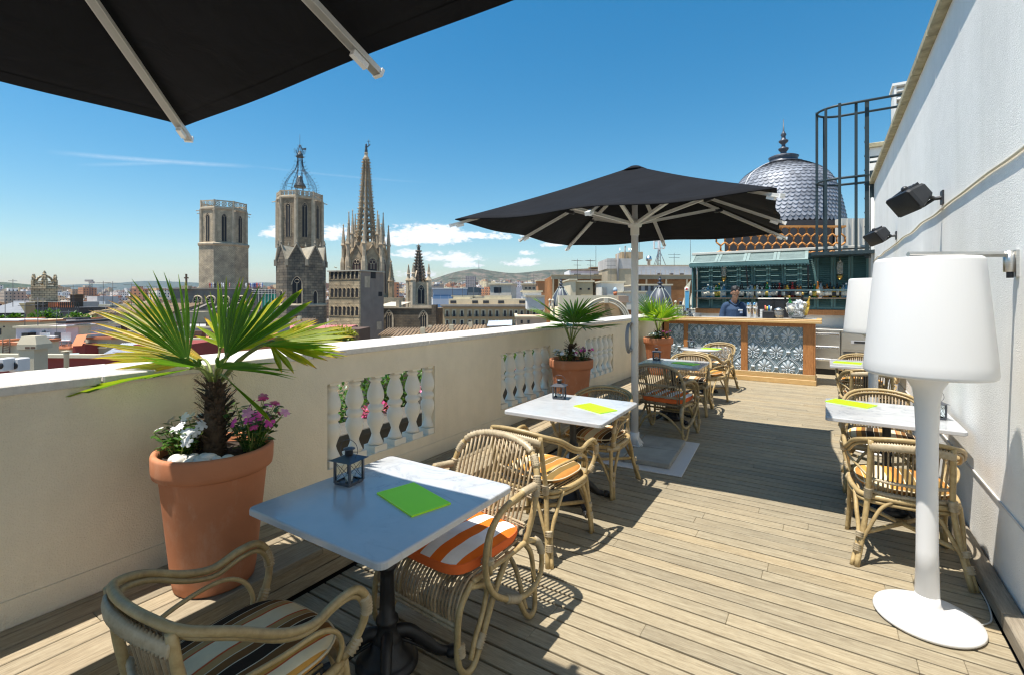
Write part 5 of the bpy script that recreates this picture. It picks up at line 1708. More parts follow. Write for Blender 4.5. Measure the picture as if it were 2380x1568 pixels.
for k in range(60):
    a, e = random.uniform(0, 6.28), random.uniform(.25, 1.5)
    q = Vector((.083 * math.cos(a) * math.cos(e), .018 + .094 * math.sin(a) * math.cos(e), .062 + .080 * math.sin(e)))
    h_.sph(q, random.uniform(.014, .024), 6, 5, tilt)
remesh(h_.build("hair", HAIRM, pr_), .008, 1)
e_ = MB()
for s in (1, -1): e_.sph((s * .03, -.091, -.004), (.012, .006, .004), 8, 5, tilt)
e_.build("eyes", HAIRM, pr_)
w_ = MB(); w_.bb(.04, -.168, 1.33, .125, -.158, 1.355); w_.build("name_badge", CAPP, pr_)
w_ = MB()
for k in range(3): w_.bb(.072 + .018 * k, -.168, 1.275, .086 + .018 * k, -.158, 1.29); w_.bb(.072 + .018 * k, -.168, 1.295, .086 + .018 * k, -.158, 1.31)
w_.build("shirt_emblem", pm("emblem_blue", (.45, .55, .75), .6), pr_)
# ------------------------------------------------------------------ dome, roof lattice and ladder cage behind the bar
SLATE = pm("zinc_scale", (.25, .265, .30), .58, metal=.155, var=.2, vs=3, isl=.3, bmp=.08, bs=30)
SLATED = pm("dark_lead", (.075, .082, .10), .45, metal=.3, var=.2, vs=5)
TCL = pm("terracotta_lattice", (.62, .27, .075), .8, var=.2, vs=3, bmp=.2, bs=40)
dd = 24.0
dc = at(1821, 690, dd)
k_ = dd / FOC * .885
t = thing("dome", "large scale tiled grey dome with tall finial rising behind the bar", "dome", (dc.x, dc.y, 0), YAW)
prof = [(138.5, 530), (138, 520), (134, 500), (127, 470), (116, 436), (99, 411), (74, 395), (52, 385), (34, 379)]
P = cr([(r, y, 0) for r, y in prof], 6)
m = MB(); m.lathe([(p.x * k_ * .985, zat(p.y, dd)) for p in P], n=48); core = m.build("shell", SLATED, t)
m = MB()
rows = 23
L = [0]
for a, c in zip(P, P[1:]): L.append(L[-1] + (c - a).length)
for j in range(rows):
    s = L[-1] * (j + .2) / rows
    i = max(q for q in range(len(L)) if L[q] <= s); f = (s - L[i]) / (L[i + 1] - L[i]) if i + 1 < len(L) else 0
    p = P[i].lerp(P[min(i + 1, len(P) - 1)], f)
    tg = (P[min(i + 1, len(P) - 1)] - P[max(0, i - 1)]).normalized()
    tv = Vector((tg.x, 0, -tg.y)).normalized()            # up along the shell (radius, height)
    nr = Vector((tv.z, 0, -tv.x))
    if nr.x < 0: nr = -nr
    R0 = p.x * k_; Z0 = zat(p.y, dd)
    n = max(12, int(74 * max(.42, p.x / 139)))
    w = 2 * math.pi * R0 / n; h = L[-1] * k_ / rows * 1.75
    for q in range(n):
        a = 2 * math.pi * (q + .5 * (j % 2)) / n
        er = Vector((math.cos(a), math.sin(a), 0)); et = Vector((-er.y, er.x, 0))
        T = er * tv.x + Vector((0, 0, 1)) * tv.z; N = er * nr.x + Vector((0, 0, 1)) * nr.z
        o = er * R0 + Vector((0, 0, Z0))
        out = []
        for (u, v) in ((-.5, .9), (-.5, .25), (-.38, .05), (-.2, -.08), (0, -.13), (.2, -.08), (.38, .05), (.5, .25), (.5, .9)):
            out.append(o + et * (u * w * .99) + T * (v * h) + N * (.038 * (1 - v) - .006 - .02 * abs(u)))
        m.add(out, [tuple(range(len(out)))])
m.build("scale_tiles", SLATE, core)
m = MB()
for a in (R(-14), R(194), R(90)):
    er = Vector((math.cos(a), math.sin(a), 0))
    m.tube([er * (p.x * k_ * 1.012) + Vector((0, 0, zat(p.y, dd))) for p in P[::3]], .045, 6)
m.build("hip_ribs", pm("hip_lead", (.42, .43, .45), .5, metal=.3), core)
m = MB(); m.lathe([(r * k_ * (1 if r > 20 else .78), zat(y, dd)) for r, y in ((44, 385), (46, 380), (33, 378), (33, 371), (36, 366), (28, 363), (10, 360), (9, 354), (15, 349), (16, 346), (6, 342), (6, 336), (14, 331), (15, 328), (7, 324), (6, 318), (9, 314), (5, 309), (2.5, 305), (.8, 278))], n=20); m.build("finial", SLATED, t)
# drum and lattice
t = thing("roof_drum", "dark drum wall under the dome, behind the terracotta lattice", "building", (dc.x, dc.y, 0), YAW)
m = MB(); m.lathe([(142 * k_, -2), (142 * k_, zat(531, dd))], n=40); m.build("wall", pm("drum_slate", (.018, .019, .022), .9, var=.2, vs=3, spec=.1), t)
dl = 20.5
o = at(1665, 690, dl)
t = thing("lattice_balustrade", "terracotta lattice balustrade of interlaced hexagons in front of the dome", "balustrade", (o.x, o.y, 0), YAW)
kk = dl / FOC
W = (1965 - 1665) * kk; z0, z1 = zat(588, dl), zat(527, dl)
m = MB(); m.bb(0.3, -.05, z1 - .04, W, .05, z1 + .04); m.bb(0, -.05, z0 - .06, W, .05, z0 + .02); m.build("rail", TCL, t)
m = MB()
cw = .36; hh = (z1 - z0) / 3
for r in range(-1, 4):
    for c in range(-1, int(W / cw) + 2):
        cx = c * cw + (cw / 2 if r % 2 else 0); cz = z0 + (r + .5) * hh
        hexp = [(cx - cw * .5, cz - hh * .3), (cx - cw * .5, cz + hh * .3), (cx, cz + hh * .7), (cx + cw * .5, cz + hh * .3), (cx + cw * .5, cz - hh * .3)]
        for a, b2 in zip(hexp, hexp[1:]):
            pa, pb = Vector((a[0], 0, a[1])), Vector((b2[0], 0, b2[1]))
            for e in (pa, pb): e.z = max(z0, min(z1, e.z))
            if (pa - pb).length < .02 or pa.x < 0 or pb.x > W: continue
            m.tube([pa, pb], .038, 5)
m.build("lattice", TCL, t)
t = thing("roof_parapet", "cream ribbed roof wall right of the lattice below the dome", "wall", tuple(at(1955, 690, 21)), YAW)
t.location.z = 0
m = MB(); k2 = 21 / FOC
m.bb(0, 0, -2, 75 * k2, .4, zat(508, 21))
for q in range(6): m.bb(q * 13 * k2, -.05, -2, q * 13 * k2 + .05, 0.001, zat(510, 21))
m.build("wall", CRWALL, t)

# ladder cage
CAGE = pm("dark_green_steel", (.018, .035, .042), .5, var=.2, vs=8)
cx_, cy_ = bxx(1958, 12.5), 12.5
t = thing("ladder_cage", "dark steel safety ladder cage rising above the bar's roof beside the white wall", "ladder", (cx_, cy_, 0))
zz = lambda y: EYE + (690 - y) * 11.1 / FOC
r_ = .46
hoops = (288, 440)
arc = [R(90 + 180 * q / 16) for q in range(17)]
for hy, xe in ((286, 1.3), (440, .44)):
    m = MB(); m.tube([(xe, .8 * r_, zz(hy))] + [(r_ * math.cos(a), r_ * math.sin(a) * .8, zz(hy)) for a in arc] + [(xe, -.8 * r_, zz(hy))], .026, 6); m.build("hoop", CAGE, t)
for q, a in enumerate((135, 182, 230, 263, 299)):
    m = MB(); x, y = r_ * math.cos(R(a)), .8 * r_ * math.sin(R(a)); m.bb(x - .026, y - .026, 2.55, x + .026, y + .026, zz(286 - 4 * (q % 2))); m.build("upright", CAGE, t)
for x in (.42, .50):
    m = MB(); m.bb(x - .05, -.31, 2.4, x + .02, -.25, zz(285) if x < .45 else zz(430)); m.build("stile", CAGE, t)
m = MB()
for q in range(9): m.tube([(.42, -.27, 2.8 + q * .3), (.40, .30, 2.8 + q * .3)], .014, 6)
m.build("rung", CAGE, t)
for yy in (402, 412, 492, 500): q = MB(); q.tube([(.45, -.27, zz(yy)), (.8, -.27, zz(yy) + .01)], .022, 6); q.build("arm", CAGE, t)
m = MB(); m.bb(-.55, -.5, 2.48, .62, .45, 2.55); m.build("landing", CAGE, t)
# bits beyond the white wall
t = thing("wall_pier", "white pier with stone cap just beyond the end of the white wall", "chimney", (bxx(2040, 13.4), 13.4, 0))
m = MB(); m.bb(-.14, 0, 0, .5, .5, EYE + (690 - 368) * 11.6 / FOC); m.build("shaft", WHITEW, t)
m = MB(); m.cbox(-.2, -.06, EYE + (690 - 368) * 11.6 / FOC + .001, .55, .56, EYE + (690 - 358) * 11.6 / FOC, .01); m.build("cap", OLDCOP, t)
t = thing("louvre_box", "white louvred vent box showing above the white wall's coping", "vent", (bxx(2078, 13.0), 13.0, 0))
zt_ = EYE + (690 - 228) * 10.9 / FOC
m = MB(); m.bb(0, 0, 3, .04, .6, zt_); m.bb(.7, 0, 3, .74, .6, zt_); m.bb(0, .56, 3, .74, .6, zt_)
m.bb(-.03, -.02, zt_, .78, .62, zt_ + .05); m.build("case", WHITEW, t)
m = MB()
for q in range(8): m.prism([(.04, 0, zt_ - .12 - q * .16), (.04, .10, zt_ - .03 - q * .16), (.04, .12, zt_ - .05 - q * .16), (.04, .02, zt_ - .14 - q * .16)], (.66, 0, 0))
m.build("louvre", WHITEW, t)

# ------------------------------------------------------------------ roof garden seen through the balusters
FLWR = leafmat("bougainvillea", (.55, .06, .22), (.75, .22, .42))
def leafmass(name, label, cat, c, size, n, mat, seed, kind=None, L=.05, W=.02, group=None):
    rnd = random.Random(seed); m = MB()
    for i in range(n):
        while True:
            q = Vector((rnd.uniform(-1, 1), rnd.uniform(-1, 1), rnd.uniform(-1, 1)))
            if q.length < 1: break
        q = q * (.55 + .45 * q.length) * (1 + .25 * noise.noise(q * 2.2 + Vector((seed, 0, 0))))
        p = Vector((q.x * size[0], q.y * size[1], q.z * size[2]))
        d = (q + Vector((rnd.uniform(-1, 1), rnd.uniform(-1, 1), rnd.uniform(-.6, 1)))).normalized()
        leaf(m, p, d, Vector((0, .1, 1)), L * rnd.uniform(.7, 1.3), W * rnd.uniform(.8, 1.2))
    o = m.build(name, mat); o.location = c
    return tag(o, label, cat, group, kind)
STN = pm("garden_stone", (.10, .088, .066), .9, var=.25, vs=3, bmp=.3, bs=30)
t = thing("garden_wall", "weathered stone garden wall with a curved scroll end, seen between the balusters", "wall", (-4.7, 0, 0))
m = MB(); m.bb(-.25, 1.5, -2.0, .0, 13.5, -.02); m.build("wall", STN, t)
m = MB(); m.cbox(-.38, 1.5, -.019, .08, 13.5, .06, .01); m.build("ledge", STN, t)
out = [(0, 5.05, .061), (0, 7.3, .061), (0, 7.3, .10), (0, 6.9, .14)] + [(0, 6.15 + .62 * math.cos(R(a)), .10 + .46 * math.sin(R(a))) for a in range(20, 150, 10)] + [(0, 5.35, .24), (0, 5.05, .24)]
m = MB(); m.prism([(-.22, p[1], p[2]) for p in out], (.2, 0, 0)); m.build("scroll", STN, t)
t2 = MB(); t2.bb(-7.2, 1.2, -.62, -4.96, 13.4, -.6)
tag(t2.build("garden_floor", pm("garden_tiles", (.42, .20, .12), .9, var=.2)), kind="structure")
for i, (y, z, s) in enumerate(((4.2, -.1, .75), (5.6, .05, .7), (7.2, .05, .75), (9.2, .12, .8), (11.0, .15, .8))):
    leafmass("hedge_shrub", "dense green garden shrub behind the balusters", "shrub", (-5.9, y, z), (.5, s, .52), 1500, PETL, 30 + i, L=.09, W=.03, group="garden shrubs seen through the balustrade")
for i, (y, z) in enumerate(((4.5, .12), (5.6, .28), (8.2, .2))):
    leafmass("pink_flowers", "clump of pink blossom hanging over the garden wall behind the balusters", "flowers", (-5.05, y, z), (.12, .38, .08), 200, FLWR, 60 + i, L=.045, W=.018, group="pink blossom behind the balustrade")

# ------------------------------------------------------------------ ground, hills
def ground_z(p):
    r = math.hypot(p[0], p[1])
    a = math.atan2(p[0], p[1]) + YAW                    # bearing from the camera axis
    px = 1190 + FOC * math.tan(max(-1.2, min(1.2, a)))
    k = 30 + 66 * max(0, min(1, (px - 250) / 900))
    s = max(0, min(1.5, (r - 300) / 2700))
    return -26 + s * k
m = MB()
rr = [0, 60, 150, 300, 500, 800, 1200, 1700, 2300, 3000, 4000, 5500, 8000, 12000, 20000]
n = 72
vs = [(0, 0, -26)]
for r_ in rr[1:]:
    for q in range(n):
        a = 2 * math.pi * q / n
        x, y = r_ * math.sin(a), r_ * math.cos(a)
        vs.append((x, y, ground_z((x, y))))
fs = [(0, 1 + (q + 1) % n, 1 + q) for q in range(n)]
for i in range(len(rr) - 2):
    for q in range(n):
        fs.append((1 + i * n + q, 1 + i * n + (q + 1) % n, 1 + (i + 1) * n + (q + 1) % n, 1 + (i + 1) * n + q))
m.add(vs, fs)
GRD = pm("city_ground", (.20, .17, .14), .95, var=.3, vs=.01)
tag(m.build("ground", GRD), kind="structure")

def hill(name, pts, d, mat, zb, seed, depth=900, rough=1.0):
    """a ridge whose crest is given by bearings and heights, falling away in front and behind"""
    m = MB()
    C = cr([(p[0], p[1], 0) for p in pts], 10)
    rows = 16
    vs, fs = [], []
    for i, p in enumerate(C):
        top = zat(p.y, d)
        base = at(p.x, 690, d)
        dirv = Vector((base.x, base.y, 0)).normalized()
        for j in range(rows + 1):
            s = j / rows * 2 - 1                         # -1 front foot, 0 crest, 1 back foot
            sh_ = (math.cos(math.pi * abs(s)) * .5 + .5) ** .85
            q = Vector((base.x, base.y, 0)) + dirv * (s * depth)
            nn = noise.fractal(Vector((q.x * .004, q.y * .004, seed)), 1.0, 2.0, 5)
            z = zb + (top - zb) * sh_ + nn * 26 * rough * (4 * sh_ * (1 - sh_)) + nn * 3 * rough
            vs.append((q.x, q.y, z))
    R1 = rows + 1
    for i in range(len(C) - 1):
        for j in range(rows):
            fs.append((i * R1 + j, (i + 1) * R1 + j, (i + 1) * R1 + j + 1, i * R1 + j + 1))
    m.add(vs, fs, True)
    return tag(m.build(name, mat), kind="structure")
def hillmat(name, a, b_, c_):
    m, nt, b = nmat(name)
    n = nz(nt, .012, 9, .68); n2 = nz(nt, .05, 5, .65)
    f = mathn(nt, 'ADD', mathn(nt, 'MULTIPLY', n, .7), mathn(nt, 'MULTIPLY', n2, .3))
    nt.links.new(ramp(nt, ((.40, a), (.50, b_), (.60, c_)), f), b.inputs["Base Color"]); b.inputs["Roughness"].default_value = 1.0
    b.inputs["Specular IOR Level"].default_value = 0
    return m
HM1 = hillmat("hill_scrub", (.05, .066, .045), (.10, .098, .068), (.20, .15, .115))
HM2 = hillmat("hill_forest", (.035, .055, .03), (.06, .08, .04), (.12, .11, .07))
hill("hill", [(940, 668), (985, 656), (1010, 648), (1040, 638), (1075, 629), (1112, 625), (1150, 631), (1200, 635), (1262, 629), (1320, 626), (1420, 622), (1540, 618), (1700, 622), (1900, 640)], 4300, HM1, 20, 3)
hill("far_hill", [(60, 672), (130, 664), (190, 661), (260, 659), (310, 655), (350, 653.5), (400, 655), (450, 657), (500, 660), (560, 659), (620, 657), (680, 661), (760, 664), (850, 664), (960, 666)], 9500, HM2, -10, 8, 1500, .7)
hill("green_hill", [(-160, 655), (-60, 653), (0, 656), (30, 658), (62, 661), (100, 664), (130, 669), (165, 676)], 3300, HM2, 5, 5, 500, .35)

# ------------------------------------------------------------------ city buildings
def facade(name, col, wcol=(.05, .06, .075), sx=3.0, sz=3.3, wx=.34, wz=.48, roof=(.36, .30, .25), vary=0.0):
    """rendered wall with rows of windows set out in the building's own axes; roof colour on upward faces"""
    m, nt, b = nmat(name)
    tc_ = nt.nodes.new("ShaderNodeTexCoord")
    s1 = nt.nodes.new("ShaderNodeSeparateXYZ"); nt.links.new(tc_.outputs["Object"], s1.inputs[0])
    s2 = nt.nodes.new("ShaderNodeSeparateXYZ"); nt.links.new(tc_.outputs["Normal"], s2.inputs[0])
    side = mathn(nt, 'GREATER_THAN', mathn(nt, 'ABSOLUTE', s2.outputs[0]), .6)
    u = mathn(nt, 'ADD', mathn(nt, 'MULTIPLY', s1.outputs[1], side), mathn(nt, 'MULTIPLY', s1.outputs[0], mathn(nt, 'SUBTRACT', 1.0, side)))
    fu = mathn(nt, 'ABSOLUTE', mathn(nt, 'SUBTRACT', mathn(nt, 'FRACT', mathn(nt, 'DIVIDE', u, sx)), .5))
    fz = mathn(nt, 'ABSOLUTE', mathn(nt, 'SUBTRACT', mathn(nt, 'FRACT', mathn(nt, 'DIVIDE', s1.outputs[2], sz)), .5))
    w = mathn(nt, 'MULTIPLY', mathn(nt, 'LESS_THAN', fu, wx * .5), mathn(nt, 'LESS_THAN', fz, wz * .5))
    n = nz(nt, .15, 5, .6)
    c = ramp(nt, ((.3, sh(col, .82)), (.7, sh(col, 1.1))), n)
    if vary:
        if vary > 1: gg = nt.nodes.new("ShaderNodeNewGeometry"); rnd_ = gg.outputs["Random Per Island"]
        else: oi = nt.nodes.new("ShaderNodeObjectInfo"); rnd_ = oi.outputs["Random"]
        pal = ramp(nt, ((0, (.78, .73, .64)), (.12, (.66, .50, .30)), (.24, (.52, .25, .13)), (.36, (.80, .77, .72)), (.48, (.60, .40, .24)), (.60, (.76, .64, .42)), (.70, (.46, .38, .30)), (.80, (.84, .83, .81)), (.90, (.56, .29, .17))), rnd_, 'CONSTANT')
        c = mixc(nt, 1.0, pal, ramp(nt, ((.3, (.85,) * 3), (.7, (1.05,) * 3)), n), 'MULTIPLY')
        rp = ramp(nt, ((0, (.40, .20, .11)), (.3, (.45, .40, .34)), (.5, (.42, .18, .10)), (.65, (.50, .33, .20)), (.8, (.52, .50, .47))), mathn(nt, 'FRACT', mathn(nt, 'MULTIPLY', rnd_, 7.31)), 'CONSTANT')
    else:
        rp = roof
    c = mixc(nt, w, c, wcol)
    up = mathn(nt, 'GREATER_THAN', s2.outputs[2], .35)
    c = mixc(nt, up, c, rp)
    nt.links.new(c, b.inputs["Base Color"]); b.inputs["Roughness"].default_value = .85
    b.inputs["Specular IOR Level"].default_value = .25
    return m
CITY = facade("city_wall", (.6, .55, .45), vary=1, wx=.36, wz=.46)
CITYI = facade("far_city_wall", (.6, .55, .45), vary=2, wx=.36, wz=.46)

def house_mesh(name, rnd, w, dp, h):
    m = MB()
    m.bb(-w / 2, -dp / 2, 0, w / 2, dp / 2, h)
    typ = rnd.random()
    if typ < .35:                                       # pitched tile roof
        e = .4
        m.add([(-w / 2 - e, -dp / 2 - e, h + .01), (w / 2 + e, -dp / 2 - e, h + .01), (w / 2 + e, dp / 2 + e, h + .01), (-w / 2 - e, dp / 2 + e, h + .01), (-w / 2 - e, 0, h + dp * .17), (w / 2 + e, 0, h + dp * .17)], [(0, 1, 5, 4), (2, 3, 4, 5), (0, 4, 3), (1, 2, 5), (3, 2, 1, 0)])
    else:
        for (a, b2, c_, d_) in ((-w / 2, -dp / 2, w / 2, -dp / 2 + .3), (-w / 2, dp / 2 - .3, w / 2, dp / 2), (-w / 2, -dp / 2 + .3, -w / 2 + .3, dp / 2 - .3), (w / 2 - .3, -dp / 2 + .3, w / 2, dp / 2 - .3)):
            m.bb(a, b2, h + .001, c_, d_, h + .9)
        for q in range(rnd.randint(1, 4)):
            x, y = rnd.uniform(-w * .36, w * .3), rnd.uniform(-dp * .36, dp * .3)
            a, b2, c_ = rnd.uniform(1.5, w * .3), rnd.uniform(1.5, dp * .3), rnd.uniform(1.5, 3.6)
            m.bb(x, y, h + .002, x + a, y + b2, h + c_)
        for q in range(rnd.randint(1, 5)):
            x, y = rnd.uniform(-w * .45, w * .42), rnd.uniform(-dp * .45, dp * .42)
            m.bb(x, y, h + .003, x + .6, y + .6, h + rnd.uniform(1.2, 2.6))
        if rnd.random() < .7:
            x, y = rnd.uniform(-w * .4, w * .4), rnd.uniform(-dp * .4, dp * .4)
            m.tube([(x, y, h), (x, y, h + rnd.uniform(3, 6))], .06, 4, smooth=False)
            m.bb(x - .7, y - .03, h + 2.9, x + .7, y + .03, h + 2.96)
    return m
rn = random.Random(77)
HP = [house_mesh("h", rn, rn.uniform(10, 20), rn.uniform(10, 18), rn.uniform(16, 23)).mesh("city_house") for i in range(14)]
for me in HP: me.materials.append(CITY)

# sightlines that must stay clear of filler (picture bearing, nearest depth allowed, highest roof as picture height)
def skyline(px, d):
    """lowest picture row (largest height) a filler roof may reach at this bearing and depth"""
    if d < 45: return 870 - (d - 20) * 2.2
    if px < 620: lim = 712 + max(0, 150 - d) * .35
    elif px < 1015: lim = 800
    elif px < 1250: lim = 716 + max(0, 190 - d) * .25
    else: lim = 716 + max(0, 120 - d) * .3
    if d > 350: lim -= min(34, (d - 350) / 40)
    return lim
keep = []          # bearing ranges and depth ranges kept free for the named buildings
for a in ((395, 620, 60, 200), (580, 760, 30, 215), (740, 885, 30, 135), (870, 1015, 60, 230), (1000, 1250, 60, 105), (1000, 1115, 105, 200), (60, 330, 12, 60), (-80, 400, 10, 60), (1270, 1640, 14, 110), (1220, 1300, 14, 110)):
    keep.append(a)
placed = 0
far_mb = MB()
d = 58.0
rn = random.Random(31)
while d < 3300:
    step = 14 + d * .008
    x0, x1 = -140, 1680
    px = x0 + rn.uniform(0, 30)
    while px < x1:
        w_px = (15 + rn.uniform(0, 7)) * FOC / d
        q = px + w_px * .5
        dj = d + rn.uniform(-.25, .25) * step
        if not any(a <= q + w_px * .4 and q - w_px * .4 <= b2 and c_ <= dj <= e_ for a, b2, c_, e_ in keep):
            p = at(q, 690, dj)
            g = ground_z(p)
            top = zat(skyline(q, dj) + rn.uniform(-2, 9) * min(1, 150 / dj), dj)
            H = 19.0
            zb = min(g, top - H - 1)
            if dj > 260: zb = g + rn.uniform(-5, 6); 
            if zb + 24 > top and dj <= 260: zb = top - 24
            if 260 < dj < 500 and zb + 22 > top: zb = top - 22 - rn.uniform(0, 3)
            if dj >= 500: zb = g - rn.uniform(0, 5)
            rz = YAW + R(rn.choice((-32, -32, -32, 12, 58, -20))) + R(rn.uniform(-4, 4))
            if placed < 250 and dj < 600:
                o = bpy.data.objects.new("city_house", rn.choice(HP)); COL.objects.link(o)
                o.location = (p.x, p.y, zb); o.rotation_euler = (0, 0, rz)
                tag(o, "flat roofed or tiled city house in the crowd of roofs beyond the parapet", "building", "city houses beyond the terrace")
                placed += 1
            elif rn.random() < (.92 if dj < 1500 else .8):
                w, dp, h = rn.uniform(10, 24), rn.uniform(10, 20), rn.uniform(17, 23)
                if rn.random() < .04: h += rn.uniform(5, 18)
                M = Matrix.Translation((p.x, p.y, zb)) @ Matrix.Rotation(rz, 4, 'Z')
                far_mb.bb(-w / 2, -dp / 2, 0, w / 2, dp / 2, h, M)
                if rn.random() < .6: far_mb.bb(-w / 4, -dp / 4, h, w / 6, dp / 5, h + 3, M)
        px += w_px * rn.uniform(.95, 1.4)
    d += step
tag(far_mb.build("distant_city", CITYI), "mass of far city roofs spreading to the hills", "city", kind="stuff")
# ------------------------------------------------------------------ named buildings
def stone(name, cols, bw=.9, bh=.42, mort=(.10, .09, .075), k=1.0):
    m, nt, b = nmat(name)
    tc_ = nt.nodes.new("ShaderNodeTexCoord")
    s1 = nt.nodes.new("ShaderNodeSeparateXYZ"); nt.links.new(tc_.outputs["Object"], s1.inputs[0])
    u = mathn(nt, 'ADD', s1.outputs[0], mathn(nt, 'MULTIPLY', s1.outputs[1], .83))
    cv = nt.nodes.new("ShaderNodeCombineXYZ"); nt.links.new(u, cv.inputs[0]); nt.links.new(s1.outputs[2], cv.inputs[1])
    br = nt.nodes.new("ShaderNodeTexBrick"); nt.links.new(cv.outputs[0], br.inputs["Vector"])
    br.inputs["Scale"].default_value = 1.0
    br.inputs["Brick Width"].default_value = bw; br.inputs["Row Height"].default_value = bh
    br.inputs["Mortar Size"].default_value = .03 * k; br.inputs["Bias"].default_value = 0
    br.inputs["Color1"].default_value = (*cols[0], 1); br.inputs["Color2"].default_value = (*cols[1], 1); br.inputs["Mortar"].default_value = (*mort, 1)
    n = nz(nt, .5, 6, .65); n2 = nz(nt, .12, 4, .6)
    c = mixc(nt, 1.0, br.outputs[0], ramp(nt, ((.3, (.68, .68, .70)), (.7, (1.2, 1.17, 1.1))), n), 'MULTIPLY')
    c = mixc(nt, 1.0, c, ramp(nt, ((.32, (.74, .73, .73)), (.62, (1.08, 1.06, 1.02))), n2), 'MULTIPLY')
    nt.links.new(c, b.inputs["Base Color"]); b.inputs["Roughness"].default_value = .95
    b.inputs["Specular IOR Level"].default_value = .1
    bump(nt, b, br.outputs[1], -.35, .05)
    return m
ST1 = stone("pale_ashlar", ((.62, .52, .385), (.53, .44, .32)))
ST2 = stone("sooty_ashlar", ((.40, .315, .22), (.29, .23, .16)))
ST3 = stone("dark_rubble", ((.30, .25, .19), (.155, .14, .12)), 1.1, .55, (.07, .063, .055))
ST4 = stone("warm_ashlar", ((.64, .53, .37), (.56, .455, .31)), .7, .35)
TRIM = pm("stone_trim", (.48, .39, .275), .95, var=.3, vs=.8, bmp=.3, bs=8, bd=.1)
DKV = pm("dark_opening", (.018, .017, .018), .8)
GREY = pm("grey_church_stone", (.19, .165, .14), .95, var=.3, vs=.4, bmp=.3, bs=5, bd=.1)
IRONB = pm("blue_iron", (.045, .065, .085), .6)

def lancet(w, h, y0, dep, n=8, pointed=True):
    """outline of a pointed (or round) arch opening in the x-z plane, base at z=0"""
    hs_ = h - w * (.95 if pointed else .5)
    pts = [(-w / 2, 0), (w / 2, 0), (w / 2, hs_)]
    if pointed:
        for k in range(1, n): a = R(60 * k / n); pts.append((-w / 2 + w * math.cos(a), hs_ + w * math.sin(a)))
        pts.append((0, hs_ + w * .866))
        for k in range(n - 1, 0, -1): a = R(60 * k / n); pts.append((w / 2 - w * math.cos(a), hs_ + w * math.sin(a)))
    else:
        for k in range(1, 2 * n): a = math.pi * k / (2 * n); pts.append((w / 2 * math.cos(a), hs_ + w / 2 * math.sin(a)))
    pts.append((-w / 2, hs_))
    return [(p[0], y0, p[1]) for p in pts]

def arch_part(parent, M, w, h, frame_mat, dark=DKV, pointed=True, mull=0, fr=.14, grp="window"):
    """a window: dark recess plate with a raised stone surround and optional mullions, in the face frame M (x across, -y outwards)"""
    m = MB(); o = lancet(w, h, 0, 0, 8, pointed); m.prism([(p[0], -.03, p[2]) for p in o], (0, .02, 0), M)
    wd = m.build(grp, dark, parent)
    s = MB(); big = lancet(w + fr * 2, h + fr, 0, 0, 8, pointed)
    pts_in, pts_out = [Vector(p) for p in o[1:]], [Vector(p) for p in big[1:]]
    vs, fs = [], []
    for a, c in zip(pts_in, pts_out): vs += [(a.x, -.05, a.z), (c.x, -.12, c.z), (c.x, .05, c.z), (a.x, .02, a.z)]
    n = len(pts_in)
    for i in range(n - 1):
        for k in range(4): fs.append((i * 4 + k, i * 4 + (k + 1) % 4, (i + 1) * 4 + (k + 1) % 4, (i + 1) * 4 + k))
    s.add(vs, fs, False, M)
    for k in range(mull):
        x = -w / 2 + w * (k + 1) / (mull + 1)
        s.bb(x - w * .035, -.09, 0, x + w * .035, -.04, h - w * .8, M)
        if pointed: s.tube([(x + (w / (mull + 1)) * .5 * math.cos(a), -.07, h - w * .8 + .2 * w + w * .22 * math.sin(a)) for a in [R(30 * q) for q in range(12)]], w * .035, 4, True, M)
    s.build("surround", frame_mat, wd)

def face_frames(c, Rr, n, a0):
    """frames of the flat faces of an n-gon prism: centre of face, x across, y inwards"""
    out = []
    ap = Rr * math.cos(math.pi / n)
    for k in range(n):
        a = a0 + 2 * math.pi * (k + .5) / n
        o = Vector((math.cos(a), math.sin(a), 0)); x = Vector((-o.y, o.x, 0))
        M = Matrix((x, -o, Vector((0, 0, 1)))).transposed().to_4x4(); M.translation = o * ap
        out.append((M, o))
    return out
def camface(o):
    return (Matrix.Rotation(YAW, 3, 'Z') @ o).dot(Fv) < .35

def pinnacle(mb, x, y, z, h, r):
    mb.lathe([(r, 0), (r, h * .35), (r * 1.5, h * .36), (r * 1.1, h * .42), (r * .25, h * .93), (r * .5, h * .95), (0, h)], (x, y, z), 6, smooth=False)
    for q in range(5):
        zz_ = z + h * (.48 + .09 * q); rr_ = r * (1.0 - .17 * q)
        for a in range(4):
            mb.bb(x + rr_ * math.cos(R(45 + 90 * a)) - r * .16, y + rr_ * math.sin(R(45 + 90 * a)) - r * .16, zz_, x + rr_ * math.cos(R(45 + 90 * a)) + r * .16, y + rr_ * math.sin(R(45 + 90 * a)) + r * .16, zz_ + r * .3)

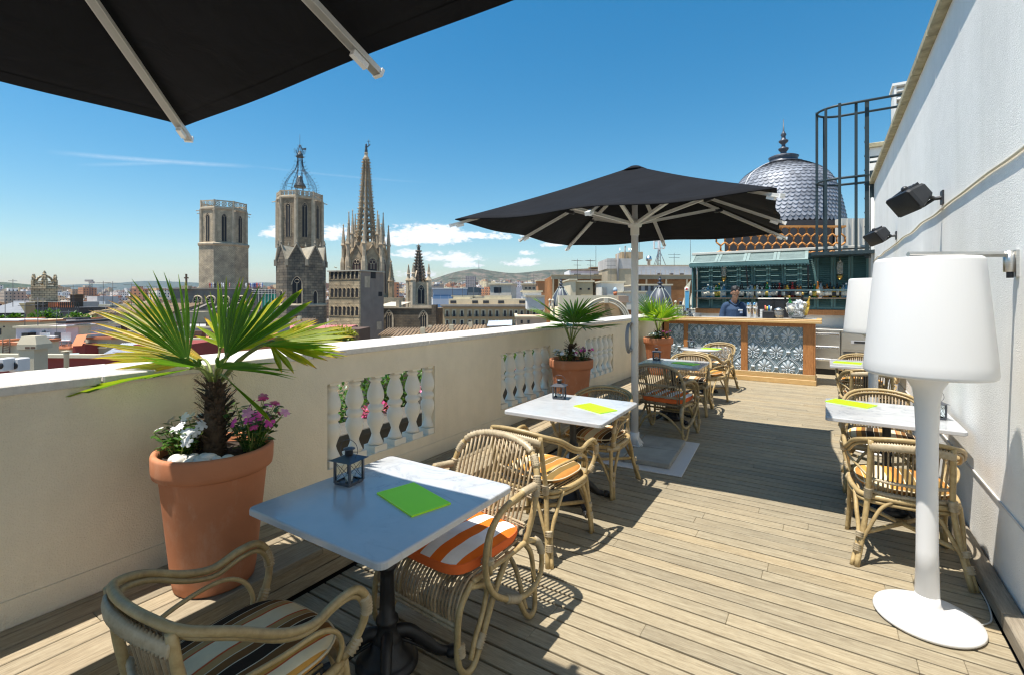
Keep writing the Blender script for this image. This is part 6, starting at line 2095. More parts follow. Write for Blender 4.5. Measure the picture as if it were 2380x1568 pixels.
def tracery(parent, c, Rr, n, a0, z0, z1, mat):
    m = MB()
    pts = [(Rr * math.cos(a0 + 2 * math.pi * k / n), Rr * math.sin(a0 + 2 * math.pi * k / n)) for k in range(n)]
    for k in range(n):
        a, b2 = Vector((*pts[k], 0)), Vector((*pts[(k + 1) % n], 0))
        x = (b2 - a).normalized(); L = (b2 - a).length
        M = Matrix((x, Vector((-x.y, x.x, 0)), Vector((0, 0, 1)))).transposed().to_4x4(); M.translation = a
        m.bb(0, -.12, z0, L, .12, z0 + (z1 - z0) * .16, M); m.bb(0, -.15, z1 - (z1 - z0) * .16, L, .15, z1, M)
        m.bb(-.25, -.22, z0, .25, .22, z1 + .1, M)
        h = (z1 - z0) * .66; nq = max(2, int(L / h))
        for q in range(nq):
            cx = L * (q + .5) / nq; cz = (z0 + z1) / 2
            m.tube([(cx + h * .42 * math.cos(t_), 0, cz + h * .42 * math.sin(t_)) for t_ in [2 * math.pi * e / 8 for e in range(8)]], .16, 4, True, M)
            m.tube([(cx - h * .4, 0, cz - h * .4), (cx + h * .4, 0, cz + h * .4)], .13, 4, m=M); m.tube([(cx - h * .4, 0, cz + h * .4), (cx + h * .4, 0, cz - h * .4)], .13, 4, m=M)
    m.build("parapet", mat, parent)

def octatower(name, label, px, d, levels, mat, a0, win, par_y):
    """levels: (top row, bottom row, half width in pixels)"""
    k = d / FOC / math.sqrt(1 + ((px - 1190) / FOC) ** 2)
    o = at(px, 690, d)
    t = thing(name, label, "tower", (o.x, o.y, 0), YAW)
    for (yt, yb, hw) in levels:
        m = MB(); rr_ = hw * k / .96
        m.lathe([(rr_, zat(yb, d)), (rr_, zat(yt, d))], n=8, smooth=False, a0=a0, a1=a0 + 2 * math.pi)
        m.build("shaft", mat, t)
        m = MB(); m.lathe([(rr_ * 1.0, -.7), (rr_ * 1.045, -.45), (rr_ * 1.045, .1), (rr_ * .99, .45)], (0, 0, zat(yt, d)), 8, smooth=False, a0=a0, a1=a0 + 2 * math.pi); m.build("cornice", TRIM, t)
    yt, yb, hw = levels[0]
    rr_ = hw * k / .96
    bt = MB()
    for q in range(8):
        a = a0 + 2 * math.pi * q / 8
        bt.lathe([(.75, zat(yb, d)), (.7, zat(yt, d) - .4)], (rr_ * .985 * math.cos(a), rr_ * .985 * math.sin(a), 0), 6, smooth=False)
        g = Vector((math.cos(a), math.sin(a), 0)); p0 = g * rr_ + Vector((0, 0, zat(yt, d) - .9)); bt.tube([p0, p0 + g * 1.7 + Vector((0, 0, -.3))], .16, 4)
    bt.build("buttress", TRIM, t)
    for M, oo in face_frames(None, rr_, 8, a0):
        if camface(oo):
            M2 = M.copy(); M2.translation = M.translation + Vector((0, 0, zat(win[1], d)))
            arch_part(t, M2, win[2] * k, (win[1] - win[0]) * d / FOC, TRIM, mull=1)
    tracery(t, None, rr_ * 1.0, 8, a0, zat(yt, d) + .1, zat(par_y, d), mat if False else TRIM)
    return t, rr_
octatower("bell_tower", "octagonal pale stone bell tower with pierced parapet, standing alone", 521, 190, [(491, 571, 54), (571, 735, 59)], ST1, R(8), (503, 566, 11), 474)
tw, rt = octatower("bell_tower", "octagonal sooty bell tower carrying an open iron crown with a bell", 697, 170, [(465, 578, 51)], ST2, R(14), (478, 556, 12), 452)
# iron crown
k = 170 / FOC / 1.09
m = MB()
zc = zat(452, 170)
cur = [(40, 452), (40, 441), (37, 429), (27, 413), (14, 398), (8, 384), (6, 362), (8, 354), (6, 346), (1, 337)]
for q in range(8):
    a = R(10 + 45 * q)
    pts = cr([(x * k * math.cos(a), x * k * math.sin(a), zat(y, 170)) for x, y in cur], 4)
    m.tube(pts, .065, 4); m.tube([Vector((p.x * .90, p.y * .90, p.z - .15)) for p in pts[:28]], .045, 4)
    for p in pts[1:30:2]:
        e = Vector((math.cos(a), math.sin(a), .5)); m.tube([p, p + e * .75], .04, 4); m.sph(p + e * .85, .11, 5, 4)
    for p, p2 in zip(pts[0:26:2], pts[2:28:2]): m.tube([p, Vector((p2.x * .9, p2.y * .9, p2.z - .15))], .04, 3)
for (x, y) in ((33, 433), (18, 400), (7, 372)):
    m.tube([(x * k * math.cos(R(45 * q + 10)), x * k * math.sin(R(45 * q + 10)), zat(y, 170)) for q in range(8)], .06, 4, True)
m.build("iron_crown", IRONB, tw)
m = MB(); m.tube([(0, 0, zat(345, 170)), (0, 0, zat(313, 170))], .07, 4); m.tube([(-.9, 0, zat(338, 170)), (.9, 0, zat(338, 170))], .05, 4); m.prism([(.5, 0, zat(346, 170)), (2.2, 0, zat(344, 170)), (2.2, 0, zat(350, 170)), (.5, 0, zat(348, 170))], (0, .05, 0))
for x in (-1.0, 1.0): m.tube([(x, 0, zat(455, 170)), (x * .7, 0, zat(375, 170))], .12, 5)
m.build("weathervane", IRONB, tw)
m = MB()
m.lathe([(2.0, zat(436, 170)), (1.9, zat(432, 170)), (1.2, zat(425, 170)), (.9, zat(415, 170)), (.5, zat(410, 170)), (0, zat(408, 170))], n=16); m.lathe([(1.3, zat(366, 170)), (1.0, zat(360, 170)), (.3, zat(352, 170)), (0, zat(350, 170))], n=12)
m.build("bell", pm("bronze_bell", (.10, .11, .11), .5, metal=.5), tw)

# chapel tower with gables in front of it
d = 105; k = d / FOC
o = at(701, 690, d)
t = thing("chapel_tower", "dark rubble stone octagonal chapel tower with pointed gables, in front of the crowned bell tower", "tower", (o.x, o.y, 0), YAW)
rr_ = 57 * k / .96 / 1.09; a0 = R(-100)
m = MB(); m.lathe([(rr_ * 1.035, zat(800, d)), (rr_ * 1.035, zat(712, d)), (rr_, zat(709, d)), (rr_, zat(612, d))], n=8, smooth=False, a0=a0, a1=a0 + 2 * math.pi); m.build("shaft", ST3, t)
m, rf_ = MB(), MB()
for M, oo in face_frames(None, rr_, 8, a0):
    hwid = rr_ * math.sin(math.pi / 8)
    m.add([M @ Vector((-hwid, -.02, zat(613, d))), M @ Vector((hwid, -.02, zat(613, d))), M @ Vector((0, -.02, zat(575, d)))], [(0, 1, 2)])
    rf_.add([M @ Vector((-hwid, 0, zat(613, d))), M @ Vector((hwid, 0, zat(613, d))), M @ Vector((0, 0.0, zat(575, d))), Vector((0, 0, zat(578, d)))], [(1, 3, 2), (2, 3, 0)])
g_ = m.build("gable", ST3, t)
rf_.build("roof", pm("sunlit_gable_roof", (.36, .32, .245), .95, var=.3, vs=.7, bmp=.3, bs=4, bd=.1), t)  # sunlight on the roof slopes is put into this paler colour
m = MB()
for M, oo in face_frames(None, rr_, 8, a0):
    hwid = rr_ * math.sin(math.pi / 8)
    for s in (1, -1):
        m.tube([M @ Vector((s * hwid, -.1, zat(611, d))), M @ Vector((0, -.1, zat(572, d)))], .15, 4, smooth=False)
    p = M @ Vector((0, 0, zat(573, d))); pinnacle(m, p.x, p.y, p.z, 1.3, .2)
    p = M @ Vector((hwid, 0, zat(612, d))); m.bb(p.x - .3, p.y - .3, p.z - .8, p.x + .3, p.y + .3, p.z + .5)
m.build("coping", pm("pale_gable_coping", (.28, .24, .18), .95, var=.25, vs=1), g_)
m = MB(); m.lathe([(rr_ * 1.0, 0), (rr_ * 1.06, .15), (rr_ * 1.06, .4), (rr_ * 1.0, .6)], (0, 0, zat(712, d)), 8, smooth=False, a0=a0, a1=a0 + 2 * math.pi); m.build("string_course", TRIM, t)
for q, (M, oo) in enumerate(face_frames(None, rr_, 8, a0)):
    if camface(oo):
        M2 = M.copy(); M2.translation = M.translation + Vector((0, 0, zat(706, d)))
        if q % 2 == 0: arch_part(t, M2, 19 * k, 62 * k, TRIM, mull=1, fr=.22)
        else:
            arch_part(t, M2, 8.5 * k, 30 * k, TRIM, mull=0, fr=.2)

# cathedral crossing lantern with the open spire
d = 200; k = d / FOC
o = at(851, 690, d)
t = thing("cathedral_spire", "tall openwork gothic cathedral spire ringed with pinnacles and topped by a statue", "spire", (o.x, o.y, 0), YAW)
SPST = stone("spire_stone", ((.50, .40, .28), (.42, .335, .23)), 1.0, .5)
m = MB(); rr_ = 48 * k; a0 = R(12)
m.lathe([(rr_ * 1.04, zat(790, d)), (rr_ * 1.04, zat(690, d)), (rr_, zat(686, d)), (rr_, zat(600, d)), (rr_ * .8, zat(592, d)), (rr_ * .62, zat(565, d))], n=8, smooth=False, a0=a0, a1=a0 + 2 * math.pi); m.build("lantern", SPST, t)
for M, oo in face_frames(None, rr_, 8, a0):
    if camface(oo):
        M2 = M.copy(); M2.translation = M.translation + Vector((0, 0, zat(682, d))); arch_part(t, M2, 20 * k, 82 * k, TRIM, dark=pm("window_red_dark", (.055, .028, .025), .6), mull=2, fr=.3)
gb = MB(); pn = MB()
for M, oo in face_frames(None, rr_, 8, a0):
    hw = rr_ * math.sin(math.pi / 8)
    for s in (1, -1): gb.tube([M @ Vector((s * hw, -.2, zat(606, d))), M @ Vector((0, -.2, zat(572, d)))], .38, 4, smooth=False)
    gb.add([M @ Vector((-hw, -.05, zat(606, d))), M @ Vector((hw, -.05, zat(606, d))), M @ Vector((0, -.05, zat(574, d)))], [(0, 1, 2)])
    p = M @ Vector((0, -.2, zat(574, d))); pinnacle(pn, p.x, p.y, p.z, 16 * k, .35)
    for f_, z_, h_, r2 in ((1.05, 600, 78, .75), (.80, 580, 88, .6)):
        p = M @ Vector((hw, 0, 0)); p = p * f_; pinnacle(pn, p.x, p.y, zat(z_, d) - (0 if f_ > 1 else 0), h_ * k, r2)
    p = M @ Vector((hw, 0, 0)) * 1.06; pn.lathe([(1.25, zat(700, d)), (1.2, zat(612, d)), (.8, zat(600, d))], (p.x, p.y, 0), 6, smooth=False)
gb.build("gable", SPST, t); pn.build("pinnacle", TRIM, t)
m = MB()
y0, y1, r0, r1 = 566, 366, 22 * k, 4.4 * k
rings = 15
ringp = []
for j in range(rings + 1):
    f = (j / rings)
    y = y0 + (y1 - y0) * f; r_ = r0 + (r1 - r0) * f ** .88
    ringp.append([Vector((r_ * math.cos(a0 + 2 * math.pi * q / 8), r_ * math.sin(a0 + 2 * math.pi * q / 8), zat(y, d))) for q in range(8)])
for q in range(8):
    m.tube([rg[q] for rg in ringp], [.48 - .2 * j / rings for j in range(rings + 1)], 5)
    for j in range(rings):
        for f in (0, .5):
            p = ringp[j][q].lerp(ringp[j + 1][q], f); e = Vector((p.x, p.y, 0)).normalized(); m.tube([p, p + e * (.95 if f == 0 else .7) + Vector((0, 0, .25))], [.34, .22], 4, smooth=False)
m.build("rib", SPST, t)
m = MB()
for j in range(rings + 1):
    m.tube(ringp[j], .22, 4, True, smooth=False)
    if j < rings - 2:
        for q in range(8):
            a, b2, c_, e_ = ringp[j][q], ringp[j][(q + 1) % 8], ringp[j + 1][(q + 1) % 8], ringp[j + 1][q]
            mid = (a + b2 + c_ + e_) / 4; rad = (a - b2).length * .34
            x = (b2 - a).normalized(); zv = (e_ - a).normalized()
            m.tube([mid + x * rad * math.cos(w) + zv * rad * 1.2 * math.sin(w) for w in [math.pi * 2 * s / 8 for s in range(8)]], .17, 4, True, smooth=False)
            m.tube([a.lerp(b2, .5), mid - zv * rad], .14, 3); m.tube([e_.lerp(c_, .5), mid + zv * rad], .14, 3)
m.build("openwork", SPST, t)
m = MB(); m.lathe([(r1 * .9, zat(384, d)), (r1 * 1.0, zat(372, d)), (r1 * 1.45, zat(370, d)), (r1 * 1.3, zat(366, d)), (r1 * .9, zat(364, d)), (r1 * .8, zat(358, d)), (r1 * 1.1, zat(357, d)), (r1 * .6, zat(354, d))], n=10); m.build("top_drum", TRIM, t)
m = MB(); m.lathe([(.6, zat(355, d)), (.62, zat(350, d)), (.42, zat(345, d)), (.55, zat(342, d)), (.3, zat(338.5, d)), (.42, zat(336.5, d)), (0, zat(334, d))], n=8); m.tube([(.5, 0, zat(342, d)), (1.3, 0, zat(338, d)), (1.6, 0, zat(335, d))], .22, 5); m.tube([(1.0, 0, zat(337, d)), (1.0, 0, zat(325, d))], .1, 4); m.tube([(.3, 0, zat(329, d)), (1.7, 0, zat(329, d))], .1, 4); m.build("statue", IRONB, t)
m = MB(); m.bb(-3, -14, zat(900, d), 11, -6, zat(727, d)); m.bb(1.4, -11.5, zat(733, d), 17.5, -7, zat(692, d)); m.build("transept", ST4, t)
for q in range(5):
    M2 = Matrix.Translation((4.2 + q * 1.25, -14.0, zat(733, d) + 1.2)); 
m = MB(); m.bb(-2, -8, zat(900, d), 10.3, 0, zat(692, d)); m.build("choir", SPST, t)
t = thing("pinnacle", "slim free standing gothic pinnacle between the two cathedral spires", "pinnacle", tuple(at(909, 690, 195)), YAW); t.location.z = 0
m = MB(); m.lathe([(1.3, zat(740, 195)), (1.2, zat(655, 195)), (1.5, zat(654, 195)), (1.0, zat(645, 195)), (.2, zat(612, 195)), (.4, zat(609, 195)), (0, zat(605, 195))], n=6, smooth=False)
for q in range(10):
    f = q / 10
    for a in range(4): m.bb((1.15 - f) * math.cos(R(90 * a)) - .2, (1.15 - f) * math.sin(R(90 * a)) - .2, zat(648 - 36 * f, 195), (1.15 - f) * math.cos(R(90 * a)) + .2, (1.15 - f) * math.sin(R(90 * a)) + .2, zat(646.5 - 36 * f, 195))
m.build("shaft", SPST, t)

# smaller facade spire on its square tower
d = 175; k = d / FOC
o = at(973, 690, d)
t = thing("church_spire", "smaller crocketed gothic spire on a pale stone tower, right of the tall cathedral spire", "spire", (o.x, o.y, 0), YAW + R(28))
w = 25 * k
m = MB(); m.bb(-w * .78, -w * .78, zat(800, d), w * .78, w * .78, zat(656, d)); m.build("tower", ST4, t)
for q in range(4):
    M = Matrix.Rotation(R(90 * q), 4, 'Z') @ Matrix.Translation((0, -w * .78, zat(706, d)))
    arch_part(t, M, w * .62, 44 * k, TRIM, mull=1, fr=.35)
m = MB()
for q in range(4):
    a = R(45 + 90 * q); m.lathe([(w * .26, zat(720, d)), (w * .25, zat(654, d)), (w * .32, zat(652, d)), (w * .2, zat(646, d))], (w * 1.05 * math.cos(a), w * 1.05 * math.sin(a), 0), 6, smooth=False)
    pinnacle(m, w * 1.05 * math.cos(a), w * 1.05 * math.sin(a), zat(650, d), 36 * k, w * .14)
    m.tube([(w * .75 * math.cos(a), w * .75 * math.sin(a), zat(656, d)), (w * .35 * math.cos(a), w * .35 * math.sin(a), zat(630, d))], .3, 4)
m.build("pinnacle", TRIM, t)
m = MB()
r0 = 14 * k
for q in range(8):
    a = R(22 + 45 * q)
    A, B = Vector((r0 * math.cos(a), r0 * math.sin(a), zat(656, d))), Vector((.25 * math.cos(a), .25 * math.sin(a), zat(578, d)))
    m.tube([A, B], [.42, .2], 5)
    for j in range(11):
        p = A.lerp(B, j / 11); e = Vector((math.cos(a), math.sin(a), .3)); m.tube([p, p + e * .75], [.3, .18], 4, smooth=False)
for j in range(10):
    f = j / 10; r_ = r0 * (1 - f) + .25 * f; m.tube([(r_ * math.cos(R(22 + 45 * q)), r_ * math.sin(R(22 + 45 * q)), zat(656 - 78 * f, d)) for q in range(8)], .2, 4, True)
m.lathe([(r0 * .72, zat(656, d)), (.12, zat(580, d))], n=8, smooth=False)
m.lathe([(.2, zat(580, d)), (.75, zat(577, d)), (.3, zat(574, d)), (.6, zat(571.5, d)), (.2, zat(570, d)), (0, zat(566, d))], n=6); m.bb(-.9, -.2, zat(573.5, d), .9, .2, zat(572, d))
m.build("spire", pm("dark_spire_stone", (.16, .13, .10), .95, var=.3, vs=.6), t)

# arcaded lookout tower
d = 112; k = d / FOC
cnr = at(835.5, 690, d)
ROT = R(-24)
t = thing("lookout_tower", "square stone lookout tower with rows of round arched loggias", "tower", (cnr.x, cnr.y, 0), YAW + ROT)
W1 = 80 * k / math.cos(ROT) * 1.07; W2 = 41 * k / math.sin(-ROT) * .86
zt_ = zat(627.5, d)
m = MB(); m.bb(-W1, 0, -26, 0, W2, zt_ - .3); m.build("body", ST4, t)
m = MB(); m.bb(-W1 - .3, -.3, zt_ - .28, .3, W2 + .3, zt_); m.build("eaves", pm("pale_slab", (.48, .44, .36), .9), t)
m = MB(); m.bb(.005, .4, -26, .03, W2, zt_ - .31); m.build("side_sheet", pm("grey_side", (.25, .205, .17), .95, var=.18, vs=.5), t)  # sheet over the side wall, darker than the facade stone
rowsy = (651, 685, 726 - 7, 758)
n = 7
for j, yb in enumerate((656, 699, 742, 785)):
    h = (20 if j else 18) * k * 1.05
    for q in range(n):
        x = -W1 + W1 * (q + .5) / n * .94 + W1 * .05
        M = Matrix.Translation((x, 0, zat(yb - 8, d)))
        arch_part(t, M, W1 / n * .58, h, TRIM, pointed=False, fr=.07)
    m = MB(); m.bb(-W1 + .1, -.10, zat(yb - 8, d) - .2, -.1, .02, zat(yb - 8, d) - .02)
    for q in range(n + 1): m.bb(-W1 + W1 * q / n * .94 + W1 * .05 - .14, -.13, zat(yb - 8, d), -W1 + W1 * q / n * .94 + W1 * .05 + .14, .03, zat(yb - 8, d) + h * .62)
    for q in (2, 5): m.tube([(-W1 + W1 * q / n, -.1, zat(yb - 8, d) + h + .7), (-W1 + W1 * q / n, -1.0, zat(yb - 8, d) + h + .9)], .09, 4)
    m.build("arcade", ST4, t)
for (y_, w_, h_) in ((640, .9, 2.2), (683, .7, 1.1)):
    m = MB(); yy = W2 * (.55 if h_ > 2 else .85); m.bb(.02, yy - w_, zat(y_ + 6, d), .045, yy + w_, zat(y_ + 6, d) + h_); m.build("window", DKV, t)
m = MB(); m.bb(.031, W2 * .7, zat(770, d), .07, W2 * .7 + 1.7, zat(770, d) + 1.9); m.bb(.031, W2 * .2, zat(668, d), .045, W2 * .2 + 1.8, zat(668, d) + 2.6); m.build("stone_patch", TRIM, t)

# long church wall with gothic windows
d = 128; k = d / FOC
o = at(872, 690, d)
t = thing("church_nave", "long grey stone church wall with two traceried gothic windows", "church", (o.x, o.y, 0), YAW + R(-6))
Wn = 142 * k
m = MB(); m.bb(0, 0, -26, Wn, 14, zat(717, d)); m.bb(Wn - .6, -1.0, -26, Wn + .5, 1, zat(708, d)); m.build("wall", stone("nave_stone", ((.20, .16, .115), (.155, .125, .095)), .9, .45), t)
m = MB(); m.bb(0, -.25, zat(716.8, d), Wn, .3, zat(714, d)); m.bb(Wn * .62, -.15, zat(714, d), Wn * .98, .1, zat(709, d)); m.bb(50 * k, 0.0, zat(716, d), 57 * k, 2, zat(698, d)); m.build("parapet", TRIM, t)
m = MB(); m.add([(0, .4, zat(712, d)), (52 * k, .4, zat(712, d)), (52 * k, 12, zat(703, d)), (0, 12, zat(703, d))], [(0, 1, 2, 3)]); m.build("roof", pm("pale_roof", (.55, .48, .36), .9), t)
for x in (33, 115):
    arch_part(t, Matrix.Translation((x * k, 0, zat(768, d))), 14 * k, 46 * k, TRIM, mull=2, fr=.5)

# terrace church with visitors
d = 150; k = d / FOC
o = at(398, 690, d)
t = thing("church_terrace", "grey stone church block with round windows under a viewing terrace", "church", (o.x, o.y, 0), YAW + R(3))
Wn = 216 * k
m = MB(); m.bb(0, 0, -26, Wn, 30, zat(672.5, d)); m.build("wall", GREY, t)
m = MB(); m.bb(-.2, -.3, zat(672.4, d), Wn + .2, .3, zat(669.5, d)); m.build("parapet", pm("terrace_coping", (.30, .26, .21), .9, var=.2, vs=.5), t)
for x in (60, 90, 122, 160):
    m = MB(); M = Matrix.Translation((x * k, -.05, zat(699, d))) @ Matrix.Rotation(R(90), 4, 'X')
    m.lathe([(0, 0), (9.5 * k, 0), (9.5 * k, .06), (0, .06)], n=20, m=M); wd = m.build("window", DKV, t)
    m = MB(); m.tube([(x * k + 10.5 * k * math.cos(a), -.12, zat(699, d) + 10.5 * k * math.sin(a)) for a in [2 * math.pi * q / 20 for q in range(20)]], .28, 5, True)
    for q in range(4): m.tube([(x * k - 9 * k * math.cos(R(45 * q)), -.14, zat(699, d) - 9 * k * math.sin(R(45 * q))), (x * k + 9 * k * math.cos(R(45 * q)), -.14, zat(699, d) + 9 * k * math.sin(R(45 * q)))], .12, 4)
    m.build("surround", TRIM, wd)
m = MB(); m.bb(30 * k, -9, -26, Wn - 8 * k, -1, zat(722, d)); m.bb(28 * k, -9.3, zat(722, d), Wn - 6 * k, -8.7, zat(719, d))
for x in (85, 120, 150, 182): m.add([(x * k, -8.8, zat(719, d)), (x * k + 1, -8.8, zat(719, d)), (x * k + 1, -.2, zat(703, d)), (x * k, -.2, zat(703, d)), (x * k, -8.8, zat(722, d)), (x * k + 1, -8.8, zat(722, d)), (x * k + 1, -.2, zat(709, d)), (x * k, -.2, zat(709, d))], [(0, 1, 2, 3), (4, 7, 6, 5), (0, 3, 7, 4), (1, 5, 6, 2)])
m.build("aisle", GREY, t)
t = thing("stone_cross", "stone cross standing on the church terrace's corner", "cross", tuple(at(433, 672, 150)), YAW)
m = MB(); m.bb(-1.2, -1, 0, 1.2, 1, 1.0); m.build("base", TRIM, t)
m = MB(); m.bb(-.2, -.2, 1.0, .2, .2, 4.6); m.bb(-.6, -.19, 3.2, -.2, .19, 3.6); m.bb(.2, -.19, 3.2, .6, .19, 3.6); m.build("cross", pm("cross_stone", (.12, .075, .05), .9), t)
m = MB(); e = at(608, 672, 150); 
rn = random.Random(14)
SH = {"red": (.55, .04, .05), "white": (.75, .74, .72), "blue": (.08, .14, .35), "dark": (.03, .03, .04), "pink": (.62, .25, .28)}
PSK = pm("visitor_skin", (.38, .20, .13), .7)
pmesh = {}
def visitor_mesh(c):
    m = MB()
    for s in (1, -1): m.tube([(s * .09, 0, 0), (s * .10, 0, .45), (s * .09, 0, .88)], [.06, .07, .09], 7)
    m.lathe([(.12, .82), (.17, .95), (.16, 1.15), (.20, 1.38), (.10, 1.47), (.05, 1.5), (.05, 1.55)], n=10, sy=.65)
    m.sph((0, 0, 1.64), (.085, .10, .12), 10, 7)
    for s in (1, -1): m.tube([(s * .20, 0, 1.40), (s * .25, -.02, 1.12), (s * .22, -.15, .95)], [.055, .045, .035], 7)
    me = m.mesh("person"); me.materials.append(pm("visitor_" + c, SH[c], .85))
    return me
for c in SH: pmesh[c] = visitor_mesh(c)
for i, px in enumerate((488, 492, 496, 500, 511, 515, 519, 534, 552, 556, 560, 572, 578, 580, 583, 586, 588, 591, 594, 596, 599, 602, 604, 607, 610)):
    c = rn.choice(("red", "red", "white", "dark", "blue", "pink", "white"))
    o = bpy.data.objects.new("person", pmesh[c]); COL.objects.link(o)
    dd_ = 150.6 + rn.uniform(0, 1.4)
    o.location = at(px, 690, dd_); o.location.z = zat(669.5, 150) + .02 + (0); o.rotation_euler = (0, 0, YAW + rn.uniform(-1.5, 1.5))
    o.location.z = zat(669.5, 150) - .1
    tag(o, "visitor in " + c + " clothes standing at the rail of the church terrace", "person", "visitors on the church terrace")
t = thing("scaffold", "church scaffold wrapped in bright green netting", "scaffolding", tuple(at(610, 690, 140)), YAW); t.location.z = 0
k = 140 / FOC
m = MB(); m.bb(0, 0, -20, 19 * k, 2.5, zat(683, 140)); m.bb(19 * k + .05, 0.8, -20, 35 * k, 3.0, zat(684, 140)); m.build("netting", pm("green_net", (.03, .30, .20), .8, var=.25, vs=.8), t)
m = MB()
for q in range(6): m.tube([(-1 + q * .9, -.1, -10), (-1 + q * .9, -.1, zat(672 + q % 2, 140))], .06, 4)
for yy in (674, 678, 683): m.tube([(-3, -.15, zat(yy, 140)), (36 * k, -.15, zat(yy, 140))], .06, 4)
m.tube([(-3, -.1, zat(672, 140)), (1, -.1, zat(690, 140))], .06, 4)
m.build("poles", pm("scaffold_pole", (.4, .38, .36), .6), t)
# ------------------------------------------------------------------ rooftops around
def col(name, c, **k): return pm(name, c, .88, var=k.pop("var", .14), vs=k.pop("vs", .8), bmp=.15, bs=12, **k)
WHR, CRR, BGE, PNK = col("white_roof_render", (.70, .68, .66)), col("cream_render", (.62, .54, .38)), col("beige_render", (.50, .42, .28)), col("pinkish_render", (.66, .58, .60))
REDW, ORGR, GRYR = col("red_wall", (.26, .045, .035)), col("orange_render", (.58, .20, .09)), col("grey_render", (.40, .38, .36))
DKR, TILER = col("dark_render", (.05, .05, .055)), None
CHIM = col("cream_chimney_render", (.50, .44, .32))
def tilemat(name, a, b_):
    m, nt, b = nmat(name)
    n = nz(nt, 1.5, 6, .65); n2 = nz(nt, 14, 3, .6)
    f = mathn(nt, 'ADD', mathn(nt, 'MULTIPLY', n, .5), mathn(nt, 'MULTIPLY', n2, .5))
    nt.links.new(ramp(nt, ((.35, a), (.6, b_)), f), b.inputs["Base Color"]); b.inputs["Roughness"].default_value = .9
    return m
TILE = tilemat("clay_tiles", (.15, .095, .055), (.33, .225, .13))
TILE2 = tilemat("yellow_clay_tiles", (.30, .20, .09), (.52, .38, .19))
WIN = pm("dark_window", (.035, .04, .05), .15, var=.2)
SHUT = pm("brown_shutter", (.12, .07, .045), .8)

def blk(name, label, cat, x0, x1, yt, yb, d, dp, mat, rot=0.0, group=None, coping=None):
    k = d / FOC
    o = at(x0, 690, d)
    t = thing(name, label, cat, (o.x, o.y, 0), YAW + R(rot), group)
    W = (x1 - x0) * k / math.cos(R(rot))
    m = MB(); m.bb(0, 0, zat(yb, d), W, dp, zat(yt, d)); m.build("wall", mat, t)
    if coping:
        m = MB(); z = zat(yt, d) + .002; e = .12 * max(1, d / 40)
        m.bb(-e, -e, z, W + e, e * 1.2, z + e); m.bb(-e, e * 1.2, z, e, dp, z + e); m.bb(W - e, e * 1.2, z, W + e, dp, z + e); m.build("coping", coping, t)
    return t, k, W
def win(t, k, x, y0, y1, w, d, mat=None, nm="window", frame=None):
    m = MB(); m.bb(x * k, -.04, zat(y1, d), (x + w) * k, .05, zat(y0, d)); o = m.build(nm, mat or WIN, t)
    if frame:
        m = MB(); f = max(.05, .12 * d / 60)
        m.bb(x * k - f, -.07, zat(y1, d), x * k, -.0, zat(y0, d)); m.bb((x + w) * k, -.07, zat(y1, d), (x + w) * k + f, -.0, zat(y0, d)); m.bb(x * k - f, -.07, zat(y0, d), (x + w) * k + f, -.0, zat(y0, d) + f); m.bb(x * k - f, -.09, zat(y1, d) - f, (x + w) * k + f, -.0, zat(y1, d)); m.build("frame", frame, o)
    return o
def gable_roof(t, x0, x1, y0, z0, y1, z1, mat, ribs=0.0, name="roof"):
    """one tiled slope with half round tile ridges, from the eaves line (y0, z0) up to (y1, z1)"""
    m = MB()
    m.add([(x0, y0, z0), (x1, y0, z0), (x1, y1, z1), (x0, y1, z1), (x0, y0, z0 - .12), (x1, y0, z0 - .12), (x1, y1, z1 - .12), (x0, y1, z1 - .12)], [(0, 1, 2, 3), (7, 6, 5, 4), (0, 4, 5, 1), (1, 5, 6, 2), (2, 6, 7, 3), (3, 7, 4, 0)])
    if ribs:
        x = x0 + ribs / 2
        while x < x1:
            m.tube([(x, y0 - .02, z0 + .01), (x, y1, z1 + .01)], ribs * .34, 5); x += ribs
    m.build(name, mat, t)
def antenna(px, y0, y1, d, label, name="antenna", kind=0, grp="antennas on the roofs"):
    o = at(px, 690, d); t = thing(name, label, "antenna", (o.x, o.y, 0), YAW, grp)
    k = d / FOC; m = MB()
    m.tube([(0, 0, zat(y1, d)), (0, 0, zat(y0, d))], .5 * k, 5)
    if kind:
        for q in range(kind):
            z = zat(y0 + 4 + q * 7, d); w = (14 - 2 * q) * k
            m.tube([(-w, 0, z), (w, 0, z)], .4 * k, 4)
            for e in range(5): m.tube([(-w + e * w / 2, -2.5 * k, z), (-w + e * w / 2, 2.5 * k, z)], .25 * k, 3)
    m.build("mast", IRONB, t); return t

# --- left, from far to near
d = 75; k = d / FOC
o = at(103.5, 690, d)
t = thing("belfry", "small stone belfry with corner pinnacles and an open arched crown holding a bell", "belfry", (o.x, o.y, 0), YAW + R(4))
w = 16 * k
m = MB(); m.bb(-w, -w, -10, w, w, zat(670, d)); m.bb(-w * 1.16, -w * 1.16, zat(672, d), w * 1.16, w * 1.16, zat(669, d)); m.bb(-w * 1.02, -w * 1.02, zat(669, d), w * 1.02, w * 1.02, zat(664, d))
for i in (-1, 1):
    for j in (-1, 1): m.bb(i * w * .85 - w * .16, j * w * .85 - w * .16, zat(664, d), i * w * .85 + w * .16, j * w * .85 + w * .16, zat(651, d))
for q in range(4):
    M = Matrix.Rotation(R(90 * q), 4, 'Z'); z0, z1 = zat(664, d), zat(656, d)
    m.bb(-w * .7, -w * .95, z1, w * .7, -w * .8, z1 + .12, M)
    for e in range(4): m.tube([(-w * .5 + e * w * .33 + w * .13 * math.cos(a), -w * .88, (z0 + z1) / 2 + w * .13 * math.sin(a)) for a in [R(45 * s) for s in range(8)]], .06, 4, True, M)
